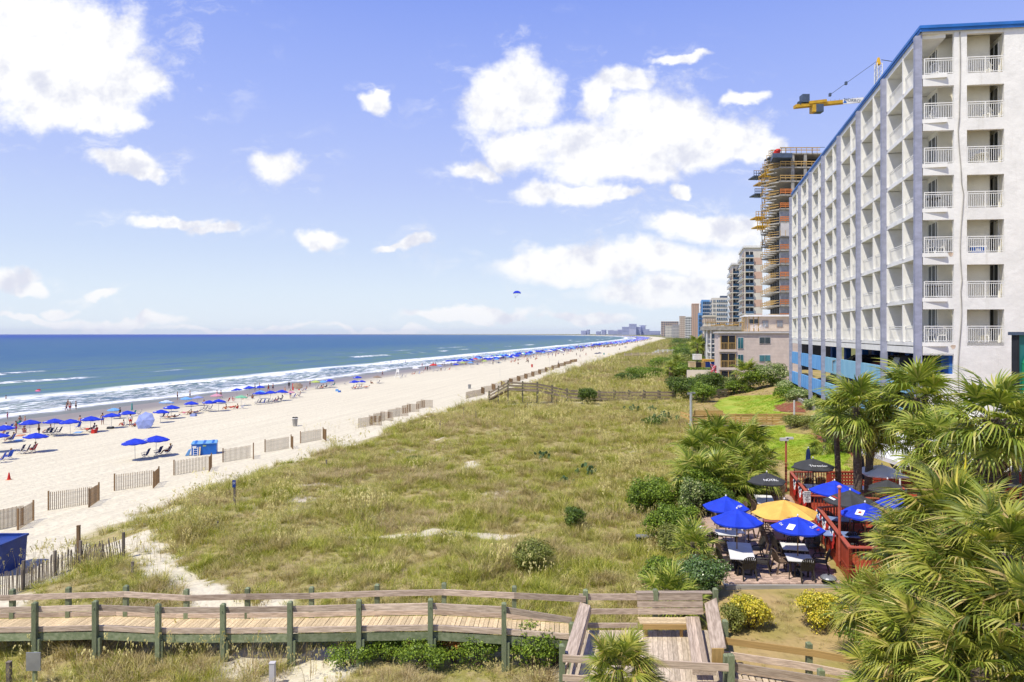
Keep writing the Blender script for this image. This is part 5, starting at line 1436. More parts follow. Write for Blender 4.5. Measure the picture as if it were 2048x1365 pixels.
# lamp poles by the middle boardwalk and patio
def pole_lamp(label, px, py0, py1, Y, r, m_, head=True, hm='metal'):
    a, b = P(px, py0, Y), P(px, py1, Y); z0 = min(a.z, zg(a.x, a.y)) - .1
    o = thing('lamp_post', label, 'lamp post', (a.x, Y, z0))
    MB().tube((a.x, Y, z0), (a.x, Y, b.z), r, r * .85, 8).build('pole', M[m_], o, world=True)
    if head:
        MB().box(a.x - .35, a.x + .12, Y - .1, Y + .1, b.z - .12, b.z + .05).build('lamp_head', M[hm], o, world=True)
        MB().box(a.x + .0, a.x + .42, Y - .1, Y + .1, b.z - .02, b.z + .1).build('lamp_head', M[hm], o, world=True)
    return o
pole_lamp('grey lamp pole at the left end of the yellow boardwalk', 1382, 848, 787, Ym - .5, .15, 'galv')
pole_lamp('thin tan pole on the lawn by the yellow boardwalk', 1588.5, 838, 801, Ym - 1.5, .10, 'house', False)
pole_lamp('rusty red pole rising at the far corner of the patio deck', 1572, 948, 878, 41.5, .07, 'redcap', True, 'house')
# ================================================================== PATIO, RED DECK, UMBRELLAS, TABLES, CHAIRS
PZ_ = 4.42; DZ = 4.82
def pxY(px, Y): return (px - 1024) / F * Y
def pat(px, py, h=0.0, z=PZ_):            # point on the plane z + h
    Y = (CH - z - h) * F / (py - HZ); return Vector((pxY(px, Y), Y, z + h))
# patio of pavers
pc = [pat(1449, 1168), pat(1684, 1168), Vector((6.2 + K * 41 + .3, 41, 0)), Vector((1.2 + K * 38, 38, 0)), Vector((pxY(1396, 33), 33, 0))]
patio = thing('patio', 'brick paved restaurant patio between palmettos and red deck', 'patio', (10.5, 30, PZ_ - .1))
poly = [(p.x, p.y) for p in pc]
m = MB().prism(poly, PZ_ - .35, PZ_ - .05); m.build('base', M['concrete'], patio, world=True)
pw, pd = .235, .115
ux = Vector((1, .0, 0)); cells = []
Y = 26.0; r_ = 0
while Y < 41.5:
    x = 6.0 + (r_ % 2) * pw / 2
    while x < 18:
        if inside(x, Y, poly) and inside(x + pw, Y, poly) and inside(x, Y + pd, poly) and inside(x + pw, Y + pd, poly): cells.append((x, Y))
        x += pw
    Y += pd; r_ += 1
cells.sort(key=lambda c: c[1])
pav = MB().box(0, pw - .012, 0, pd - .012, -.05, .0).mesh('paver'); pav.materials.append(M['brick'])
ow_ = world_of(patio)
for (x, y) in cells[:300]:
    link('paver', pav, None, patio, (x - ow_.x, y - ow_.y, PZ_ + random.uniform(-.004, .004) - ow_.z))
m = MB()
for (x, y) in cells[300:]: m.box(x, x + pw - .012, y, y + pd - .012, PZ_ - .05, PZ_ + random.uniform(-.004, .003))
bricks2 = mat('patio_pavers_far', (0.54, 0.39, 0.30), 0.85, 0.15, 5, col2=(0.42, 0.31, 0.26))
m.build('pavers', bricks2, patio, world=True, kind='stuff')
for a, b in ((pc[0], pc[1]),): piece('edge_kerb', 'concrete', patio, (a.x, a.y - .1, PZ_ - .11), (b.x, b.y - .1, PZ_ - .11), .10, .20)
# red deck
CN = pat(1697, 1168); XN, YN = 12.95, 26.2
def fx(Y): return 6.4 + K * Y
deck = thing('restaurant_deck', 'red painted raised restaurant deck with railings beside the patio', 'deck', (fx(33) + 4, 33, PZ_))
dk = [(fx(26.3), 26.3), (fx(26.3) + 18, 26.3), (fx(40.4) + 18, 40.4), (fx(40.4), 40.4)]
MB().prism(dk, DZ - .3, DZ - .05).build('frame', M['red'], deck, world=True)
i = 0; Y = 26.3
while Y < 40.3:
    x0 = fx(Y) + .02; piece('deck_board', 'red', deck, (x0, Y + .14, DZ - .02), (x0 + 16, Y + .14, DZ - .02), .27, .035); Y += .285
RT = 5.8   # rail top
def rail_run(name_par, A, B, style, topm='redcap'):
    A = Vector(A); B = Vector(B); L_ = (B - A).length; n = max(1, round(L_ / 1.9))
    piece('cap_rail', topm, name_par, A + Vector((0, 0, RT)), B + Vector((0, 0, RT)), .16, .05)
    piece('lower_rail', 'red', name_par, A + Vector((0, 0, DZ + .12)), B + Vector((0, 0, DZ + .12)), .06, .09)
    for i in range(n + 1):
        q_ = A.lerp(B, i / n); piece('post', 'red', name_par, (q_.x, q_.y, PZ_ - .1), (q_.x, q_.y, RT - .03), .11, .11, (0, 1, 0))
    st = .105 if style == 'solid' else (.15 if style == 'baluster' else None)
    if st:
        m = int(L_ / st)
        for i in range(m):
            q_ = A.lerp(B, (i + .5) / m)
            wdt = .10 if style == 'solid' else .045
            zlo = PZ_ if style == 'solid' else DZ + .16
            o_ = piece('board' if style == 'solid' else 'baluster', 'red', name_par, (q_.x, q_.y, zlo), (q_.x, q_.y, RT - .03), wdt if abs((B - A).x) > abs((B - A).y) else .025, wdt if abs((B - A).y) >= abs((B - A).x) else .025, (0, 1, 0))
    if style == 'lattice':
        m = int(L_ / .17)
        for i in range(5): piece('slat', 'red', name_par, A + Vector((0, -.02, DZ + .2 + .19 * i)), B + Vector((0, -.02, DZ + .2 + .19 * i)), .02, .13)
        for i in range(m):
            q_ = A.lerp(B, (i + .5) / m); piece('lath', 'red', name_par, (q_.x, q_.y + .01, DZ + .15), (q_.x, q_.y + .01, RT - .03), .09, .02, (0, 1, 0))
fA, fB, fC, fD = (fx(26.2), 26.2, 0), (fx(32.2), 32.2, 0), (fx(34.6), 34.6, 0), (fx(40.5), 40.5, 0)
f1 = thing('deck_fence', 'faded red plank fence with stars and stripes bunting nearest the camera', 'fence', (fA[0], 29, PZ_)); rail_run(f1, fA, fB, 'solid')
f2 = thing('deck_fence', 'red plank fence with bunting and notice at the far half of the patio', 'fence', (fC[0], 37, PZ_)); rail_run(f2, fC, fD, 'solid')
f3 = thing('deck_fence', 'red baluster railing running right from the near fence corner', 'fence', (fA[0] + 3, 26.2, PZ_)); rail_run(f3, fA, (fx(26.2) + 7, 26.0, 0), 'baluster')
f4 = thing('deck_fence', 'red lattice railing closing the far side of the deck before the lawn', 'fence', (fD[0] + 3, 40.5, PZ_)); rail_run(f4, fD, (fD[0] + 2.2, 40.5, 0), 'baluster', 'red'); rail_run(f4, (fD[0] + 2.3, 40.5, 0), (fD[0] + 15, 40.5, 0), 'lattice', 'red')
f5 = thing('deck_fence', 'short red baluster railing along the far side of the patio steps', 'fence', (fC[0] + 1, 34.6, PZ_)); rail_run(f5, fC, (fC[0] + 3.2, 34.0, 0), 'baluster')
f6 = thing('deck_fence', 'short red railing along the near side of the patio steps', 'fence', (fB[0] + 1, 32.2, PZ_)); rail_run(f6, fB, (fB[0] + 3.0, 33.0, 0), 'baluster')
st_ = thing('steps', 'red timber steps from the patio up to the deck', 'steps', (fx(33.4), 33.4, PZ_))
for i in range(2): MB().box(fx(33) - .5 + .3 * i, fx(33) - .2 + .3 * i, 32.4, 34.4, PZ_, PZ_ + .18 * (i + 1)).build('tread', M['red'], st_, world=True)
def red_pole(label, px, py0, py1, Y):
    a, b = P(px, py0, Y), P(px, py1, Y)
    o = thing('red_pole', label, 'pole', (a.x, Y, DZ)); MB().tube((a.x, Y, DZ), (a.x, Y, b.z), .055, n=8).build('pole', M['redcap'], o, world=True)
    MB().lathe([(0, 0), (.08, .02), (.1, .07), (.06, .13), (0, .15)], 8, (a.x, Y, b.z)).build('finial', M['pink'], o, world=True)
red_pole('tall thin red pole standing at the near plank fence', 1679, 1100, 978, 27.6)
# bunting: pleated half-round fans with stripes
def bunting(label, A, B, r=.42):
    A = Vector(A); B = Vector(B); d = (B - A).normalized(); nrm = Vector((-1, 0, 0))
    o = thing('bunting', label, 'bunting', tuple(A.lerp(B, .5) + Vector((-.1, 0, RT - .05))), 0, 'stars and stripes bunting on the red deck fences')
    c = A.lerp(B, .5) + Vector((-.10, 0, RT - .06)); n = 14
    for k, (r0, r1, mm) in enumerate(((.0, .34, 'navy'), (.34, .62, 'cloth'), (.62, 1.0, 'redc'))):
        vs = []; fs = []
        for i in range(n + 1):
            q_ = math.pi + math.pi * i / n
            off = -.03 * (i % 2)
            for rr in (r0, r1):
                R_ = (B - A).length / 2 * rr
                vs.append(tuple(c + d * (R_ * math.cos(q_)) + Vector((off - .012 * k, 0, r * 2 * rr * math.sin(q_) * .5 * 1.4))))
        for i in range(n): fs.append((2 * i, 2 * i + 1, 2 * i + 3, 2 * i + 2))
        nb = len(vs); vs += [(v[0] - .004, v[1], v[2]) for v in vs]; fs += [tuple(j + nb for j in f)[::-1] for f in fs]
        pp = MB().add(vs, fs).build(['fan', 'white_band', 'red_band'][k], M[mm], o, world=True)
    # star dots
    m = MB()
    for q_ in (1.2, 1.57, 1.94):
        p = c + d * (.17 * math.cos(q_ + math.pi)) + Vector((-.05, 0, -.14 * abs(math.sin(q_)) - .02)); m.box(p.x - .004, p.x + .004, p.y - .03, p.y + .03, p.z - .03, p.z + .03)
    m.build('stars', M['cloth'], o, world=True)
for Yc_, lab in ((30.4, 'patriotic bunting fan on the near fence, left of the pair'), (28.9, 'patriotic bunting fan on the near fence, right of the pair'), (31.7, 'small bunting fan at the end post beside the patio steps'), (38.4, 'patriotic bunting fan at the far end of the far fence'), (36.6, 'patriotic bunting fan in the middle of the far fence'), (35.3, 'patriotic bunting fan beside the white notice on the far fence')):
    bunting(lab, (fx(Yc_ + .75), Yc_ + .75, 0), (fx(Yc_ - .75), Yc_ - .75, 0), .6)
# notice
q_ = pat(1614, 1000, 1.0); YY = 34.4
o = thing('notice_board', 'white notice with lines of dark print on the red fence', 'sign', (pxY(1614, YY), YY, PZ_ + .6))
X = pxY(1614, YY)
nb_ = MB().box(X - .17, X + .17, YY - .03, YY, zrow(1005, YY), zrow(983, YY)).build('board', M['white'], o, world=True)
for i, s_ in enumerate(('NO PETS', 'ON DECK', 'NO BARE', 'FEET', 'THANK', 'YOU')):
    link('lettering', text_mesh(s_, .075, M['ktxt']), None, nb_, (X - world_of(o).x, -.034, zrow(985.5 + 3.3 * i, YY) - world_of(o).z), (R(90), 0, 0))

# ---- patio umbrellas
def canopy_mesh(Rr, n, h, sag=.06, vent=False, a0=0.0, drop=.10):
    vs = []; fs = []
    rings = [(0.02, 1.0), (.33, .72), (.67, .40), (1.0, 0.0)]
    seg = 4
    tot = n * seg
    for (rr, hh) in rings:
        for i in range(tot):
            k = i / seg; fr = k - int(k); q_ = a0 + 2 * math.pi * k / n
            ck_ = math.cos(math.pi / n) / math.cos((fr - .5) * 2 * math.pi / n)     # straight edges between ribs
            s_ = math.sin(math.pi * fr)
            R_ = Rr * rr * (ck_ - .03 * s_ * rr)
            vs.append((R_ * math.cos(q_), R_ * math.sin(q_), h * hh - sag * s_ * rr * .5))
    # hem
    for i in range(tot):
        x, y, z = vs[3 * tot + i]; fr = (i % seg) / seg
        vs.append((x * .995, y * .995, z - drop * (.55 + .45 * math.sin(math.pi * fr))))
    R_n = 5
    for r in range(R_n - 1):
        for i in range(tot):
            j = (i + 1) % tot; fs.append((r * tot + i, (r + 1) * tot + i, (r + 1) * tot + j, r * tot + j))
    nb = len(vs); vs += [(x * .992, y * .992, z - .012) for x, y, z in vs]; fs += [tuple(j + nb for j in f)[::-1] for f in fs]
    return MB().add(vs, fs).mesh('canopy')
def umbrella(label, loc, Rr, H, mc, mp='poleb', n=8, hgt=.44, a0=None, group=None, text=None, tsize=.2, vent=False, patch=None, sag=.06, z_off=0, tcol='wtxt', drop=.07):
    o = thing('patio_umbrella', label, 'umbrella', loc, 0, group)
    if a0 is None: a0 = -math.pi / 2 - math.pi / n
    zc = H - hgt
    MB().tube((0, 0, 0), (0, 0, H + .02), .024, n=8).build('pole', M[mp], o)
    cme = canopy_mesh(Rr, n, hgt, sag, vent, a0, drop); cme.materials.append(M[mc])
    c_ = link('canopy', cme, None, o, (0, 0, zc))
    if vent:
        vm = canopy_mesh(Rr * .30, n, hgt * .36, .02, False, a0, .04); vm.materials.append(M[mc]); link('vent_cap', vm, None, c_, (0, 0, hgt * .74))
    MB().lathe([(0, .1), (.03, .07), (.035, .03), (.02, 0)], 8, (0, 0, H + .02)).build('finial', M['cloth'], o)
    r_ = MB()
    for i in range(n):
        q_ = a0 + 2 * math.pi * i / n
        r_.tube((.03 * math.cos(q_), .03 * math.sin(q_), H - .06), (Rr * .97 * math.cos(q_), Rr * .97 * math.sin(q_), zc - .02), .009, n=4)
        r_.tube((.03 * math.cos(q_), .03 * math.sin(q_), zc - .15), (Rr * .5 * math.cos(q_), Rr * .5 * math.sin(q_), zc + hgt * .48), .008, n=4)
    r_.build('ribs', M[mp], o)
    MB().lathe([(0, 0), (.25, 0), (.25, .05), (.04, .09), (.04, .35), (0, .35)], 12).build('base', M['gcanv'], o)
    tilt = math.atan2(hgt, Rr * .95)
    def put(me_, azi, rr, up_=0.0):
        # centred on the middle of the panel whose outward heading is azi
        R_ = Rr * math.cos(math.pi / n) * rr
        z = hgt * (1 - rr) - sag * rr * .5 + .045 + up_
        t_ = link('print', me_, None, c_, (R_ * math.cos(azi), R_ * math.sin(azi), z))
        t_.rotation_euler = Euler((R(0) + tilt, 0, azi + math.pi / 2), 'XYZ')
        return t_
    if text:
        for (s_, k, rr, sz, cl) in text: put(text_mesh(s_, sz, M[cl]), -math.pi / 2 + k * 2 * math.pi / n, rr)
    if patch:
        for (k, rr, w, h, cl) in patch:
            me_ = MB().box(-w / 2, w / 2, -h / 2, h / 2, -.004, .004).mesh('patch'); me_.materials.append(M[cl]); put(me_, -math.pi / 2 + k * 2 * math.pi / n, rr)
    return o
def apex(px, py, ztop): Y = (CH - ztop) * F / (py - HZ); return Vector((pxY(px, Y), Y, 0))
def U(label, px, py, width, base, H, mc, **kw):
    a = apex(px, py, base + H + .1); a.z = base
    return umbrella(label, a, width / F * a.y / 2, H, mc, **kw), a
ub1, a1 = U('royal blue patio umbrella at the back left beside the palmettos', 1451.8, 990, 90, PZ_, 2.3, 'blue', vent=True, text=[('USA', 1, .72, .18, 'wtxt')])
ub2, a2 = U('plain royal blue patio umbrella over the long white table', 1473.8, 1015, 101, PZ_, 2.35, 'blue', vent=True)
ub3, a3 = U('large yellow patio umbrella with curved edges in the middle of the patio', 1568.6, 996, 134, PZ_, 2.35, 'yellow', n=6, hgt=.52, sag=.26, mp='black', drop=.02, text=[('SUN LEMONADE', 0, .8, .09, 'poleb')])
ub4, a4 = U('blue patio umbrella with white and red prints nearest the red fence', 1595.5, 1029, 103, PZ_, 2.3, 'blue', text=[('Cruzan', .0 + 1, .66, .2, 'wtxt'), ('RUM', 1, .85, .12, 'rtxt'), ('Cruz', -2, .7, .16, 'wtxt')], patch=[(-1, .68, .26, .34, 'cloth'), (-1, .70, .12, .12, 'redc'), (2, .66, .5, .12, 'cloth')])
ub5, a5 = U('black patio umbrella with white lettering at the far end of the patio', 1533.4, 942, 78, PZ_, 2.35, 'gcanv', n=6, mp='black', text=[('NÜTRL', 0, .66, .24, 'wtxt')])
ub6, a6 = U('black umbrella with white lettering on the far corner of the deck', 1626, 914, 88, DZ, 2.35, 'gcanv', n=6, mp='black', text=[('Threader', 0, .66, .26, 'wtxt')])
ub8, a8 = U('royal blue umbrella on the deck behind the notice', 1669, 959, 95, DZ, 2.3, 'blue', vent=True, text=[('USA', 2, .75, .15, 'wtxt'), ('I', 0, .4, .2, 'wtxt')])
ub9, a9 = U('charcoal grey umbrella on the deck left of the red pole', 1700, 978, 99, DZ, 2.3, 'gcanv', vent=True, text=[('USA', 2, .8, .15, 'wtxt')], patch=[(-2, .78, .5, .10, 'cloth'), (-2, .66, .45, .05, 'redc')])
ub10, a10 = U('blue umbrella with a white emblem patch beside the red pole', 1730, 1002, 96, DZ, 2.25, 'blue', text=[('LITE', 1, .7, .16, 'wtxt')], patch=[(-1, .66, .3, .34, 'cloth'), (-1, .66, .12, .14, 'redc')])
ub11, a11 = U('white square umbrella on the deck behind the palm trunks', 1764, 926, 106, DZ, 2.35, 'cloth', n=4, hgt=.42, a0=-math.pi / 4 - .2, mp='poleb')
ub12, a12 = U('dark umbrella with a red print half hidden behind the palms', 1775, 956, 80, DZ, 2.25, 'gcanv', n=6, patch=[(1, .8, .4, .1, 'redc')])
ub13, a13 = U('blue umbrella partly covered by foreground palm fronds', 1800, 983, 90, DZ, 2.25, 'blue')
ub14, a14 = U('white umbrella with faint blue lettering at the right edge', 2036, 1002, 96, DZ, 2.3, 'cloth', n=6, text=[('Cruz', -1, .6, .24, 'boxblue'), ('Corona', 0, .7, .2, 'boxblue')])
def closed_umb(label, px, py, z0, H, mc, strip=None):
    a = apex(px, py, z0 + H); o = thing('closed_umbrella', label, 'umbrella', (a.x, a.y, z0))
    MB().tube((0, 0, 0), (0, 0, H), .024, n=6).build('pole', M['black'], o)
    prof = [(.04, H - .02), (.10, H - .1), (.14, H - .5), (.20, H - .95), (.24, H - 1.3), (.05, H - 1.32)]
    m = MB(); n = 16; vs = []; fs = []
    for r, z in prof:
        for i in range(n):
            q_ = 2 * math.pi * i / n; k = 1 - .25 * (i % 2); vs.append((r * k * math.cos(q_), r * k * math.sin(q_), z))
    for k in range(len(prof) - 1):
        for i in range(n): fs.append((k * n + i, (k + 1) * n + i, (k + 1) * n + (i + 1) % n, k * n + (i + 1) % n))
    c_ = m.add(vs, fs).build('canopy', M[mc], o)
    if strip: MB().box(.02, .12, -.26, -.235, H - 1.0, H - .65).build('patch', M[strip], c_)
    MB().lathe([(0, .1), (.04, .05), (0, 0)], 6, (0, 0, H)).build('finial', M['cloth'], o)
closed_umb('closed navy umbrella standing behind the black deck umbrella', 1616.5, 897, DZ, 2.5, 'navy')
closed_umb('closed black umbrella with a white patch between the palm trunks', 1724, 912, DZ, 2.3, 'black', 'cloth')

# ---- tables
def table(label, cx, cy, w, l, mtop, rz, base=PZ_):
    o = thing('patio_table', label, 'table', (cx, cy, base), rz)
    MB().box(-w / 2, w / 2, -l / 2, l / 2, .715, .745).build('table_top', M[mtop], o)
    MB().box(-w / 2 + .03, w / 2 - .03, -l / 2 + .03, l / 2 - .03, .67, .714).build('apron', M['resin'], o)
    if l > 1.6:
        for sy in (-l * .3, l * .3):
            MB().box(-.05, .05, sy - .05, sy + .05, .05, .67).build('pedestal', M['resin'], o); MB().box(-.3, .3, sy - .04, sy + .04, 0, .05).build('foot', M['resin'], o)
    else:
        for sx in (-1, 1):
            for sy in (-1, 1): MB().tube((sx * (w / 2 - .08), sy * (l / 2 - .08), .67), (sx * (w / 2 - .05), sy * (l / 2 - .05), 0), .025, .02, 6).build('leg', M['resin'], o)
    return o
az = -math.atan(K)
def mid(cs): 
    v = sum((pat(x, y, .74) for x, y in cs), Vector()) / len(cs); return v
T1 = mid(((1452.5, 1084), (1497, 1085), (1513, 1120.7), (1464, 1121))); 
table('long white patio table half shaded by the plain blue umbrella', T1.x, T1.y, .95, 2.25, 'tabw', az)
T2 = mid(((1569.8, 1108.5), (1620, 1109.7), (1627, 1122.6), (1575.6, 1122.6)))
table('square white table at the front right under the printed blue umbrella', T2.x, T2.y, .95, .95, 'tabw', az)
T3 = mid(((1562.7, 1086.5), (1607, 1086.5), (1615.5, 1100.5), (1567, 1100.5)))
table('white table just behind the front right table', T3.x, T3.y, .98, .95, 'tabw', az)
T4 = mid(((1545, 1060.5), (1589.7, 1061.6), (1596.7, 1080), (1557, 1080.4)))
table('maroon topped table shaded by the yellow umbrella', T4.x, T4.y, .98, 1.5, 'tabr', az)
T5 = mid(((1431, 1060), (1474, 1060), (1475, 1071), (1430.6, 1071)))
table('small shaded table left of the plain blue umbrella pole', T5.x, T5.y, .95, .85, 'tabw', az)
T6 = mid(((1433, 1018), (1468, 1018), (1470, 1026), (1433, 1026)))
table('table under the back left blue umbrella', T6.x, T6.y, .95, .95, 'tabw', az)
T7 = mid(((1511, 989), (1544, 989), (1547, 1010), (1516, 1010)))
table('long white table at the far end under the black umbrella', T7.x, T7.y, .9, 2.0, 'tabw', az)
T8 = Vector((pxY(1546, 32.5), 32.5, 0)); table('dark shaded table beneath the yellow umbrella', T8.x, T8.y, .9, .9, 'tabr', az)
T9 = Vector((pxY(1630, 37.5), 37.5, 0)); table('white table on the deck under the black lettered umbrella', T9.x, T9.y, .9, 1.5, 'tabw', az, DZ)
T10 = Vector((pxY(1712, 37.5), 37.5, 0)); table('white deck table between the two palm trunks', T10.x, T10.y, 1.2, 1.0, 'tabw', az, DZ)
T11 = Vector((pxY(1680, 28.8), 28.8, 0)); table('pale table on the deck behind the near plank fence', T11.x, T11.y, 1.4, .8, 'tabb', az, DZ)
T12 = Vector((pxY(1668, 31.2), 31.2, 0)); table('pale deck table below the grey umbrella', T12.x, T12.y, 1.4, .8, 'tabb', az, DZ)
T13 = Vector((pxY(1752, 33), 33, 0)); table('round looking pale deck table near the white umbrella', T13.x, T13.y, 1.3, 1.3, 'tabw', .6, DZ)
# ---- resin chairs
def resin_chair(name, m_, label, loc, rz, group='dark resin chairs around the patio tables', high=True):
    o = thing(name, label, 'chair', loc, rz, group)
    MB().hexa([(-.24, -.22, .41), (.24, -.22, .41), (.26, .26, .42), (-.26, .26, .42), (-.24, -.22, .44), (.24, -.22, .44), (.26, .26, .45), (-.26, .26, .45)]).build('seat', m_, o)
    b = MB(); N = 7
    for i in range(N):
        s_ = -1 + 2 * i / (N - 1); x = s_ * .20; b.beam((x, -.22, .44), (x * 1.12, -.34,   .90 - .07 * s_ * s_), .058, .016, (0, 1, 0))
    b.path([(-.24, -.22, .44), (-.27, -.29, .72), (-.22, -.345, .87), (-.1, -.36, .93), (.1, -.36, .93), (.22, -.345, .87), (.27, -.29, .72), (.24, -.22, .44)], .022, 6)
    b.build('backrest', m_, o)
    for sx in (-1, 1):
        MB().path([(sx * .27, -.28, .68), (sx * .30, 0, .67), (sx * .29, .18, .64), (sx * .26, .24, .56), (sx * .26, .25, .43)], [.02, .028, .026, .02, .02], 6).build('armrest', m_, o)
        MB().beam((sx * .25, .23, .43), (sx * .28, .28, 0), .05, .045, (0, 1, 0)).build('leg', m_, o)
        MB().beam((sx * .24, -.22, .43), (sx * .27, -.34, 0), .05, .045, (0, 1, 0)).build('leg', m_, o)
    return o
CP = {}
def chair(px, py, rz, label, m_='resin', base=PZ_):
    """px,py: photograph point midway between its feet"""
    p = pat(px, py, 0, base); 
    if m_ not in CP: CP[m_] = resin_chair('patio_chair', M[m_], label, p, rz); return CP[m_]
    return copy_tree(CP[m_], p, rz, label)
# rz = 0 faces away from the camera (+Y); sides: facing +X is -90 deg
Rt, Lf, Bk = -1.45, 1.75, math.pi - .1
chair(1494, 1157, .05, 'dark chair with its back to the camera at the near end of the long table')
chair(1524, 1146, 1.2, 'dark chair at the near right corner of the long table')
chair(1452, 1142, Rt, 'nearest dark chair on the left side of the long table')
chair(1448, 1121, Rt, 'middle dark chair on the left side of the long table', 'resint')
chair(1442, 1107, Rt, 'farthest dark chair on the left side of the long table')
chair(1511, 1118, 1.5, 'dark chair pushed under the right side of the long table')
chair(1419, 1103, .12, 'dark slatted chair standing alone left of the tables')
chair(1477, 1083, Bk, 'white chair at the far end of the long table', 'white')
chair(1492, 1077, 2.3, 'brown chair turned aside near the plain blue umbrella pole', 'resint')
chair(1443, 1055, Bk, 'brown chair behind the small shaded table', 'resint')
chair(1422, 1032, -.9, 'brown chair left of the back left umbrella table', 'resint')
chair(1442, 1045, .1, 'brown chair in front of the back left umbrella table', 'resint')
chair(1478, 1040, 1.6, 'brown chair right of the back left umbrella table', 'resint')
chair(1609, 1160, .05, 'dark chair with its back to the camera at the front right table')
chair(1640, 1144, 1.2, 'dark chair at the right of the front right table')
chair(1563, 1144, Rt, 'dark chair at the left of the front right table', 'resint')
chair(1591, 1122, Bk, 'dark chair between the two white tables on the right')
chair(1560, 1113, Rt, 'dark chair left of the second right hand table')
chair(1622, 1112, 1.6, 'dark chair right of the second right hand table')
chair(1541, 1103, Rt, 'near stacked looking chair left of the maroon table', 'resint')
chair(1537, 1092, Rt, 'middle chair left of the maroon table', 'resint')
chair(1533, 1081, Rt, 'far chair left of the maroon table', 'resint')
chair(1614, 1087, 1.6, 'dark chair right of the maroon table')
chair(1575, 1066, Bk, 'brown chair behind the maroon table', 'resint')
chair(1541, 1050, .0, 'brown slatted chair beneath the yellow umbrella hem', 'resint')
chair(1518, 1036, Rt, 'brown chair left of the yellow umbrella', 'resint')
chair(1509, 1022, Rt, 'dark brown chair behind the yellow umbrella edge', 'resint')
chair(1507, 1012, Rt, 'near left chair of the far white table', 'resint')
chair(1503, 1000, Rt, 'far left chair of the far white table', 'resint')
chair(1524, 990, Bk, 'tan chair at the far end of the far white table', 'white')
chair(1556, 1003, 1.6, 'near right chair of the far white table', 'resint')
chair(1548, 992, 1.6, 'far right chair of the far white table', 'resint')
chair(1424, 1003, -.7, 'brown chair behind the back left umbrella', 'resint')
chair(1612, 985, .1, 'dark chair on the deck left of the black umbrella pole', base=DZ)
chair(1638, 984, -.1, 'dark chair on the deck right of the black umbrella pole', base=DZ)
chair(1600, 968, Bk, 'grey chair by the far red railing', 'resint', DZ)
chair(1620, 966, Bk, 'reddish brown chair by the far red railing', 'resint', DZ)
chair(1672, 1085, .1, 'dark deck chair behind the near plank fence bunting', base=DZ)
chair(1695, 1103, .1, 'dark deck chair right of the tall red pole', base=DZ)
chair(1660, 1060, -.8, 'dark deck chair by the steps', base=DZ)
chair(1735, 1000, 0, 'dark deck chair right of the palm trunks', base=DZ)
chair(1735, 1090, .5, 'dark deck chair near the foreground palm fronds', base=DZ)
chair(1715, 1062, 1.4, 'dark deck chair below the patched blue umbrella', base=DZ)
# small fire pit / grill at the front right of the patio
p = pat(1657, 1166); o = thing('fire_pit', 'low round black fire bowl with domed mesh lid at the patio front', 'fire pit', p)
MB().lathe([(0, .0), (.24, .0), (.22, .06), (.18, .08), (.30, .16), (.30, .19), (0, .19)], 16).build('bowl', M['tyre'], o)
MB().lathe([(.30, .192), (.27, .24), (.16, .29), (0, .30)], 16).build('lid', M['metal'], o); MB().tube((0, 0, .29), (0, 0, .34), .04, n=8).build('knob', M['tyre'], o)
# flower planters
def planter(label, px, py, r, h, mp, flower, base=PZ_):
    p = pat(px, py, 0, base); o = thing('flower_planter', label, 'planter', p)
    MB().lathe([(0, 0), (r * .7, 0), (r, h), (r * .9, h), (r * .88, h - .04), (0, h - .04)], 14).build('pot', M[mp], o)
    m = MB(); m2 = MB()
    for i in range(260):
        q_ = random.uniform(0, 6.28); rr = r * math.sqrt(random.random()) * 1.25; z = h + random.uniform(0, .3); s_ = .035
        c_ = Vector((rr * math.cos(q_), rr * math.sin(q_), z)); a_ = Vector((random.uniform(-1, 1), random.uniform(-1, 1), random.uniform(-.4, 1))).normalized() * s_; b_ = a_.cross(Vector((.3, .5, 1))).normalized() * s_ * .7
        (m2 if i % 3 == 0 else m).add([c_ - a_, c_ + b_, c_ + a_, c_ - b_], [(0, 1, 2, 3)])
    m.build('leaves', M['leafm'], o); m2.build('flowers', M[flower], o)
planter('white planter of red flowers at the left edge of the patio', 1388, 1070, .45, .4, 'white', 'redc')
planter('terracotta pot with orange flowers by the left shrubs', 1398, 1115, .25, .3, 'peach', 'orange')
planter('large dark pot of pale flowers against the red fence', 1624, 1096, .33, .55, 'metal', 'leafy')
# cream tents at the right behind the palms
def tent(label, x0, x1, ytop, yeave, Y, mm='cloth', D=4.5):
    X0, X1 = pxY(x0, Y), pxY(x1, Y); ze, zp = zrow(yeave, Y), zrow(ytop, Y); cx = (X0 + X1) / 2; cy = Y + D / 2
    o = thing('white_tent', label, 'tent', (cx, cy, DZ))
    m = MB(); b_ = [(X0, Y, ze), (X1, Y, ze), (X1, Y + D, ze), (X0, Y + D, ze), (cx, cy, zp)]
    m.add(b_, [(0, 1, 4), (1, 2, 4), (2, 3, 4), (3, 0, 4)]); m.add([(x, y, z - .02) for x, y, z in b_], [(4, 1, 0), (4, 2, 1), (4, 3, 2), (4, 0, 3)])
    m.add([(X0, Y, ze), (X1, Y, ze), (X1, Y, ze - .25), (X0, Y, ze - .25), (X0, Y + D, ze), (X1, Y + D, ze), (X1, Y + D, ze - .25), (X0, Y + D, ze - .25)], [(3, 2, 1, 0), (4, 5, 6, 7), (0, 4, 7, 3), (1, 2, 6, 5)])
    m.build('roof', M[mm], o, world=True)
    for x in (X0, X1):
        for y in (Y, Y + D): MB().tube((x, y, DZ - .4), (x, y, ze), .05, n=6).build('post', M['white'], o, world=True)
tent('white tent roof behind the middle palms right of the twin trunks', 1800, 1900, 872, 925, 38.5)
tent('white tent roof behind the right hand palm', 1905, 2090, 838, 900, 38.2)
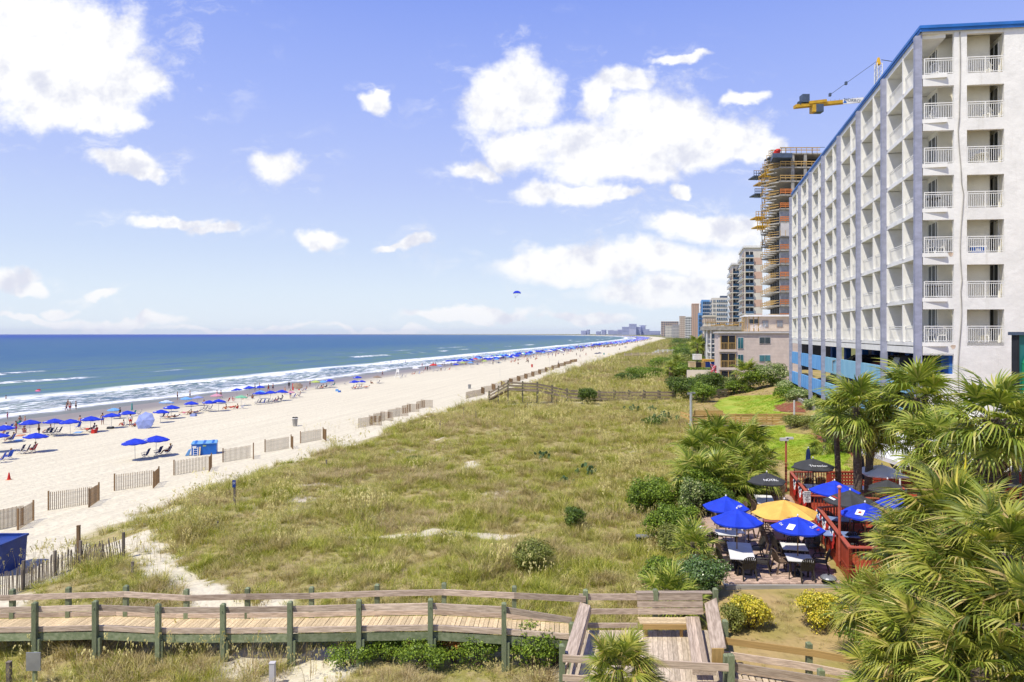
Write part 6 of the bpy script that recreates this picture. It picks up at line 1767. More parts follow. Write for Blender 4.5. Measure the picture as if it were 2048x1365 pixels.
tent('white awning at the right edge above the green post', 1975, 2120, 880, 935, 36.8)
gb = thing('bar_hut', 'dark bar counter with red boards at the right end of the deck', 'bar', (pxY(2030, 36.0), 36.0, DZ))
xx = pxY(1995, 36)
for i in range(8): MB().box(xx, xx + 3.5, 36.0, 36.05, DZ + .14 * i, DZ + .14 * i + .12).build('board', M['red'], gb, world=True)
MB().box(xx - .1, xx + 3.6, 35.7, 36.5, DZ + 1.13, DZ + 1.19).build('counter', M['gcanv'], gb, world=True)
# hotel-side AC/white van glimpsed behind the hedge
# ================================================================== BEACH
def skin_body(name, joints, edges, radii, root=0):
    me = bpy.data.meshes.new(name); me.from_pydata(joints, edges, []); me.update()
    ob = bpy.data.objects.new(name, me); COL.objects.link(ob)
    md = ob.modifiers.new('Skin', 'SKIN'); sd = ob.modifiers.new('Sub', 'SUBSURF'); sd.levels = 1; sd.render_levels = 1
    md.branch_smoothing = .4
    for v, r in zip(me.skin_vertices[0].data, radii): v.radius = (r, r) if not isinstance(r, tuple) else r
    me.skin_vertices[0].data[root].use_root = True
    dg = bpy.context.evaluated_depsgraph_get(); dg.update()
    out = bpy.data.meshes.new_from_object(ob.evaluated_get(dg)); out.name = name
    bpy.data.objects.remove(ob)
    out.polygons.foreach_set('use_smooth', [True] * len(out.polygons))
    return out
# joints: 0 pelvis 1 waist 2 chest 3 neck 4 head-base 5 head 6 headtop | 7-9 L arm 10 hand | 11-13 R arm 14 hand | 15 L hip 16 knee 17 ankle 18 toe | 19 R hip 20 knee 21 ankle 22 toe
ED = [(0, 1), (1, 2), (2, 3), (3, 4), (4, 5), (5, 6), (2, 7), (7, 8), (8, 9), (9, 10), (2, 11), (11, 12), (12, 13), (13, 14), (0, 15), (15, 16), (16, 17), (17, 18), (0, 19), (19, 20), (20, 21), (21, 22)]
RAD = [.12, .105, .135, .055, .06, .095, .075, .06, .045, .035, .035, .06, .045, .035, .035, .095, .062, .04, .038, .095, .062, .04, .038]
def pose(kind):
    if kind in ('stand', 'walk', 'wade'):
        s_ = .0 if kind != 'walk' else .22
        J = [(0, 0, .93), (0, 0, 1.10), (0, 0, 1.32), (0, 0, 1.46), (0, .01, 1.53), (0, .02, 1.62), (0, .02, 1.69),
             (-.19, 0, 1.38), (-.25, .02 - s_ * .5, 1.12), (-.24, .12 - s_ * .6, .90), (-.23, .16 - s_ * .7, .80),
             (.19, 0, 1.38), (.26, .0 + s_ * .5, 1.12), (.25, .10 + s_ * .8, .92), (.24, .14 + s_ * .9, .82),
             (-.09, 0, .86), (-.10, s_ * .9, .48), (-.11, s_ * .7 - .02, .08), (-.12, s_ * .7 + .12, .04),
             (.09, 0, .86), (.10, -s_ * .3, .48), (.11, -s_ * 1.3 - .02, .08 + s_ * .3), (.12, -s_ * 1.3 + .12, .04 + s_ * .1)]
    elif kind == 'sit':    # in a low beach chair
        J = [(0, 0, .36), (0, -.06, .50), (0, -.18, .72), (0, -.22, .86), (0, -.20, .93), (0, -.18, 1.02), (0, -.17, 1.09),
             (-.19, -.19, .78), (-.27, -.08, .55), (-.25, .14, .48), (-.24, .22, .47), (.19, -.19, .78), (.27, -.08, .55), (.25, .14, .48), (.24, .22, .47),
             (-.09, .06, .36), (-.11, .46, .44), (-.12, .72, .10), (-.12, .84, .08), (.09, .06, .36), (.11, .46, .44), (.12, .72, .10), (.12, .84, .08)]
    elif kind == 'lie':
        J = [(0, 0, .36), (0, -.16, .40), (0, -.38, .47), (0, -.52, .52), (0, -.58, .55), (0, -.67, .60), (0, -.73, .63),
             (-.19, -.42, .45), (-.28, -.22, .36), (-.26, .02, .34), (-.25, .10, .34), (.19, -.42, .45), (.28, -.22, .36), (.26, .02, .34), (.25, .10, .34),
             (-.09, .08, .34), (-.11, .46, .38), (-.11, .86, .32), (-.11, .90, .42), (.09, .08, .34), (.11, .46, .48), (.12, .78, .32), (.12, .84, .36)]
    elif kind == 'ground':   # sitting on the sand, knees up
        J = [(0, 0, .13), (0, -.04, .28), (0, -.06, .50), (0, -.04, .64), (0, -.02, .71), (0, .01, .79), (0, .02, .86),
             (-.19, -.05, .56), (-.25, .10, .38), (-.16, .30, .36), (-.10, .36, .34), (.19, -.05, .56), (.25, .10, .38), (.16, .30, .36), (.10, .36, .34),
             (-.09, .06, .13), (-.12, .38, .46), (-.12, .56, .07), (-.12, .68, .05), (.09, .06, .13), (.12, .38, .46), (.12, .56, .07), (.12, .68, .05)]
    return J
PM = {}
for k in ('stand', 'walk', 'sit', 'lie', 'ground'):
    base = skin_body('body', pose(k), ED, RAD)
    for s_ in ('skin', 'skin2', 'skin3'):
        c_ = base.copy(); c_.name = 'body'; c_.materials.clear(); c_.materials.append(M[s_]); PM[k, s_] = c_
    J = [Vector(j) for j in pose(k)]
    hd = J[5]; PM[k, 'hd'] = hd
    tl = (J[1] - J[0]).normalized()
    PM[k, 'J'] = J
cols = {'navyc': (.02, .04, .16), 'redcl': (.62, .03, .03), 'bluec': (.03, .10, .60), 'blackc': (.02, .02, .025), 'whitec': (.8, .8, .8), 'pinkc': (.75, .2, .35), 'greyc': (.30, .33, .33), 'tealc': (.02, .35, .35), 'yelc': (.75, .55, .08), 'orac': (.75, .20, .04)}
for n_, c_ in cols.items(): M[n_] = mat('cloth_' + n_[:-1], c_, .8, .08, 4)
MESHC = {}
def shared(key, fn, mname):
    kk = (key, mname)
    if kk not in MESHC:
        me = fn(); me.materials.append(M[mname]); MESHC[kk] = me
    return MESHC[kk]
def hair_mesh(k):
    def f():
        c = PM[k, 'hd']; m = MB(); vs = []; fs = []
        n = 10; prof = [(.0, .108), (.06, .098), (.098, .06), (.108, .01), (.100, -.04), (.07, -.075)]
        for r, z in prof:
            for i in range(n):
                q_ = 2 * math.pi * i / n; back = .0
                x, y = r * math.cos(q_), r * math.sin(q_)
                if z < .03 and y > 0: y *= .55
                vs.append((c.x + x * .92, c.y + y - .012, c.z + z + .01))
        for a in range(len(prof) - 1):
            for i in range(n): fs.append((a * n + i, (a + 1) * n + i, (a + 1) * n + (i + 1) % n, a * n + (i + 1) % n))
        return m.add(vs, fs).mesh('hair', True)
    return f
def shorts_mesh(k, long=.34):
    def f():
        J = PM[k, 'J']; m = MB()
        m.tube(J[0] + (J[1] - J[0]) * .45, J[0], .135, .15, 10, False)
        m.tube(J[0], (J[15] + J[19]) / 2, .152, .15, 10, False)
        for h_, kn in ((15, 16), (19, 20)):
            m.tube(J[h_] + Vector((0, 0, 0)), J[h_].lerp(J[kn], long + .15), .118, .105, 9, False)
        return m.mesh('shorts', True)
    return f
def top_mesh(k):
    def f():
        J = PM[k, 'J']; m = MB()
        m.tube(J[0].lerp(J[1], .6), J[1], .130, .130, 10, False); m.tube(J[1], J[2], .130, .165, 10, False); m.tube(J[2], J[2].lerp(J[3], .6), .165, .075, 10, False)
        for a, b in ((7, 8), (11, 12)): m.tube(J[2].lerp(J[a], .4), J[a].lerp(J[b], .5), .10, .075, 8, False)
        return m.mesh('shirt', True)
    return f
def bikini_mesh(k):
    def f():
        J = PM[k, 'J']; m = MB(); m.tube(J[1].lerp(J[2], .55), J[1].lerp(J[2], .95), .150, .158, 10, False); return m.mesh('swim_top', True)
    return f
def person(label, loc, rz, k='stand', skin='skin', shorts='bluec', top=None, hair='hair', sc=1.0, group=None, detail=True):
    o = thing('person', label, 'person', loc, rz, group)
    o.scale = (sc,) * 3
    link('body', PM[k, skin], None, o)
    link('hair', shared('hair' + k, hair_mesh(k), hair), None, o)
    link('shorts', shared('sh' + k, shorts_mesh(k), shorts), None, o)
    if top:
        if top.startswith('b:'): link('swim_top', shared('bk' + k, bikini_mesh(k), top[2:]), None, o)
        else: link('shirt', shared('tp' + k, top_mesh(k), top), None, o)
    return o
# ---- beach umbrella
def bcanopy():
    return canopy_mesh(1.22, 8, .42, .05, False, 0, .10)
def bpole(): return MB().tube((0, 0, -.25), (0, 0, 2.12), .022, n=6).mesh('pole')
def bribs():
    r_ = MB()
    for i in range(8):
        q_ = 2 * math.pi * i / 8; r_.tube((.02 * math.cos(q_), .02 * math.sin(q_), 2.08), (1.18 * math.cos(q_), 1.18 * math.sin(q_), 1.68), .007, n=3)
    return r_.mesh('ribs')
def bump_(): return MB().lathe([(0, .05), (.03, .03), (.03, 0)], 6).mesh('finial')
def beach_umb(label, loc, mc='blueb', rz=0.0, sc=1.0, tilt=(0, 0), group=None, stripes=None, patch=True, simple=False):
    o = thing('beach_umbrella', label, 'umbrella', loc, rz, group)
    o.scale = (sc,) * 3; o.rotation_euler = (tilt[0], tilt[1], rz)
    link('pole', shared('bp', bpole, 'galv'), None, o)
    c_ = link('canopy', shared('bc', bcanopy, mc), None, o, (0, 0, 1.68))
    if simple: return o
    link('ribs', shared('br', bribs, 'galv'), None, o)
    link('finial', shared('bf', bump_, 'cloth'), None, c_, (0, 0, .42))
    if patch:
        pm_ = shared('patch', lambda: MB().box(-.11, .11, -.16, .16, -.004, .004).mesh('patch'), 'cloth')
        q_ = math.pi / 8 - 0; R_ = 1.13 * .80
        for a_ in (q_, q_ + math.pi):
            t_ = link('patch', pm_, None, c_, (R_ * math.cos(a_), R_ * math.sin(a_), .42 * .20 + .02)); t_.rotation_euler = (math.atan2(.42, 1.15), 0, a_ + math.pi / 2)
    if stripes:
        for (r0, r1) in stripes:
            m = MB(); n = 24; vs = []; fs = []
            for i in range(n):
                k_ = i / 3; fr = k_ - int(k_); a_ = 2 * math.pi * k_ / 8; ck_ = math.cos(math.pi / 8) / math.cos((fr - .5) * 2 * math.pi / 8)
                for rr in (r0, r1): vs.append((1.22 * rr * ck_ * math.cos(a_), 1.22 * rr * ck_ * math.sin(a_), .42 * (1 - rr) ** 1.0 + .028))
            for i in range(n): j = (i + 1) % n; fs.append((2 * i, 2 * i + 1, 2 * j + 1, 2 * j))
            m.add(vs, fs).build('stripe', M['cloth'], c_)
    return o
# ---- beach chair
def bch_frame():
    m = MB()
    for s_ in (-1, 1):
        x = s_ * .28
        m.path([(x, .38, 0), (x, -.05, .34), (x, -.34, .95)], .018, 5); m.path([(x, -.36, 0), (x, .30, .36)], .018, 5); m.beam((x, -.20, .60), (x, .34, .58), .06, .025)
        m.tube((x, .30, .58), (x, .26, .34), .014, n=4)
    for y, z in ((.38, .01), (-.36, .01), (-.34, .95), (.30, .36)): m.tube((-.28, y, z), (.28, y, z), .014, n=4)
    return m.mesh('frame')
def bch_fabric(): return MB().hexa([(-.27, -.06, .32), (.27, -.06, .32), (.27, .30, .35), (-.27, .30, .35), (-.27, -.06, .335), (.27, -.06, .335), (.27, .30, .365), (-.27, .30, .365)]).hexa([(-.27, -.08, .33), (.27, -.08, .33), (.27, -.36, .96), (-.27, -.36, .96), (-.27, -.05, .34), (.27, -.05, .34), (.27, -.33, .97), (-.27, -.33, .97)]).mesh('fabric')
def bch_stripes(): 
    m = MB()
    for i in range(4):
        a = Vector((0, -.045 - .065 * i, .40 + .14 * i)); m.hexa([(-.26, a.y, a.z), (.26, a.y, a.z), (.26, a.y - .02, a.z + .045), (-.26, a.y - .02, a.z + .045), (-.26, a.y + .012, a.z + .006), (.26, a.y + .012, a.z + .006), (.26, a.y - .008, a.z + .051), (-.26, a.y - .008, a.z + .051)])
    return m.mesh('stripes')
def beach_chair(label, loc, rz, mc='navyc', group=None, stripes=False):
    o = thing('beach_chair', label, 'chair', loc, rz, group)
    link('frame', shared('cf', bch_frame, 'house'), None, o)
    f_ = link('fabric', shared('cfb', bch_fabric, mc), None, o)
    if stripes: link('stripes', shared('cst', bch_stripes, 'cloth'), None, f_)
    return o
def gz(p, d=0.0): return (p.x, p.y, zg(p.x, p.y) + d)
def cyb(cy): return (cy - .125 * HZ) / .875
sea_face = math.atan2(K, 1) + math.pi / 2          # chairs face the water (-X)
SF = math.pi / 2 + .15
WR = 'umbrellas set up along the beach'
UL = [ # px, base y, colour, scale, label
    (-6, 905, 'blueb', 1, 'blue beach umbrella cut off at the far left edge, lower one'), (10, 886, 'blueb', 1, 'blue beach umbrella at the left edge just above the lowest one'),
    (60, 873, 'blueb', 1, 'blue beach umbrella above the group with the red chair'), (70, 905, 'blueb', .98, 'blue beach umbrella shading two dark chairs and a red chair'),
    (108, 873, 'blueb', 1.05, 'left umbrella of the overlapping blue pair over four dark chairs'), (141, 872, 'blueb', 1, 'right umbrella of the overlapping blue pair over four dark chairs'),
    (181, 865, 'blueb', 1, 'blue beach umbrella over a lounging group with a red bag'), (223, 857, 'blueb', .98, 'blue beach umbrella with bare sand around its pole'),
    (254, 850, 'blueb', .95, 'blue beach umbrella just left of the man in red shorts'), (321, 846, 'blueb', .9, 'blue umbrella half hidden behind the big tipped lavender one'),
    (342, 838, 'blueb', .98, 'blue beach umbrella right of the tipped lavender one'), (382, 828, 'blueb', .95, 'blue beach umbrella standing alone over sunbathers'),
    (418, 824, 'blueb', .9, 'left umbrella of the blue pair near the striped one'), (437, 823, 'blueb', .95, 'right umbrella of the blue pair near the striped one'),
    (270.5, 921, 'blueb', 1.0, 'left one of the two lone blue umbrellas in front of the row'), (312, 914, 'blueb', 1.0, 'right one of the two lone blue umbrellas in front of the row'),
    (332, 825, 'lblue', .95, 'light blue umbrella with white rings at the water edge'), (228, 838, 'lblue', .8, 'pale blue umbrella with a tall flag pole by the water'),
    (372, 814, 'lblue', .85, 'first pale blue umbrella near the shallow water'), (396, 812, 'lilc', .85, 'pale violet umbrella near the shallow water'),
    (433, 808, 'pink', .9, 'pale pink umbrella near a purple towel'), (482, 812, 'lgreen', .9, 'mint green umbrella beside two red chairs'),
    (474, 795, 'blueb', .9, 'low blue umbrella at the water edge left of two taller ones'), (499, 792, 'blueb', 1, 'left of two tall blue umbrellas at the water edge'), (520, 790, 'blueb', .95, 'right of two tall blue umbrellas at the water edge'),
    (518, 806, 'blueb', 1.0, 'left umbrella over the long row of dark chairs'), (541, 804, 'blueb', 1.0, 'middle umbrella over the long row of dark chairs'), (563, 802, 'blueb', 1.0, 'right umbrella over the long row of dark chairs'),
    (521, 798, 'lblue', .8, 'small aqua umbrella behind the long chair row'), (581, 797, 'pink', .7, 'small striped salmon parasol over a person in blue shorts'),
    (631, 778, 'lime', .95, 'yellow green umbrella over a seated group'), (646, 777, 'lblue', .9, 'pale blue umbrella next to the yellow green one'), (659, 776, 'blueb', 1.0, 'blue umbrella right of the pale blue one, midway'),
    (715, 769, 'blueb', 1, 'rear blue umbrella of the cluster of three'), (709, 778, 'blueb', .95, 'front left blue umbrella of the cluster of three'), (723, 776, 'blueb', .85, 'front right blue umbrella of the cluster of three'),
    (754, 767, 'tan', .95, 'brown umbrella beyond the blue cluster'), (831, 747, 'cloth', 1, 'cream umbrella with seated people before the crowd'), (867, 742, 'redc', 1.2, 'big red umbrella before the crowd'), (879, 741, 'lilc', .9, 'violet umbrella touching the big red one'),
    (912, 739, 'blueb', 1, 'blue umbrella at the near left end of the crowd'), (926, 735, 'lime', 1, 'lime green umbrella near the start of the crowd'), (941, 735, 'lblue', 1, 'light blue umbrella right of the lime one'), (969, 731, 'lime', 1, 'second green umbrella inside the start of the crowd'),
    (1193, 714, 'navy', 1, 'dark blue umbrella standing apart on open sand far off, left one'), (1199, 713, 'navy', 1, 'dark blue umbrella standing apart on open sand far off, right one'), (1251, 699, 'navy', 1, 'lone dark umbrella far up the beach near the dune')]
for (x, y, c_, s_, lab) in UL:
    p = G(x, y)
    beach_umb(lab, gz(p), c_, random.uniform(0, .7), s_ * 1.02, (random.uniform(-.05, .05), random.uniform(-.06, .06)), WR, stripes=((.22, .42), (.62, .85)) if 'rings' in lab else None, patch=(c_ == 'blueb'))
# tipped umbrellas facing the camera
p = G(300, 855); beach_umb('big lavender umbrella tipped on its side towards the camera', (p.x, p.y + .6, zg(p.x, p.y) + .35), 'lilc', 0, 1.08, (1.2, -.15), WR, patch=False)
p = G(594, 786); beach_umb('brown tilted umbrella above a red cabana frame', (p.x, p.y, zg(p.x, p.y) + .3), 'tan', 0, .95, (.5, .3), WR, patch=False)
# red cabana panels
p = G(592, 781); o = thing('windbreak', 'red fabric windbreak panels under the brown tilted umbrella', 'windbreak', gz(p))
for i, x in enumerate((-.9, .55)): MB().box(x, x + .35, -.02, .02, 0, 1.6).build('panel', M['redc'], o); MB().tube((x, 0, 0), (x, 0, 1.8), .02, n=5).build('pole', M['house'], o)
# folded teal umbrella, flag poles
def thin_pole(label, px, py, h_, m_='teal', r0=.14, name='closed_umbrella', cat='umbrella'):
    p = G(px, py); o = thing(name, label, cat, gz(p))
    MB().tube((0, 0, -.1), (0, 0, h_), .025, n=6).build('pole', M['galv'], o)
    if r0: MB().lathe([(.02, h_), (r0 * .6, h_ - .2), (r0, h_ - 1.1), (.03, h_ - 1.25)], 8).build('canopy', M[m_], o)
    else: MB().lathe([(0, h_ + .08), (.05, h_ + .04), (0, h_)], 6).build('finial', M['house'], o)
thin_pole('closed teal umbrella standing by the water', 264, 832, 2.1)
thin_pole('tall thin flag pole beside the pale blue umbrella', 224, 836, 3.2, 'cloth', 0, 'flag_pole', 'pole')
thin_pole('second thin pole by the water left of the closed teal umbrella', 228, 834, 2.2, 'cloth', 0, 'flag_pole', 'pole')
thin_pole('dark pole standing at the waterline beyond the brown umbrella', 775, 753, 3.0, 'cloth', 0, 'flag_pole', 'pole')
thin_pole('tall pole behind the lifeguard chair', 797, 745, 4.5, 'cloth', 0, 'flag_pole', 'pole')
thin_pole('thin pole on the open sand near the zigzag fence', 1000, 753, 2.4, 'cloth', 0, 'flag_pole', 'pole')
thin_pole('thin pole beside the far end of the zigzag fence', 1099, 731, 2.6, 'cloth', 0, 'flag_pole', 'pole')
# chairs
CG = 'low folding chairs on the beach'
CHL = [(42, 908, 'navyc', 'dark beach chair at the left under the umbrella with the red chair'), (53, 908, 'navyc', 'dark beach chair in the middle beside the red chair'), (67, 906, 'redcl', 'red beach chair under the blue umbrella at left'),
    (18, 920, 'bluec', 'bright blue beach chair lowest at the left edge'), (3, 926, 'bluec', 'bright blue beach chair cut off by the left edge'),
    (92, 871, 'navyc', 'first of the four dark chairs under the blue pair'), (100, 871, 'navyc', 'second of the four dark chairs under the blue pair'), (108, 870, 'navyc', 'third of the four dark chairs under the blue pair'), (118, 869, 'navyc', 'last of the four dark chairs under the blue pair'),
    (292, 917, 'navyc', 'striped navy beach chair left of the lone right umbrella pole'), (317, 912, 'navyc', 'striped navy beach chair right of the lone right umbrella pole'), (337, 910, 'navyc', 'striped navy beach chair at the right end below the lone umbrellas'),
    (156, 859, 'bluec', 'blue chair behind the lounging group'), (20, 862, 'bluec', 'blue chair among the group near the left edge'), (30, 858, 'tealc', 'teal chair among the group near the left edge'), (10, 880, 'bluec', 'blue chair under the left edge umbrella'), (24, 884, 'bluec', 'second blue chair under the left edge umbrella'),
    (267, 833, 'tealc', 'teal chair by the closed teal umbrella'), (279, 832, 'navyc', 'dark chair right of the closed teal umbrella'), (325, 838, 'navyc', 'dark chair left under the umbrella right of the tipped one'), (333, 838, 'navyc', 'dark chair right under the umbrella right of the tipped one'),
    (405, 823, 'navyc', 'left dark chair under the blue pair near the striped umbrella'), (412, 822, 'navyc', 'middle dark chair under the blue pair near the striped umbrella'), (421, 821, 'navyc', 'right dark chair under the blue pair near the striped umbrella'),
    (456, 806, 'redcl', 'left red chair by the mint umbrella'), (468, 805, 'redcl', 'right red chair by the mint umbrella'), (486, 818, 'bluec', 'blue chair beside the sunbathers'),
    (513, 810, 'navyc', 'first chair in the long dark row'), (519, 809, 'navyc', 'second chair in the long dark row'), (527, 809, 'bluec', 'blue chair within the long dark row'), (535, 808, 'navyc', 'fourth chair in the long dark row'), (542, 807, 'navyc', 'fifth chair in the long dark row'), (548, 806, 'navyc', 'sixth chair in the long dark row'), (554, 805, 'navyc', 'seventh chair in the long dark row'), (563, 803, 'navyc', 'last chair in the long dark row'),
    (588, 797, 'bluec', 'blue chair beside the person in blue shorts'), (599, 795, 'navyc', 'dark chair right of the blue one'), (605, 783, 'bluec', 'bright blue chair by the red windbreak'),
    (634, 779, 'navyc', 'first dark chair under the yellow green umbrella'), (641, 778, 'navyc', 'second dark chair under the yellow green umbrella'), (655, 775, 'tealc', 'teal chair under the midway blue umbrella'), (663, 774, 'bluec', 'blue chair under the midway blue umbrella'), (690, 770, 'navyc', 'dark chair on the sand left of the cluster of three'),
    (705, 779, 'navyc', 'left chair under the cluster of three'), (717, 778, 'bluec', 'middle chair under the cluster of three'), (730, 778, 'orac', 'orange chair under the cluster of three'), (757, 768, 'navyc', 'dark chair below the brown umbrella'),
    (804, 755, 'navyc', 'left dark chair right of the lifeguard stand'), (811, 755, 'navyc', 'right dark chair right of the lifeguard stand'), (824, 750, 'redcl', 'red chair under the cream umbrella'), (838, 749, 'bluec', 'blue chair under the cream umbrella'),
    (867, 745, 'navyc', 'left dark chair before the red umbrella'), (875, 744, 'navyc', 'right dark chair before the red umbrella'), (890, 742, 'navyc', 'dark chair between the red umbrella and the crowd')]
for i, (x, y, c_, lab) in enumerate(CHL):
    beach_chair(lab, gz(G(x, y)), SF + random.uniform(-.25, .25) + (math.pi if 'striped' in lab and False else 0), c_, CG, stripes='striped' in lab or i % 3 == 0)
# people
PL = [(261, 853, .6, 'stand', 'skin', 'redcl', 'whitec', 'man in red shorts and white shirt standing beside the tipped umbrella'),
    (281, 853, -2.0, 'walk', 'skin2', 'greyc', 'greyc', 'person in pale grey clothes bending by the tipped umbrella'),
    (292, 851, 2.4, 'stand', 'skin', 'yelc', 'b:blackc', 'person in front of the tipped lavender umbrella'),
    (78, 872, 2, 'stand', 'skin2', 'blackc', None, 'bare chested man standing between the left umbrellas'),
    (136, 812, 2.6, 'stand', 'skin2', 'blackc', 'b:blackc', 'woman in black standing in the shallow foam, rear of two'), (133, 822, 2.0, 'walk', 'skin2', 'navyc', 'b:navyc', 'person wading in the foam in front of another'), (140, 822, .5, 'stand', 'skin', 'redcl', None, 'wader right beside the one in front'),
    (152, 820, 2, 'stand', 'skin2', 'blackc', None, 'lone wader right of the foam pair'), (15, 839, 2, 'stand', 'skin', 'pinkc', 'pinkc', 'child in pink standing in the foam near the left edge'), (12, 799, 2, 'stand', 'skin2', 'greyc', None, 'swimmer standing deep in the water at the left'),
    (40, 855, 1, 'stand', 'skin2', 'tealc', None, 'person standing behind the left edge group'), (50, 856, 2, 'stand', 'skin', 'navyc', 'b:pinkc', 'woman standing near the left edge umbrellas'),
    (240, 838, 2, 'stand', 'skin3', 'blackc', 'blackc', 'dark dressed person standing by the closed teal umbrella'), (355, 801, 2, 'stand', 'skin2', 'blackc', None, 'wader behind the light blue ringed umbrella'), (380, 799, 2, 'stand', 'skin2', 'navyc', None, 'second wader behind the pale umbrellas'),
    (434, 797, 2, 'stand', 'skin', 'pinkc', 'b:pinkc', 'left one of two people at the water behind the pink umbrella'), (442, 797, 2, 'walk', 'skin2', 'blackc', None, 'right one of two people at the water behind the pink umbrella'),
    (510, 782, 2, 'stand', 'skin3', 'blackc', None, 'dark figure standing behind the tall blue umbrellas'), (519, 780, 2, 'stand', 'skin2', 'navyc', None, 'figure between the tall blue umbrellas at the water'),
    (537, 783, 1, 'walk', 'skin2', 'redcl', None, 'left walker on the wet sand right of the tall umbrellas'), (546, 782, 1, 'walk', 'skin', 'navyc', None, 'right walker on the wet sand right of the tall umbrellas'),
    (578, 777, .4, 'stand', 'skin3', 'blackc', 'blackc', 'tall dark clothed person by the salmon parasol'), (581, 796, 0, 'stand', 'skin2', 'bluec', None, 'person in bright blue shorts under the salmon parasol'),
    (620, 774, 2, 'stand', 'skin2', 'blackc', None, 'person standing left of the yellow green umbrella'), (765, 753, 1, 'walk', 'skin', 'navyc', None, 'person walking at the waterline near the dark pole'), (782, 727, 2, 'stand', 'skin2', 'blackc', None, 'far wader left of the cream umbrella'), (811, 726, 2, 'stand', 'skin2', 'navyc', None, 'far wader behind the cream umbrella'),
    (851, 742, 1, 'walk', 'skin2', 'redcl', None, 'first walker before the red umbrella'), (855, 742, 1, 'stand', 'skin3', 'blackc', 'blackc', 'second walker before the red umbrella'), (860, 741, 1, 'stand', 'skin', 'navyc', 'whitec', 'third walker before the red umbrella'),
    (947, 716, 2, 'stand', 'skin2', 'redcl', None, 'swimmer standing in the surf before the crowd'),
    (1117, 731, .3, 'walk', 'skin2', 'blackc', 'whitec', 'walker on open sand beside the far fence end'), (1172, 712, .3, 'walk', 'skin2', 'redcl', None, 'walker on open sand below the crowd, right'), (1160, 716, .3, 'walk', 'skin', 'navyc', 'whitec', 'walker on open sand below the crowd, left'), (1153, 712, .3, 'walk', 'skin3', 'blackc', None, 'walker nearest the crowd on open sand')]
for (x, y, rz, k, sk, sh, tp, lab) in PL:
    p = G(x, y); p2 = gz(p)
    if 'wad' in lab or 'foam' in lab or 'swimmer' in lab:
        p = G(x, y, True); p2 = (p.x, p.y, max(-.55, zg(p.x, p.y)) if 'deep' not in lab else -.95)
    person(lab, p2, rz, k, sk, sh, tp, random.choice(('hair', 'hair', 'hairb')), random.uniform(.95, 1.05) * (.75 if 'child' in lab else 1), 'people on the beach')
SL = [(177, 864, 'lie', 'skin', 'redcl', 'lounging person under the umbrella with the red bag'), (186, 863, 'sit', 'skin2', 'whitec', 'seated person beside the red bag'), (193, 864, 'ground', 'skin', 'redcl', 'person in red sitting on the sand under the blue umbrella'),
    (67, 905, 'sit', 'skin', 'redcl', 'person sitting in the red chair'), (18, 919, 'sit', 'skin2', 'bluec', 'person in blue sitting in the lowest blue chair'), (24, 883, 'sit', 'skin', 'greyc', 'grey haired person sitting at the left edge group'), (337, 909, 'sit', 'skin2', 'orac', 'person sitting in the right chair below the lone umbrellas'),
    (340, 839, 'lie', 'skin', 'blackc', 'person lying beside the umbrella right of the tipped one'), (350, 838, 'lie', 'skin2', 'navyc', 'second person lying beside the umbrella right of the tipped one'), (370, 830, 'lie', 'skin', 'pinkc', 'left sunbather under the solitary blue umbrella'), (382, 830, 'ground', 'skin2', 'blackc', 'middle sunbather under the solitary blue umbrella'), (391, 829, 'lie', 'skin', 'navyc', 'right sunbather under the solitary blue umbrella'),
    (452, 819, 'ground', 'skin', 'orac', 'left seated sunbather on the sand right of the blue pair'), (463, 819, 'lie', 'skin2', 'redcl', 'middle sunbather on the sand right of the blue pair'), (475, 818, 'ground', 'skin', 'redcl', 'right sunbather next to the blue chair'),
    (554, 804, 'sit', 'skin', 'redcl', 'person in red seated in the long row'), (563, 802, 'sit', 'skin2', 'navyc', 'person seated at the right end of the long row'), (599, 794, 'sit', 'skin2', 'whitec', 'seated person beside the blue shorts man'), (645, 778, 'sit', 'skin', 'redcl', 'seated person in red under the yellow green umbrella'), (652, 777, 'sit', 'skin2', 'navyc', 'seated person between the midway umbrellas'),
    (711, 779, 'sit', 'skin', 'redcl', 'person in red seated under the cluster of three'), (722, 778, 'sit', 'skin2', 'whitec', 'person in white seated under the cluster of three'), (733, 777, 'lie', 'skin', 'orac', 'person lying on the orange chair'), (829, 750, 'sit', 'skin2', 'redcl', 'seated person under the cream umbrella')]
for (x, y, k, sk, sh, lab) in SL:
    person(lab, gz(G(x, y)), SF, k, sk, sh, random.choice((None, 'b:' + sh, sh)), random.choice(('hair', 'hairb')), 1.0, 'people resting on the beach')
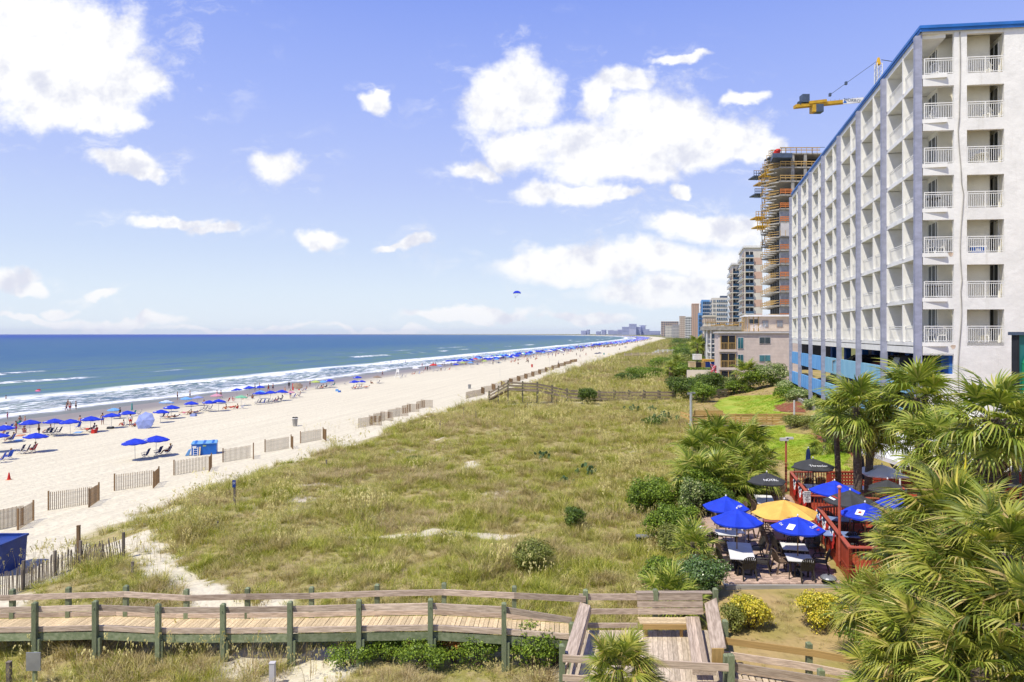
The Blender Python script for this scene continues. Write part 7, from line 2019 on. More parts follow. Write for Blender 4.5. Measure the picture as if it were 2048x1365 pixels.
for i, (x, y, k, sk, sh, tp, lab) in enumerate(((6, 874, 'sit', 'skin', 'tealc', None, 'person in teal sitting at the very left edge'), (32, 868, 'stand', 'skin2', 'redcl', 'b:redcl', 'woman in red standing behind the left group'), (12, 858, 'ground', 'skin', 'navyc', 'whitec', 'person in white crouching by the left edge'),
    (48, 866, 'ground', 'skin2', 'pinkc', 'b:pinkc', 'person in pink sitting on the sand by the left group'), (98, 866, 'sit', 'skin', 'greyc', 'greyc', 'person in grey seated behind the four dark chairs'), (160, 856, 'walk', 'skin', 'orac', None, 'person in orange walking behind the lounging group'),
    (205, 850, 'stand', 'skin2', 'bluec', None, 'man in blue shorts near the water behind the bare sand umbrella'), (247, 852, 'ground', 'skin', 'redcl', 'whitec', 'person in white kneeling left of the man in red shorts'), (270, 854, 'ground', 'skin2', 'blackc', 'redcl', 'child in red kneeling between the standing pair'),
    (408, 812, 'walk', 'skin2', 'pinkc', 'b:pinkc', 'girl in pink walking behind the blue pair'), (465, 800, 'ground', 'skin', 'redcl', 'pinkc', 'child by the left red chair'), (493, 800, 'sit', 'skin', 'whitec', 'whitec', 'person in white below the tall blue umbrellas'), (505, 798, 'ground', 'skin2', 'navyc', None, 'sitter in navy below the tall blue umbrellas'),
    (612, 782, 'sit', 'skin2', 'bluec', None, 'person in blue beside the red windbreak'), (570, 790, 'walk', 'skin', 'orac', None, 'walker in orange right of the long chair row'), (668, 773, 'sit', 'skin3', 'tealc', 'tealc', 'seated person in teal at the midway umbrella'), (742, 768, 'ground', 'skin2', 'blackc', None, 'person sitting on sand left of the brown umbrella'), (846, 748, 'sit', 'skin', 'whitec', 'whitec', 'person in white right of the cream umbrella'), (882, 743, 'stand', 'skin2', 'blackc', 'whitec', 'person standing by the violet umbrella'), (899, 741, 'sit', 'skin', 'redcl', 'redcl', 'person in red at the very start of the crowd'))):
    person(lab, gz(G(x, y)), SF if k == 'sit' else 1.0 + i, k, sk, sh, tp, 'hair', .7 if 'child' in lab or 'girl' in lab else 1.0, 'people on the beach')
# rental box with a ladder and lifebuoy board
p = G(407, 909); o = thing('rental_box', 'bright blue wooden rental box with white ladder on the sand', 'box', gz(p), .32)
MB().box(-1.05, 1.25, -.55, .75, 0.02, 1.12).build('body', M['boxblue'], o)
l_ = MB().hexa([(-1.1, -.6, 1.125), (1.3, -.6, 1.125), (1.3, .8, 1.125), (-1.1, .8, 1.125), (-1.1, -.6, 1.17), (1.3, -.6, 1.17), (1.25, .8, 1.30), (-1.05, .8, 1.30)]).build('lid', M['lblue'], o)
for x in (-.7, .1, .9): MB().hexa([(x - .1, -.55, 1.18), (x + .1, -.55, 1.18), (x + .1, .7, 1.30), (x - .1, .7, 1.30), (x - .1, -.55, 1.20), (x + .1, -.55, 1.20), (x + .1, .7, 1.33), (x - .1, .7, 1.33)]).build('lid_rib', M['boxblue'], l_)
MB().box(-.95, -.6, -.57, -.552, .75, .95).build('label', M['cloth'], o); MB().box(.0, .3, -.57, -.552, .88, .98).build('label', M['lime'], o)
m = MB()
for x in (-.85, -.45): m.beam((x, -.85, 0), (x, -.58, .85), .05, .03)
for i in range(4): m.beam((-.85, -.82 + .07 * i, .12 + .2 * i), (-.45, -.82 + .07 * i, .12 + .2 * i), .04, .03)
m.build('ladder', M['white'], o)
MB().beam((-.3, -.75, 0), (-.25, -.58, .85), .12, .03).build('plank', M['plank'], o)
MB().hexa([(-1.65, -.4, 0), (-1.3, -.4, 0), (-1.3, .1, 0), (-1.65, .1, 0), (-1.35, -.38, .55), (-1.15, -.38, .6), (-1.15, .08, .6), (-1.35, .08, .55)]).build('leaning_board', M['lblue'], o)
# trash barrels
def barrel(label, px, py, m_='concrete', h_=1.0, ring=True):
    p = G(px, py); o = thing('trash_barrel', label, 'trash can', gz(p))
    MB().lathe([(0, 0), (.27, 0), (.36, h_), (.33, h_), (.25, .1), (0, .1)], 14).build('barrel', M[m_], o)
    if ring:
        r_ = MB().lathe([(.37, h_ + .005), (.40, h_ + .02), (.40, h_ + .08), (.30, h_ + .10), (.28, h_ + .02)], 14).build('rim', M['white'], o)
        m = MB()
        for i in range(5):
            q_ = i * 1.256; m.lathe([(.10, .0), (.13, .05), (.10, .12)], 8, (.27 * math.cos(q_), .27 * math.sin(q_), h_ + .1))
        m.build('bag_edge', M['black'], o)
barrel('weathered concrete trash barrel with black liner on the open sand', 590, 853)
barrel('small green grey trash barrel on the sand before the middle boardwalk', 939, 778, 'metal', .95, False)
barrel('far trash barrel on the sand near the dune edge', 1239, 700, 'tan', 1.1, False)
barrel('far green barrel next to the two dark umbrellas', 1208, 710, 'teal', 1.1, False)
barrel('small red and brown barrel on the sand below the crowd', 1064, 735, 'redc', 1.1, False)
p = G(18, 960); o = thing('traffic_cone', 'small orange traffic cone alone on the sand at left', 'traffic cone', gz(p))
MB().lathe([(0, .62), (.04, .62), (.14, .03), (0, .03)], 10).build('cone', M['redc'], o); MB().box(-.18, .18, -.18, .18, 0, .03).build('base', M['orac'], o)
# lifeguard stand
p = G(795, 757); o = thing('lifeguard_stand', 'white wooden lifeguard stand at the water edge', 'lifeguard stand', gz(p))
for sx in (-1, 1):
    for sy in (-1, 1): MB().beam((sx * .75, sy * .75, 0), (sx * .35, sy * .35, 1.8), .1, .1, (0, 1, 0)).build('leg', M['white'], o)
MB().box(-.5, .5, -.5, .5, 1.8, 1.88).build('seat_platform', M['white'], o); MB().box(-.4, .4, .32, .4, 1.88, 2.7).build('backrest', M['white'], o)
for z in (.5, 1.1): MB().beam((-.66 + z * .2, -.62 + z * .2, z), (.66 - z * .2, -.62 + z * .2, z), .05, .08).build('rung', M['white'], o)
MB().tube((0, .3, 1.8), (0, .3, 3.6), .03, n=6).build('pole', M['house'], o)
# small extras
def blob_item(name, label, px, py, m_, cat, w=.4, h=.25, m2='cloth', l=None):
    p = G(px, py); l = l or w; o = thing(name, label, cat, gz(p), random.uniform(-.4, .4))
    MB().hexa([(-w / 2, -l / 2, 0), (w / 2, -l / 2, 0), (w / 2, l / 2, 0), (-w / 2, l / 2, 0), (-w * .45, -l * .42, h), (w * .45, -l * .42, h), (w * .45, l * .42, h), (-w * .45, l * .42, h)]).build('body', M[m_], o)
    MB().box(-w * .3, w * .3, -.03, .03, h, h + .06).build('handle', M[m2], o)
blob_item('beach_bag', 'red bag under the blue umbrella with the lounging group', 188, 867, 'redc', 'bag', .5, .5)
blob_item('cooler_box', 'left small blue cooler alone on the sand', 674, 783, 'lblue', 'cooler', .6, .5)
blob_item('cooler_box', 'right small blue cooler alone on the sand', 679, 785, 'boxblue', 'cooler', .5, .4)
blob_item('beach_bag', 'purple bag beside the solitary umbrella sunbathers', 387, 833, 'lilc', 'bag', .8, .35)
blob_item('cooler_box', 'dark cooler at the foot of the bare sand umbrella pole', 221, 858, 'gcanv', 'cooler', .7, .3)
for (x, y, c_, lab) in ((35, 882, 'lblue', 'pale aqua towel at the left edge group'), (356, 832, 'cloth', 'white towel beside the sunbathers'), (448, 806, 'lilc', 'purple towel right of the pink umbrella'), (40, 872, 'orange', 'orange towel near the left umbrellas'), (156, 866, 'lblue', 'aqua towel below the lounging group')):
    p = G(x, y); o = thing('beach_towel', lab, 'towel', gz(p, .03), .3); MB().box(-.4, .4, -.8, .8, 0, .03).build('cloth', M[c_], o); MB().box(-.38, .38, -.75, -.6, .031, .036).build('stripe', M['cloth'], o)
p = G(76, 792, True); o = thing('kite', 'pink inflatable held up over the surf at the left', 'float', (p.x, p.y, .9)); MB().lathe([(0, 0), (.5, .1), (.55, .2), (.4, .35), (0, .4)], 10).build('body', M['pinkc'], o); MB().box(-.1, .5, -.1, .1, .4, .6).build('tail', M['redc'], o)
# ---- the crowd further along
CR = 'blue umbrellas packed together in the far beach crowd'
rr_ = random.Random(5)
colw = ['blueb'] * 13 + ['lblue'] * 4 + ['redc', 'lgreen', 'cloth', 'lilc', 'navy']
cname = {'blueb': 'blue umbrella packed in the dense crowd far along the beach', 'lblue': 'pale blue umbrella within the far beach crowd', 'redc': 'red umbrella within the far beach crowd', 'lgreen': 'mint green umbrella within the far beach crowd', 'cloth': 'white umbrella within the far beach crowd', 'lilc': 'violet umbrella within the far beach crowd', 'navy': 'navy umbrella within the far beach crowd', 'lime': 'lime umbrella in the far crowd'}
for i in range(245):
    Y = 290 + 560 * (i / 245) ** 1.25; a = rr_.uniform(-104, -82) + rr_.gauss(0, 1.5)
    X = a + K * Y; c_ = rr_.choice(colw)
    beach_umb(cname[c_], (X, Y, zg(X, Y)), c_, rr_.uniform(0, 1), rr_.uniform(1.0, 1.25), (rr_.uniform(-.1, .1), rr_.uniform(-.1, .1)), cname[c_] + 's', simple=True)
pc_ = [('skin', 'redcl', None), ('skin2', 'navyc', None), ('skin3', 'blackc', None), ('skin', 'whitec', 'whitec'), ('skin2', 'bluec', 'bluec'), ('skin2', 'blackc', 'redcl')]
for i in range(170):
    Y = 285 + 400 * (i / 170) ** 1.2; a = rr_.uniform(-110, -76) if i % 7 else rr_.uniform(-76, -66)
    X = a + K * Y; sk, sh, tp = rr_.choice(pc_)
    k = rr_.choice(('walk', 'stand', 'sit', 'ground'))
    lb = {'walk': 'walking', 'stand': 'standing', 'sit': 'sitting', 'ground': 'crouched'}[k]
    cn = {'redcl': 'red', 'navyc': 'navy', 'blackc': 'black', 'whitec': 'white', 'bluec': 'blue'}[sh]
    person('person ' + lb + ' in ' + cn + ' beachwear within the far crowd', (X, Y, max(zg(X, Y), -.3)), rr_.uniform(0, 6.28), k, sk, sh, tp, 'hair', rr_.uniform(.95, 1.1), 'people in ' + cn + ' ' + lb + ' in the far crowd')
for i in range(110):
    Y = 285 + 330 * (i / 110) ** 1.2; a = rr_.uniform(-104, -78); X = a + K * Y; c_ = rr_.choice(('navyc', 'bluec', 'redcl', 'tealc'))
    cn = {'redcl': 'red', 'navyc': 'navy', 'bluec': 'blue', 'tealc': 'teal'}[c_]
    beach_chair(cn + ' folding chair somewhere in the far beach crowd', (X, Y, zg(X, Y)), SF, c_, cn + ' chairs in the far beach crowd')
# beyond: reads as one mass
for mm, nn_ in (('blueb', 900), ('lblue', 420), ('redc', 110), ('cloth', 160)):
    m = MB()
    for i in range(nn_):
        Y = 800 + 3400 * rr_.random() ** 1.7; a = rr_.uniform(-108, -74); X = a + K * Y + float(bend(Y)); z = zg(X, Y) + 1.5; r = rr_.uniform(1.2, 1.7); n = 6
        m.add([(X, Y, z + .7)] + [(X + r * math.cos(q * 1.047), Y + r * math.sin(q * 1.047), z) for q in range(n)], [(0, 1 + j, 1 + (j + 1) % n) for j in range(n)])
    o = m.build('crowd_umbrellas', M[mm], None); tag(o, {'blueb': 'blue', 'lblue': 'pale blue', 'redc': 'red', 'cloth': 'white'}[mm] + ' umbrellas of the most distant beach crowd merging into a band', 'crowd', kind='stuff')
m = MB()
for i in range(900):
    Y = 650 + 2600 * rr_.random() ** 1.6; a = rr_.uniform(-112, -66); X = a + K * Y + float(bend(Y)); z = max(0, zg(X, Y)); m.box(X - .3, X + .3, Y - .2, Y + .2, z, z + rr_.uniform(.7, 1.75))
o = m.build('crowd_people', M['tan'], None); tag(o, 'dark specks of people in the most distant beach crowd', 'crowd', kind='stuff')
# ---- parasail
Yp = 700
c0 = P(1034, 588, Yp)
o = thing('parasail', 'small blue and white parasail with rider flying over the sea', 'parasail', tuple(P(1030, 596, Yp)))
def chute(r0, q0, q1, mm, nm_):
    m = MB(); n = 6; vs = []; fs = []
    for i in range(n + 1):
        for j in range(4):
            a_ = q0 + (q1 - q0) * j / 3; b_ = math.pi * (.12 + .76 * i / n)
            vs.append((c0.x + 4.2 * math.cos(b_) , c0.y + 2.6 * math.cos(a_), c0.z + 3.2 * math.sin(b_) * math.sin(a_)))
    for i in range(n):
        for j in range(3): fs.append((i * 4 + j, i * 4 + j + 1, i * 4 + 5 + j, i * 4 + 4 + j))
    m.add(vs, fs); m.add([(v[0], v[1], v[2] - .15) for v in vs], [f[::-1] for f in fs]); m.build(nm_, M[mm], o, world=True)
chute(1, .25, 1.1, 'navy', 'canopy'); chute(1, 1.1, 1.6, 'cloth', 'canopy_stripe'); chute(1, 1.6, 2.9, 'blueb', 'canopy')
for dx in (-3.6, -1.5, 1.5, 3.6): MB().tube((c0.x + dx, c0.y, c0.z + .6), tuple(P(1030.5, 595, Yp)), .06, n=3).build('line', M['galv'], o, world=True)
pr = person('tiny parasail rider hanging below the blue canopy', tuple(P(1030.5, 596.5, Yp)), 0, 'sit', 'skin2', 'blackc', 'blackc', sc=1.2)
# a far pier smudge at the horizon line
# ================================================================== PLANTS
# ---- palm fronds: ribbed fan leaves built leaflet by leaflet
def frond_mesh(Lp, Rf, n, droop, seed, fold=.3, spread=2.25, w=.05):
    r = random.Random(seed); vs = []; fs = []
    def strip(pts, ws, nrm):
        b = len(vs)
        for p, w_ in zip(pts, ws):
            vs.append(tuple(p + nrm * w_)); vs.append(tuple(p - nrm * w_))
        for i in range(len(pts) - 1): fs.append((b + 2 * i, b + 2 * i + 1, b + 2 * i + 3, b + 2 * i + 2))
    # petiole
    pp = [Vector((Lp * s, 0, -.10 * Lp * s * s)) for s in (0, .5, 1)]
    strip(pp, [.022, .018, .014], Vector((0, 1, 0))); strip(pp, [.018, .015, .012], Vector((0, 0, 1)))
    e = pp[-1]
    for i in range(n):
        t_ = -1 + 2 * (i + .5) / n
        th = t_ * spread + r.uniform(-.05, .05)
        L_ = Rf * (1 - .32 * abs(t_) ** 1.5) * r.uniform(.9, 1.06)
        c_ = e + Vector((.28 * Rf * (1 - abs(t_)), 0, -.10 * Rf * (1 - abs(t_))))
        d = Vector((math.cos(th), math.sin(th), fold * abs(math.sin(th)) - .05))
        nrm = Vector((-math.sin(th), math.cos(th), r.uniform(-.4, .4))).normalized()
        pts = []; dr = droop * r.uniform(.7, 1.4)
        for s in (0, .34, .62, .83, 1.0):
            p = c_ + d * (L_ * s); p.z -= dr * L_ * max(0, s - .3) ** 2 * 1.6
            pts.append(p)
        strip(pts, [w * .30, w * .55, w * .42, w * .24, .002], nrm)
    return MB().add(vs, fs).mesh('frond')
FM = []
for i in range(3): FM.append(frond_mesh(.95, .98, 24, .35 + .25 * i, i, w=.085))
FB = []
for i in range(4): FB.append(frond_mesh(1.1, 1.15, 34, .30 + .28 * i, 20 + i, w=.075))
FD = [frond_mesh(.8, .8, 20, 1.3, 40, fold=-.1, spread=1.5, w=.05)]
FL = [frond_mesh(.5, .7, 18, .35, 50 + i, w=.055) for i in range(2)]
for m_ in FM + FL: m_.materials.append(M['frond'])
FBm = FB
for i, m_ in enumerate(FB): m_.materials.append(M['frond' if i == 1 else 'frondn'])
for m_ in FD: m_.materials.append(M['fronddead'])
def crown(o, z, n, meshes, sc, seed, dead=4, lo=-45, hi=82, off=(0, 0)):
    r = random.Random(seed)
    for i in range(n):
        f_ = i / n
        el = hi - (hi - lo) * f_ ** .85 + r.uniform(-8, 8)
        az_ = i * 2.39996 + r.uniform(-.25, .25)
        c = link('frond', r.choice(meshes), None, o, (off[0] + .08 * math.cos(az_), off[1] + .08 * math.sin(az_), z - .35 * f_))
        c.rotation_euler = Euler((r.uniform(-.5, .5), -R(el), az_), 'XYZ'); s_ = sc * r.uniform(.85, 1.1); c.scale = (s_,) * 3
    for i in range(dead):
        az_ = r.uniform(0, 6.28)
        c = link('dead_frond', FD[0], None, o, (off[0], off[1], z - .4)); c.rotation_euler = Euler((r.uniform(-.4, .4), -R(r.uniform(-78, -50)), az_), 'XYZ'); c.scale = (sc,) * 3
def palm(label, cx, cy, Y, n=34, sc=1.0, meshes=None, seed=1, rt=.17, dead=5, bend_=(0, 0), boots=False, base=None, group=None, name='palm_tree', lo=-45):
    top = P(cx, cy, Y); bx_, by_ = top.x + bend_[0], top.y + bend_[1]
    z0 = zg(bx_, by_) if base is None else base
    o = thing(name, label, 'palm tree', (bx_, by_, z0), 0, group)
    H_ = top.z - z0
    m = MB(); N = 14; pts = []; rs = []
    for i in range(N + 1):
        s = i / N; pts.append((-bend_[0] * s * s, -bend_[1] * s * s, H_ * s - .1 * (i == 0))); rs.append(rt * (1.18 - .25 * s) * (1 + .05 * (i % 2)))
    m.path(pts, rs, 9); m.build('trunk', M['trunk'], o)
    if boots:
        k = 0; z = H_ * .35
        while z < H_ - .1:
            for j in range(7):
                a_ = j * .898 + k * .45
                p0 = (rt * math.cos(a_), rt * math.sin(a_), z); p1 = (rt * 2.1 * math.cos(a_ + .35), rt * 2.1 * math.sin(a_ + .35), z + .28)
                MB().beam(p0, p1, .09, .035).build('boot', M['trunk'], o)
            z += .17; k += 1
    crown(o, H_, n, meshes or FM, sc, seed, dead, lo=lo, off=(-bend_[0], -bend_[1]))
    return o
# twin trunks at the deck and the palms behind
palm('tall cabbage palm with bare trunk, left one of the twin trunks on the deck', 1712, 815, 35, 42, 1.0, seed=3, bend_=(.1, 0), rt=.19)
palm('tall cabbage palm leaning right, right one of the twin trunks on the deck', 1745, 850, 35.6, 34, .80, seed=5, bend_=(-.25, 0), rt=.18)
palm('cabbage palm with wide crown before the hotel corner', 1832, 795, 33, 44, 1.1, seed=8, rt=.18, bend_=(.3, 0))
palm('cabbage palm crown half hidden below the wide crowned one', 1848, 885, 29.5, 34, .78, seed=9, rt=.17)
palm('palm crown between the hotel corner palm and the booted palm', 1900, 895, 28, 36, .9, seed=10, rt=.17)
palm('cabbage palm with rough booted trunk at the right edge', 1985, 838, 24, 44, .9, seed=12, rt=.24, boots=True)
palm('small leaning palm crown low at the far left of the tall palms', 1668, 822, 37, 20, .62, seed=13, rt=.14, bend_=(.4, .3))
palm('palm crown cut off by the right edge behind the booted palm', 2055, 850, 27, 30, .8, seed=14)
# big foreground palms, lower right
NG = 'large palms filling the lower right corner'
for i, (cx, cy, Y, n, sc, lab) in enumerate(((1890, 1050, 18.5, 46, .68, 'upright spiky foreground palm crown behind the others, with tall pale spear'),
    (2010, 1110, 15.5, 46, .68, 'arching foreground palm crown at the right edge of the picture'), (1828, 1115, 19.0, 40, .60, 'foreground palm crown spilling over the red railing'),
    (1910, 1165, 15.5, 44, .66, 'yellow green palm crown in the middle of the foreground cluster'), (1785, 1225, 17.2, 36, .55, 'low foreground palm crown above the wooden ramp'),
    (2040, 1250, 13.5, 44, .64, 'foreground palm crown low at the right edge'), (1850, 1290, 14.5, 42, .56, 'foreground palm crown at the bottom above the ramp end'),
    (1960, 1340, 13.0, 40, .58, 'lowest foreground palm crown cut by the bottom edge'), (1805, 1060, 22.5, 30, .45, 'palm crown leaning over the deck umbrellas from the right'), (1965, 1035, 20.5, 36, .55, 'palm crown behind the spiky foreground one at right'), (1790, 1340, 14.8, 30, .46, 'small foreground palm crown just above the bottom edge'))):
    o = palm(lab, cx, cy, Y, n, sc, FB, 30 + i, rt=.16, dead=13, lo=-50)
    if 'spear' in lab:
        for k, (dx, hh) in enumerate(((.25, 1.6), (.42, 1.9))):
            H_ = P(cx, cy, Y).z - zg(P(cx, cy, Y).x, Y)
            MB().path([(dx, 0, H_ - .2), (dx * 1.25, 0, H_ + hh * .6), (dx * 1.35, 0, H_ + hh)], [.05, .06, .005], 5).build('spear_leaf', M['leafy'], o)
# mid palmettos left of the patio (low, several crowns on short stems)
for i, (cx, cy, Y, n, sc, lab) in enumerate(((1432, 880, 44, 30, 1.0, 'palmetto crown highest at the left of the mid clump'), (1490, 890, 43, 30, 1.05, 'palmetto crown in the upper middle of the mid clump'), (1520, 925, 41.5, 24, .72, 'palmetto crown with dry fronds at the right of the mid clump'),
    (1398, 905, 42, 24, .9, 'palmetto crown at the left edge of the mid clump'), (1462, 925, 41, 28, 1.0, 'palmetto crown in the centre of the mid clump'), (1500, 945, 39.5, 24, .85, 'palmetto crown low at the right of the mid clump'), (1425, 955, 38.5, 28, .95, 'dark palmetto crown low at the left of the mid clump'), (1466, 975, 38, 22, .85, 'lowest palmetto crown of the mid clump behind the patio'), (1390, 960, 38, 22, .9, 'lowest left palmetto crown of the mid clump'))):
    palm(lab, cx, cy, Y, n, sc, FM, 60 + i, rt=.13, dead=3 if 'dry' not in lab else 9, name='palmetto', lo=-35)
for i, (cx, cy, Y, n, sc, lab) in enumerate(((1335, 1180, 23.8, 30, .85, 'palmetto bush in front of the glossy round shrub'), (1372, 1200, 23.5, 20, .7, 'small palmetto just behind the platform bench'), (1240, 1335, 17.4, 44, .42, 'palmetto growing up in front of the wooden platform'), (1385, 1085, 28, 28, .8, 'yellowish palmetto at the left edge of the patio'),
     (1715, 1200, 20.5, 24, .8, 'palmetto with fan leaves beside the golden shrub'))):
    palm(lab, cx, cy, Y, n, sc, FL if i != 2 else FB, 80 + i, rt=.09, dead=1, name='palmetto', lo=-20)
for i, (cx, cy, Y, n, sc, lab) in enumerate(((1492, 745, 104, 30, 1.15, 'palm with full round crown in front of the beige house'), (1352, 727, 150, 26, 1.25, 'thin leafy palm left of the yard wall'), (1395, 688, 165, 24, 1.35, 'palm with dark crown left of the grey house'), (1407, 690, 170, 20, 1.2, 'second palm crown touching the grey house'), (1340, 735, 146, 20, 1.0, 'shorter palm left of the yard wall'), (1650, 878, 50, 26, .75, 'palmetto standing in the hedge right of the lawn'), (1622, 818, 72, 24, .75, 'spiky palmetto in the hedge beyond the yellow boardwalk'))):
    palm(lab, cx, cy, Y, n, sc, FM, 100 + i, rt=.2 if Y > 90 else .14, dead=2, name='palm_tree')
# ---- leafy shrubs
def leaf_mesh(name, n, blobs, size, seed, asp=.55, up=.35):
    g = np.random.default_rng(seed)
    w_ = np.array([b[3] * b[4] * b[5] for b in blobs]) ** .7; w_ /= w_.sum()
    ix = g.choice(len(blobs), n, p=w_); B_ = np.array(blobs)[ix]
    d = g.normal(size=(n, 3)); d /= np.linalg.norm(d, axis=1)[:, None]; d[:, 2] = np.abs(d[:, 2]) * np.where(g.random(n) < .85, 1, -1)
    rr = 1 - .45 * g.random(n) ** 1.8
    lump = 1 + .16 * np.sin(d[:, 0] * 7 + seed) * np.sin(d[:, 1] * 6 + 2) + .12 * np.sin(d[:, 2] * 11 + d[:, 0] * 5)
    c = B_[:, :3] + d * B_[:, 3:6] * (rr * lump)[:, None]
    nrm = d + g.normal(size=(n, 3)) * .7; nrm[:, 2] += up; nrm /= np.linalg.norm(nrm, axis=1)[:, None]
    t1 = np.cross(nrm, g.normal(size=(n, 3))); t1 /= np.linalg.norm(t1, axis=1)[:, None]; t2 = np.cross(nrm, t1)
    s = (size * g.uniform(.6, 1.3, n))[:, None]
    v = np.stack([c - t1 * s, c + t2 * s * asp, c + t1 * s, c - t2 * s * asp], 1).reshape(-1, 3)
    return mesh_np(name, v, np.arange(n * 4).reshape(-1, 4))
def shrub(label, x, y, Y, rx, rz, mm, n=3500, size=.05, nb=9, ry=None, seed=1, name='shrub', cat='shrub', asp=.55, z0=None, stems=True, crownname='foliage', flat=1.0):
    """x: photograph column, Y distance; sizes in metres"""
    X = (x - 1024) / F * Y; z0 = zg(X, Y) if z0 is None else z0
    ry = ry or rx; r = random.Random(seed); bl_ = [(0, 0, rz * .55, rx * .72, ry * .72, rz * .5)]
    for i in range(nb):
        a_ = r.uniform(0, 6.28); q_ = r.uniform(.35, .75)
        bl_.append((rx * q_ * math.cos(a_), ry * q_ * math.sin(a_), rz * r.uniform(.25, .8) * flat, rx * r.uniform(.28, .45), ry * r.uniform(.28, .45), rz * r.uniform(.22, .36)))
    o = thing(name, label, cat, (X, Y, z0))
    me = leaf_mesh(crownname, n, bl_, size, seed, asp); link(crownname, me, M[mm], o)
    if stems:
        m = MB()
        for i in range(7):
            a_ = r.uniform(0, 6.28); m.path([(0.05 * math.cos(a_), .05 * math.sin(a_), -.1), (rx * .3 * math.cos(a_), ry * .3 * math.sin(a_), rz * .4), (rx * .6 * math.cos(a_ + .3), ry * .6 * math.sin(a_ + .3), rz * .75)], [.03, .02, .008], 4)
        m.build('stems', M['bark'], o)
    return o
def gy(px, py): p = G(px, py); return p.y
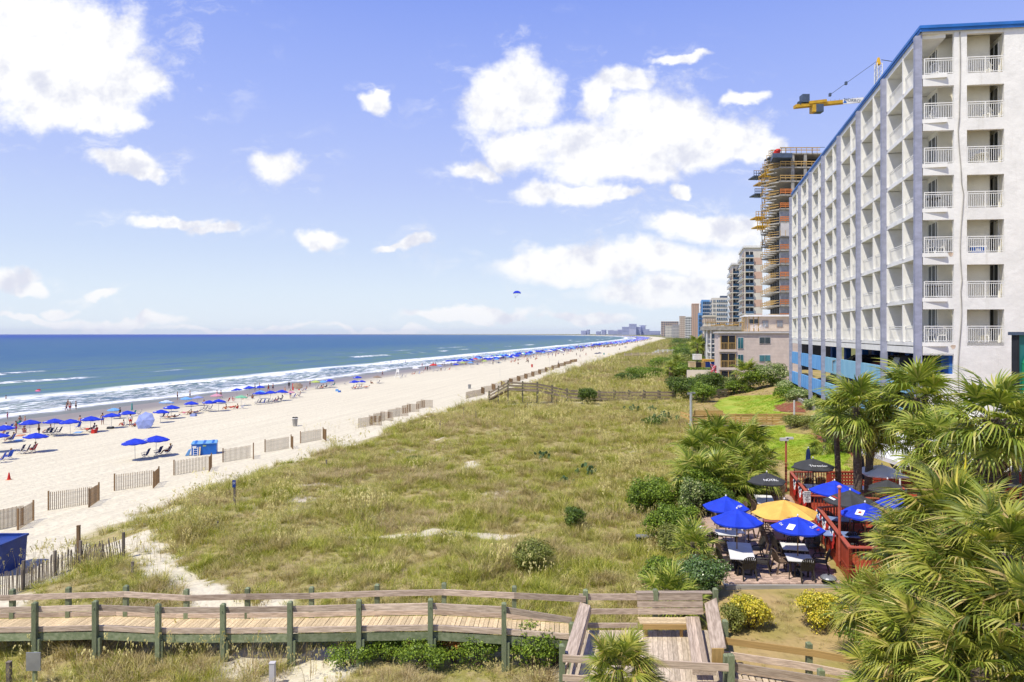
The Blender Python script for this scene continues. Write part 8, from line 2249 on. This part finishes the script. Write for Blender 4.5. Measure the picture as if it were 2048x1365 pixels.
SH = [('feathery mid green bush behind the grey metal box', 1333, gy(1333, 1085), 1.0, 1.7, 'leafm', 6500, .05, 9), ('large rounded green bush left of the mid palmetto clump', 1312, gy(1312, 1030), 1.5, 2.0, 'leafm', 8000, .06, 11), ('rounded leafy bush in front of the left palmettos', 1405, 37.5, 1.5, 2.1, 'leafm', 8000, .06, 11), ('rounded green bush left of the glossy shrub', 1322, gy(1322, 1172), .8, 1.1, 'leafm', 4500, .05, 8),
    ('glossy round shrub with small pale leaf tips in front of the patio', 1402, gy(1402, 1188), 1.15, 1.35, 'leafg', 9000, .045, 11),
    ('golden yellow leaved shrub, left one below the patio', 1503, gy(1503, 1255), .78, 1.0, 'leafy', 5500, .04, 9), ('golden yellow leaved shrub, larger right one below the patio', 1640, gy(1640, 1252), .98, 1.05, 'leafy', 7000, .04, 10),
    ('round dark green bush in front of the middle boardwalk', 1177, gy(1177, 808), 1.7, 2.2, 'leafd', 5500, .09, 9),
    ('olive shrub with loose sprays in the dune grass', 1068, gy(1068, 1138), 1.15, 1.25, 'leafo', 5000, .05, 10), ('small dark green bush in the dune right of the middle', 1152, gy(1152, 1055), .75, 1.0, 'leafd', 3200, .05, 7),
    ('dark bush left of the patio palmettos', 1300, gy(1300, 1020), 1.3, 1.5, 'leafm', 6500, .06, 9), ('tall bush with yellow flowers at the back left of the patio', 1386, gy(1386, 1040), .8, 2.1, 'leafv', 6000, .05, 9),
    ('bright golden flowering bush behind the back left umbrella', 1388, gy(1388, 1015), .6, 1.6, 'leafy', 2500, .04, 6), ('dense dark shrub beneath the palmettos at the patio corner', 1425, 36.5, 1.5, 1.7, 'leafd', 7000, .06, 10), ('green shrub between the dark shrub and the far umbrella table', 1500, 38.5, 1.1, 1.2, 'leafm', 4500, .05, 8),
    ('leafy shrub at the left edge of the patio pavers', 1372, gy(1372, 1060), .7, 1.1, 'leafm', 3500, .05, 8), ('green bush right of the yellow flowers beside the lamp pole', 1345, gy(1345, 1105), .8, 1.2, 'leafo', 4200, .05, 8),
    ('large dark evergreen mass at the end of the middle boardwalk', 1375, gy(1375, 800), 3.4, 3.2, 'leafd', 9000, .12, 12), ('second dark evergreen beside the boardwalk end', 1405, gy(1405, 805), 2.2, 2.6, 'leafm', 5000, .11, 9),
    ('low bright green mound on the dune', 1290, gy(1290, 757), 5.5, 2.6, 'leafm', 9000, .15, 12), ('darker low mound left of the bright one on the dune', 1255, gy(1255, 762), 3.6, 1.7, 'leafd', 5000, .14, 9), ('bright green mound further up the dune', 1330, gy(1330, 738), 6, 3.2, 'leafm', 8000, .17, 12), ('light green scrub below the thin leafy palms', 1365, gy(1365, 758), 4.5, 3.5, 'leafm', 8000, .16, 12),
    ('green scrub far behind along the white railing', 1378, gy(1378, 716), 9, 4.5, 'leafm', 7000, .26, 12), ('dark green scrub left of the grey house', 1400, gy(1400, 728), 8, 4.5, 'leafd', 7000, .24, 12), ('small dark bush behind the white railing', 1350, gy(1350, 706), 3.0, 3.2, 'leafd', 2200, .22, 7),
    ('cream and green shrub at the left foot of the beige house', 1460, 106, 2.0, 2.6, 'leafv', 4500, .10, 8), ('mixed green shrub below the beige house palm', 1480, 104, 2.3, 2.0, 'leafm', 4500, .10, 8), ('clipped green mound before the beige house', 1522, 103, 3.0, 2.6, 'leafm', 6000, .11, 9), ('pale variegated mound at the right foot of the beige house', 1545, 102, 2.6, 3.4, 'leafv', 6500, .11, 9), ('dark shrub by the flag in front of the yard', 1425, 108, 3.0, 3.4, 'leafd', 6000, .12, 9), ('green shrub between the flag and the evergreens', 1408, 112, 3.2, 2.8, 'leafm', 5500, .12, 9),
    ('variegated hedge mound left behind the round lawn', 1583, 91, 2.6, 1.5, 'leafv', 7000, .10, 9), ('variegated hedge right of the round lawn', 1600, 80, 2.0, 1.3, 'leafv', 6000, .09, 9), ('round clipped green shrub at the mulch of the round lawn', 1575, 82, 1.5, 1.6, 'leafm', 3500, .09, 7), ('green shrub beside the spiky palmetto beyond the boardwalk', 1638, 70, 1.8, 1.1, 'leafv', 5000, .08, 9),
    ('long brownish clipped hedge section in front of the yellow boardwalk', 1592, 64, 1.7, .95, 'leafo', 6000, .06, 9), ('second section of the brownish clipped hedge', 1622, 61, 1.6, .95, 'leafo', 5500, .06, 9),
    ('variegated bank shrub beside the hotel curb, upper', 1672, 60, 2.0, 1.4, 'leafv', 7000, .075, 9), ('variegated bank shrub beside the hotel curb, middle', 1690, 54, 2.2, 1.6, 'leafv', 7000, .07, 9), ('variegated bank shrub right of the twin trunks', 1770, 49, 2.6, 2.4, 'leafv', 7000, .065, 9), ('bank shrub behind the deck lattice railing at right', 1800, 46, 2.4, 2.0, 'leafv', 6000, .065, 9),
    ('dark green rounded shrub right of the lawn, left of two', 1672, 50, 1.1, 1.7, 'leafd', 4200, .06, 8), ('mid green rounded shrub right of the lawn, right of two', 1692, 48, 1.2, 1.6, 'leafm', 4500, .06, 8), ('variegated shrub near the palm trunks beyond the deck', 1735, 50, 1.7, 2.0, 'leafv', 5000, .06, 8),
    ('leafy green vine mound under the boardwalk, left one', 700, gy(700, 1330), .75, .65, 'leafm', 3000, .035, 8), ('leafy green vine climbing the boardwalk joist near the seventh post', 775, gy(775, 1322), .8, .9, 'leafm', 4200, .035, 9), ('bright vine mound in the middle under the boardwalk', 850, gy(850, 1332), .95, .95, 'leafm', 4500, .035, 9), ('leafy vine mound with rusty leaves under the boardwalk', 908, gy(908, 1325), .55, .95, 'oran', 1500, .035, 6), ('green vine mound right of the rusty leaves', 955, gy(955, 1332), .9, .95, 'leafm', 4500, .035, 9), ('tall green weeds left of the platform corner post', 1065, gy(1065, 1338), .95, 1.15, 'leafm', 5000, .04, 9), ('green weeds at the right of the boardwalk underside', 1110, gy(1110, 1330), .6, 1.0, 'leafm', 3000, .04, 7),
    ('grey green bush left of the left golden shrub', 1468, gy(1468, 1262), .55, .9, 'leafo', 2600, .035, 7), ('green undergrowth beneath the foreground palms, left', 1790, 19.5, 1.5, 2.0, 'leafm', 7000, .05, 10), ('yellow green feathery undergrowth in the middle of the foreground palms', 1905, 16.5, 1.5, 3.6, 'leafv', 8000, .04, 11), ('undergrowth below the right foreground palms', 1990, 15, 1.7, 3.2, 'leafo', 8000, .045, 10), ('undergrowth behind the near railing below the deck palm', 1830, 22, 1.8, 2.2, 'leafm', 6000, .05, 9)]
for i, (lab, x, Y, rx, rz, mm, n, sz, nb) in enumerate(SH):
    shrub(lab, x, 0, Y, rx, rz, mm, n, sz, nb, seed=200 + i, z0=None)
# low dune plants: prickly pear and broad leaved clumps
def cactus(label, px, py, s_=1.0, seed=0):
    p = G(px, py); r = random.Random(seed); o = thing('prickly_pear', label, 'cactus', gz(p))
    for i in range(13):
        a_ = r.uniform(0, 6.28); d_ = r.uniform(.05, .55) * s_; z = r.uniform(.0, .35) * s_; h_ = .22 * s_; c = Vector((d_ * math.cos(a_), d_ * math.sin(a_), z))
        ax = Vector((math.cos(a_ * 2), math.sin(a_ * 2), 0)); up = Vector((r.uniform(-.4, .4), r.uniform(-.4, .4), 1)).normalized(); m = MB(); n = 10
        ring = [c + up * (h_ * (.5 - .5 * math.cos(q))) * 1.0 + ax * (h_ * .42 * math.sin(q)) for q in [2 * math.pi * k / n for k in range(n)]]
        nn = ax.cross(up) * .018 * s_
        m.add([tuple(q + nn) for q in ring] + [tuple(q - nn) for q in ring], [tuple(range(n)), tuple(range(n, 2 * n))[::-1]] + [(k, (k + 1) % n, n + (k + 1) % n, n + k) for k in range(n)])
        m.build('pad', M['cact'], o)
M['cact'] = mat('cactus_pad', (0.10, 0.17, 0.06), 0.6, .15, 3)
for i, (x, y, s_, lab) in enumerate(((1172, 952, 1.5, 'prickly pear clump in the dune right of the middle'), (1083, 920, 1.3, 'prickly pear clump left of the larger ones'), (1262, 823, 1.8, 'prickly pear clump nearer the left below the boardwalk'), (1300, 825, 1.6, 'prickly pear clump right below the boardwalk'), (1330, 852, 2.6, 'large prickly pear and bush patch by the lamp pole'), (1130, 968, 1.1, 'small prickly pear left of the dark green bush'), (1330, 840, 2.0, 'upper part of the prickly pear patch by the lamp pole'))): cactus(lab, x, y, s_, i)
shrub('low dark green creeping patch in the dune grass', 828, 0, gy(828, 922), 1.0, .35, 'leafd', 2200, .05, 6, seed=400)
shrub('dark leafy patch beside the prickly pear by the lamp pole', 1310, 0, gy(1310, 855), 1.6, 1.0, 'leafd', 3200, .07, 7, seed=401)
# dune scrub dots between the far buildings and the beach
for i in range(26):
    r = random.Random(900 + i); Y = r.uniform(130, 620); a = r.uniform(-6, 12); X = a + K * Y
    px = 1024 + X / Y * F
    shrub(['low green scrub', 'olive scrub', 'dark scrub'][i % 3] + ' on the back dune, ' + ['first', 'second', 'third', 'fourth', 'fifth', 'sixth', 'seventh', 'eighth', 'ninth'][sorted(range(26)).index(i) // 3] + ' of its kind going up the shore', px, 0, Y, r.uniform(2.5, 6) * (1 + Y / 500), r.uniform(1.6, 3.2) * (1 + Y / 600), ['leafm', 'leafo', 'leafd'][i % 3], 2500, .12 + Y / 2600, 8, seed=500 + i, stems=False)

# ---- grasses (geometry nodes: tufts on points)
def tuft(n, h, spread, w, lean, seed, seg=3, seed_head=0):
    r = random.Random(seed); vs = []; fs = []; mats_ = []
    for i in range(n):
        a_ = r.uniform(0, 6.28); d_ = spread * math.sqrt(r.random()); b_ = Vector((d_ * math.cos(a_), d_ * math.sin(a_), -.04)); hh = h * r.uniform(.5, 1.1)
        la = a_ + r.uniform(-1, 1); ln = Vector((math.cos(la), math.sin(la), 0)) * lean * r.uniform(.3, 1.4); sd = Vector((-math.sin(la + r.uniform(-.8, .8)), math.cos(la), 0)).normalized()
        k0 = len(vs)
        for j in range(seg + 1):
            s = j / seg; p = b_ + ln * (hh * s * s) + Vector((0, 0, hh * s * (1 - .28 * lean * s))); ww = w * (1 - s) ** .6 * .5
            vs.append(tuple(p + sd * ww)); vs.append(tuple(p - sd * ww))
        for j in range(seg): fs.append((k0 + 2 * j, k0 + 2 * j + 1, k0 + 2 * j + 3, k0 + 2 * j + 2)); mats_.append(0)
        if i < seed_head:
            c = Vector(vs[-1]); 
            for q in range(5):
                k1 = len(vs); o_ = Vector((r.uniform(-.06, .06), r.uniform(-.06, .06), r.uniform(-.14, .08)))
                vs += [tuple(c + o_ + Vector((-.018, 0, 0))), tuple(c + o_ + Vector((0, .018, .03))), tuple(c + o_ + Vector((.018, 0, 0))), tuple(c + o_ + Vector((0, 0, -.06)))]; fs.append((k1, k1 + 1, k1 + 2, k1 + 3)); mats_.append(1)
    me = MB().add(vs, fs).mesh('tuft'); me.polygons.foreach_set('material_index', mats_)
    return me
def scatter(name, pts, rot, scl, idx, variants, label):
    coll = bpy.data.collections.new(name + '_variants')
    for i, me in enumerate(variants):
        ob = bpy.data.objects.new(name + '_tuft_' + 'abcdefgh'[i], me); coll.objects.link(ob)
    me = bpy.data.meshes.new(name); me.vertices.add(len(pts)); me.vertices.foreach_set('co', np.asarray(pts, np.float32).ravel())
    for nm_, ty, dat in (('rz', 'FLOAT', rot), ('sc', 'FLOAT', scl), ('ix', 'INT', idx)):
        at = me.attributes.new(nm_, ty, 'POINT'); at.data.foreach_set('value', np.asarray(dat, np.float32 if ty == 'FLOAT' else np.int32))
    ob = bpy.data.objects.new(name, me); COL.objects.link(ob); tag(ob, label, 'grass', kind='stuff')
    ng = bpy.data.node_groups.new(name + '_nodes', 'GeometryNodeTree')
    ng.interface.new_socket('Geometry', in_out='INPUT', socket_type='NodeSocketGeometry'); ng.interface.new_socket('Geometry', in_out='OUTPUT', socket_type='NodeSocketGeometry')
    N_ = ng.nodes; Lk = ng.links
    gi = N_.new('NodeGroupInput'); go = N_.new('NodeGroupOutput'); ip = N_.new('GeometryNodeInstanceOnPoints'); ci = N_.new('GeometryNodeCollectionInfo')
    ci.inputs['Collection'].default_value = coll; ci.inputs['Separate Children'].default_value = True; ci.inputs['Reset Children'].default_value = True
    def at(nm_, ty): n = N_.new('GeometryNodeInputNamedAttribute'); n.data_type = ty; n.inputs[0].default_value = nm_; return n.outputs[0]
    cx = N_.new('ShaderNodeCombineXYZ'); Lk.new(at('rz', 'FLOAT'), cx.inputs[2])
    Lk.new(gi.outputs[0], ip.inputs['Points']); Lk.new(ci.outputs[0], ip.inputs['Instance']); ip.inputs['Pick Instance'].default_value = True
    Lk.new(at('ix', 'INT'), ip.inputs['Instance Index']); Lk.new(cx.outputs[0], ip.inputs['Rotation']); Lk.new(at('sc', 'FLOAT'), ip.inputs['Scale'])
    Lk.new(ip.outputs[0], go.inputs[0])
    md = ob.modifiers.new('scatter', 'NODES'); md.node_group = ng
    return ob
tv = [tuft(46, .50, .26, .018, .75, 1), tuft(54, .42, .30, .018, .95, 2), tuft(36, .66, .22, .016, .65, 3), tuft(40, .36, .30, .022, 1.1, 4), tuft(14, 1.05, .18, .014, .5, 5, 4, 9), tuft(44, .50, .28, .016, .9, 6)]
M['straw'] = leafmat('dry_straw_blade', [(0, (0.26, 0.19, 0.09)), (0.5, (0.44, 0.34, 0.17)), (1, (0.60, 0.50, 0.28))], .2, .6)
for i, m_ in enumerate(tv):
    m_.materials.append(M['straw'] if i == 5 else M['grass']); m_.materials.append(M['seed'])
pts = []; rot = []; scl = []; idx = []
bands_ = [(15, 22, 14, .95), (22, 34, 14, .95), (34, 55, 9.0, 1.05), (55, 95, 4.6, 1.3), (95, 180, 1.3, 2.0), (180, 420, .34, 3.4), (420, 1200, .06, 6.5)]
for (y0, y1, dn, s_) in bands_:
    a0, a1 = -44, 14 if y0 < 100 else 12
    n = int((y1 - y0) * (a1 - a0) * dn)
    Y = rng.uniform(y0, y1, n); A = rng.uniform(a0, a1, n); X = A + K * Y + bend(Y)
    px = 1024 + X / Y * F; ok = (px > -60) & (px < 2110)
    edge = -34.5 + (vn(X, Y, .22, 1) - .5) * 6 + (vn(X, Y, .9, 2) - .5) * 3.2 + np.interp(Y, [20, 31, 35, 39, 60, 100], [7.5, 7.0, 3.5, 0, 0, -1])
    dens_ = np.clip((A - edge) / 2.6, 0, 1) ** .8
    bare = vn(X, Y, .35, 5) * .6 + vn(X, Y, 1.1, 6) * .4
    dens_ = np.where(bare > .80, dens_ * .3, dens_)
    # sand hollow among the near walk, dry short ground on the landward side
    dens_ = np.where((A > 1.0) & (Y < 130), dens_ * .60, dens_)
    dens_ = dens_ * (1 - .97 * sandy(X, Y))
    ok &= rng.random(n) < dens_
    # keep clear: boardwalk deck, platform, patio, deck, lawns
    Yd = 23.4 - px * .0022
    ok &= ~((px < 1160) & (Y > Yd - .25) & (Y < Yd + WID + .1) & (zt(X, Y) > 3.2))
    ok &= ~((X > 1.2) & (X < 6.8) & (Y > 18.0) & (Y < 22.3))
    ok &= ~((Y > 25.8) & (Y < 41.5) & (A > 1.5))
    ok &= ~((Y > 99.5) & (Y < 104.6) & (px > 1010) & (px < 1360))
    for k in np.nonzero(ok)[0]:
        if (A[k] > 3 and Y[k] < 105 and (inside(X[k], Y[k], LAWN1) or inside(X[k], Y[k], LAWN2))): ok[k] = False
    X, Y, A = X[ok], Y[ok], A[ok]
    z = zt(X, Y)
    pts.append(np.stack([X, Y, z], -1)); rot.append(rng.uniform(0, 6.28, len(X)))
    short = np.where(A > 1.0, .38, 1.0) * np.where(Y < 22.5, .8, 1.0)
    scl.append(s_ * short * rng.uniform(.65, 1.25, len(X)) * (.45 + 1.05 * vn(X, Y, .45, 12)))
    r_ = rng.random(len(X)); pz = vn(X, Y, .16, 20); oat = vn(X, Y, .10, 33)
    ix = np.where(r_ < .28, 0, np.where(r_ < .5, 1, np.where(r_ < .66, 2, 3)))
    ix = np.where((rng.random(len(X)) < np.where(A > 1.0, .6, np.clip((pz - .48) * 2.1, .05, .65))), 5, ix)
    ix = np.where((rng.random(len(X)) < np.where(oat > .55, .16, .03)) & (Y < 260), 4, ix)
    idx.append(ix)
scatter('dune_grass', np.concatenate(pts), np.concatenate(rot), np.concatenate(scl), np.concatenate(idx), tv, 'rough yellow green dune grass with sea oats covering the dune')
print('TUFTS', sum(len(p) for p in pts))
lv = [tuft(40, .07, .22, .012, .5, 11, 2), tuft(40, .09, .24, .012, .7, 12, 2)]
for m_ in lv: m_.materials.append(M['lawnb'])
pts = []
for poly_, n in ((LAWN1, 9000), (LAWN2, 9000)):
    xs = [p[0] for p in poly_]; ys = [p[1] for p in poly_]
    X = rng.uniform(min(xs) - .5, max(xs) + .5, n); Y = rng.uniform(min(ys) - .5, max(ys) + .5, n)
    for x, y in zip(X, Y):
        if inside(x, y, poly_): pts.append((x, y, zg(x, y) + .03))
n = len(pts)
scatter('lawn_grass', pts, rng.uniform(0, 6.28, n), rng.uniform(1.0, 1.9, n), rng.integers(0, 2, n), lv, 'short mown lawn grass beyond the patio')
# sparse tall sea oats beside the leaning fence and posts
pts = []
for (x, y, n, sp_) in ((60, 1160, 16, 1.3), (110, 1130, 18, 1.2), (170, 1120, 14, 1.0), (260, 1120, 22, 1.5), (300, 1110, 14, 1.0), (600, 1330, 26, 1.4), (480, 1345, 14, 1.0), (350, 1330, 14, 1.2), (700, 860, 16, 2.5), (730, 850, 14, 2.0)):
    p = G(x, y)
    for i in range(n):
        xx, yy = p.x + random.gauss(0, sp_), p.y + random.gauss(0, sp_ * .5); pts.append((xx, yy, zg(xx, yy)))
so_ = [tuft(5, 1.2, .12, .012, .45, 21, 4, 4), tuft(4, 1.0, .10, .012, .6, 22, 4, 2)]
for m_ in so_: m_.materials.append(M['straw']); m_.materials.append(M['seed'])
n = len(pts); scatter('sea_oats', pts, rng.uniform(0, 6.28, n), rng.uniform(.8, 1.15, n), rng.integers(0, 2, n), so_, 'tall thin sea oat stalks beside the sand and fences')
# ================================================================== AIR
hm = bpy.data.materials.new('haze_air'); hm.use_nodes = True
t = NT(hm.node_tree); t.n.clear()
pv = t.node('ShaderNodeVolumePrincipled'); o = t.node('ShaderNodeOutputMaterial'); t.l.new(pv.outputs[0], o.inputs['Volume'])
pv.inputs['Color'].default_value = (0.78, 0.84, 0.98, 1); pv.inputs['Density'].default_value = 0.000035; pv.inputs['Anisotropy'].default_value = 0.0
hz = MB().box(-14600, 12000, -200, 16500, -25, 100).build('haze', hm, None); tag(hz, 'pale blue sea haze filling the air over the far shore', 'haze', kind='stuff')
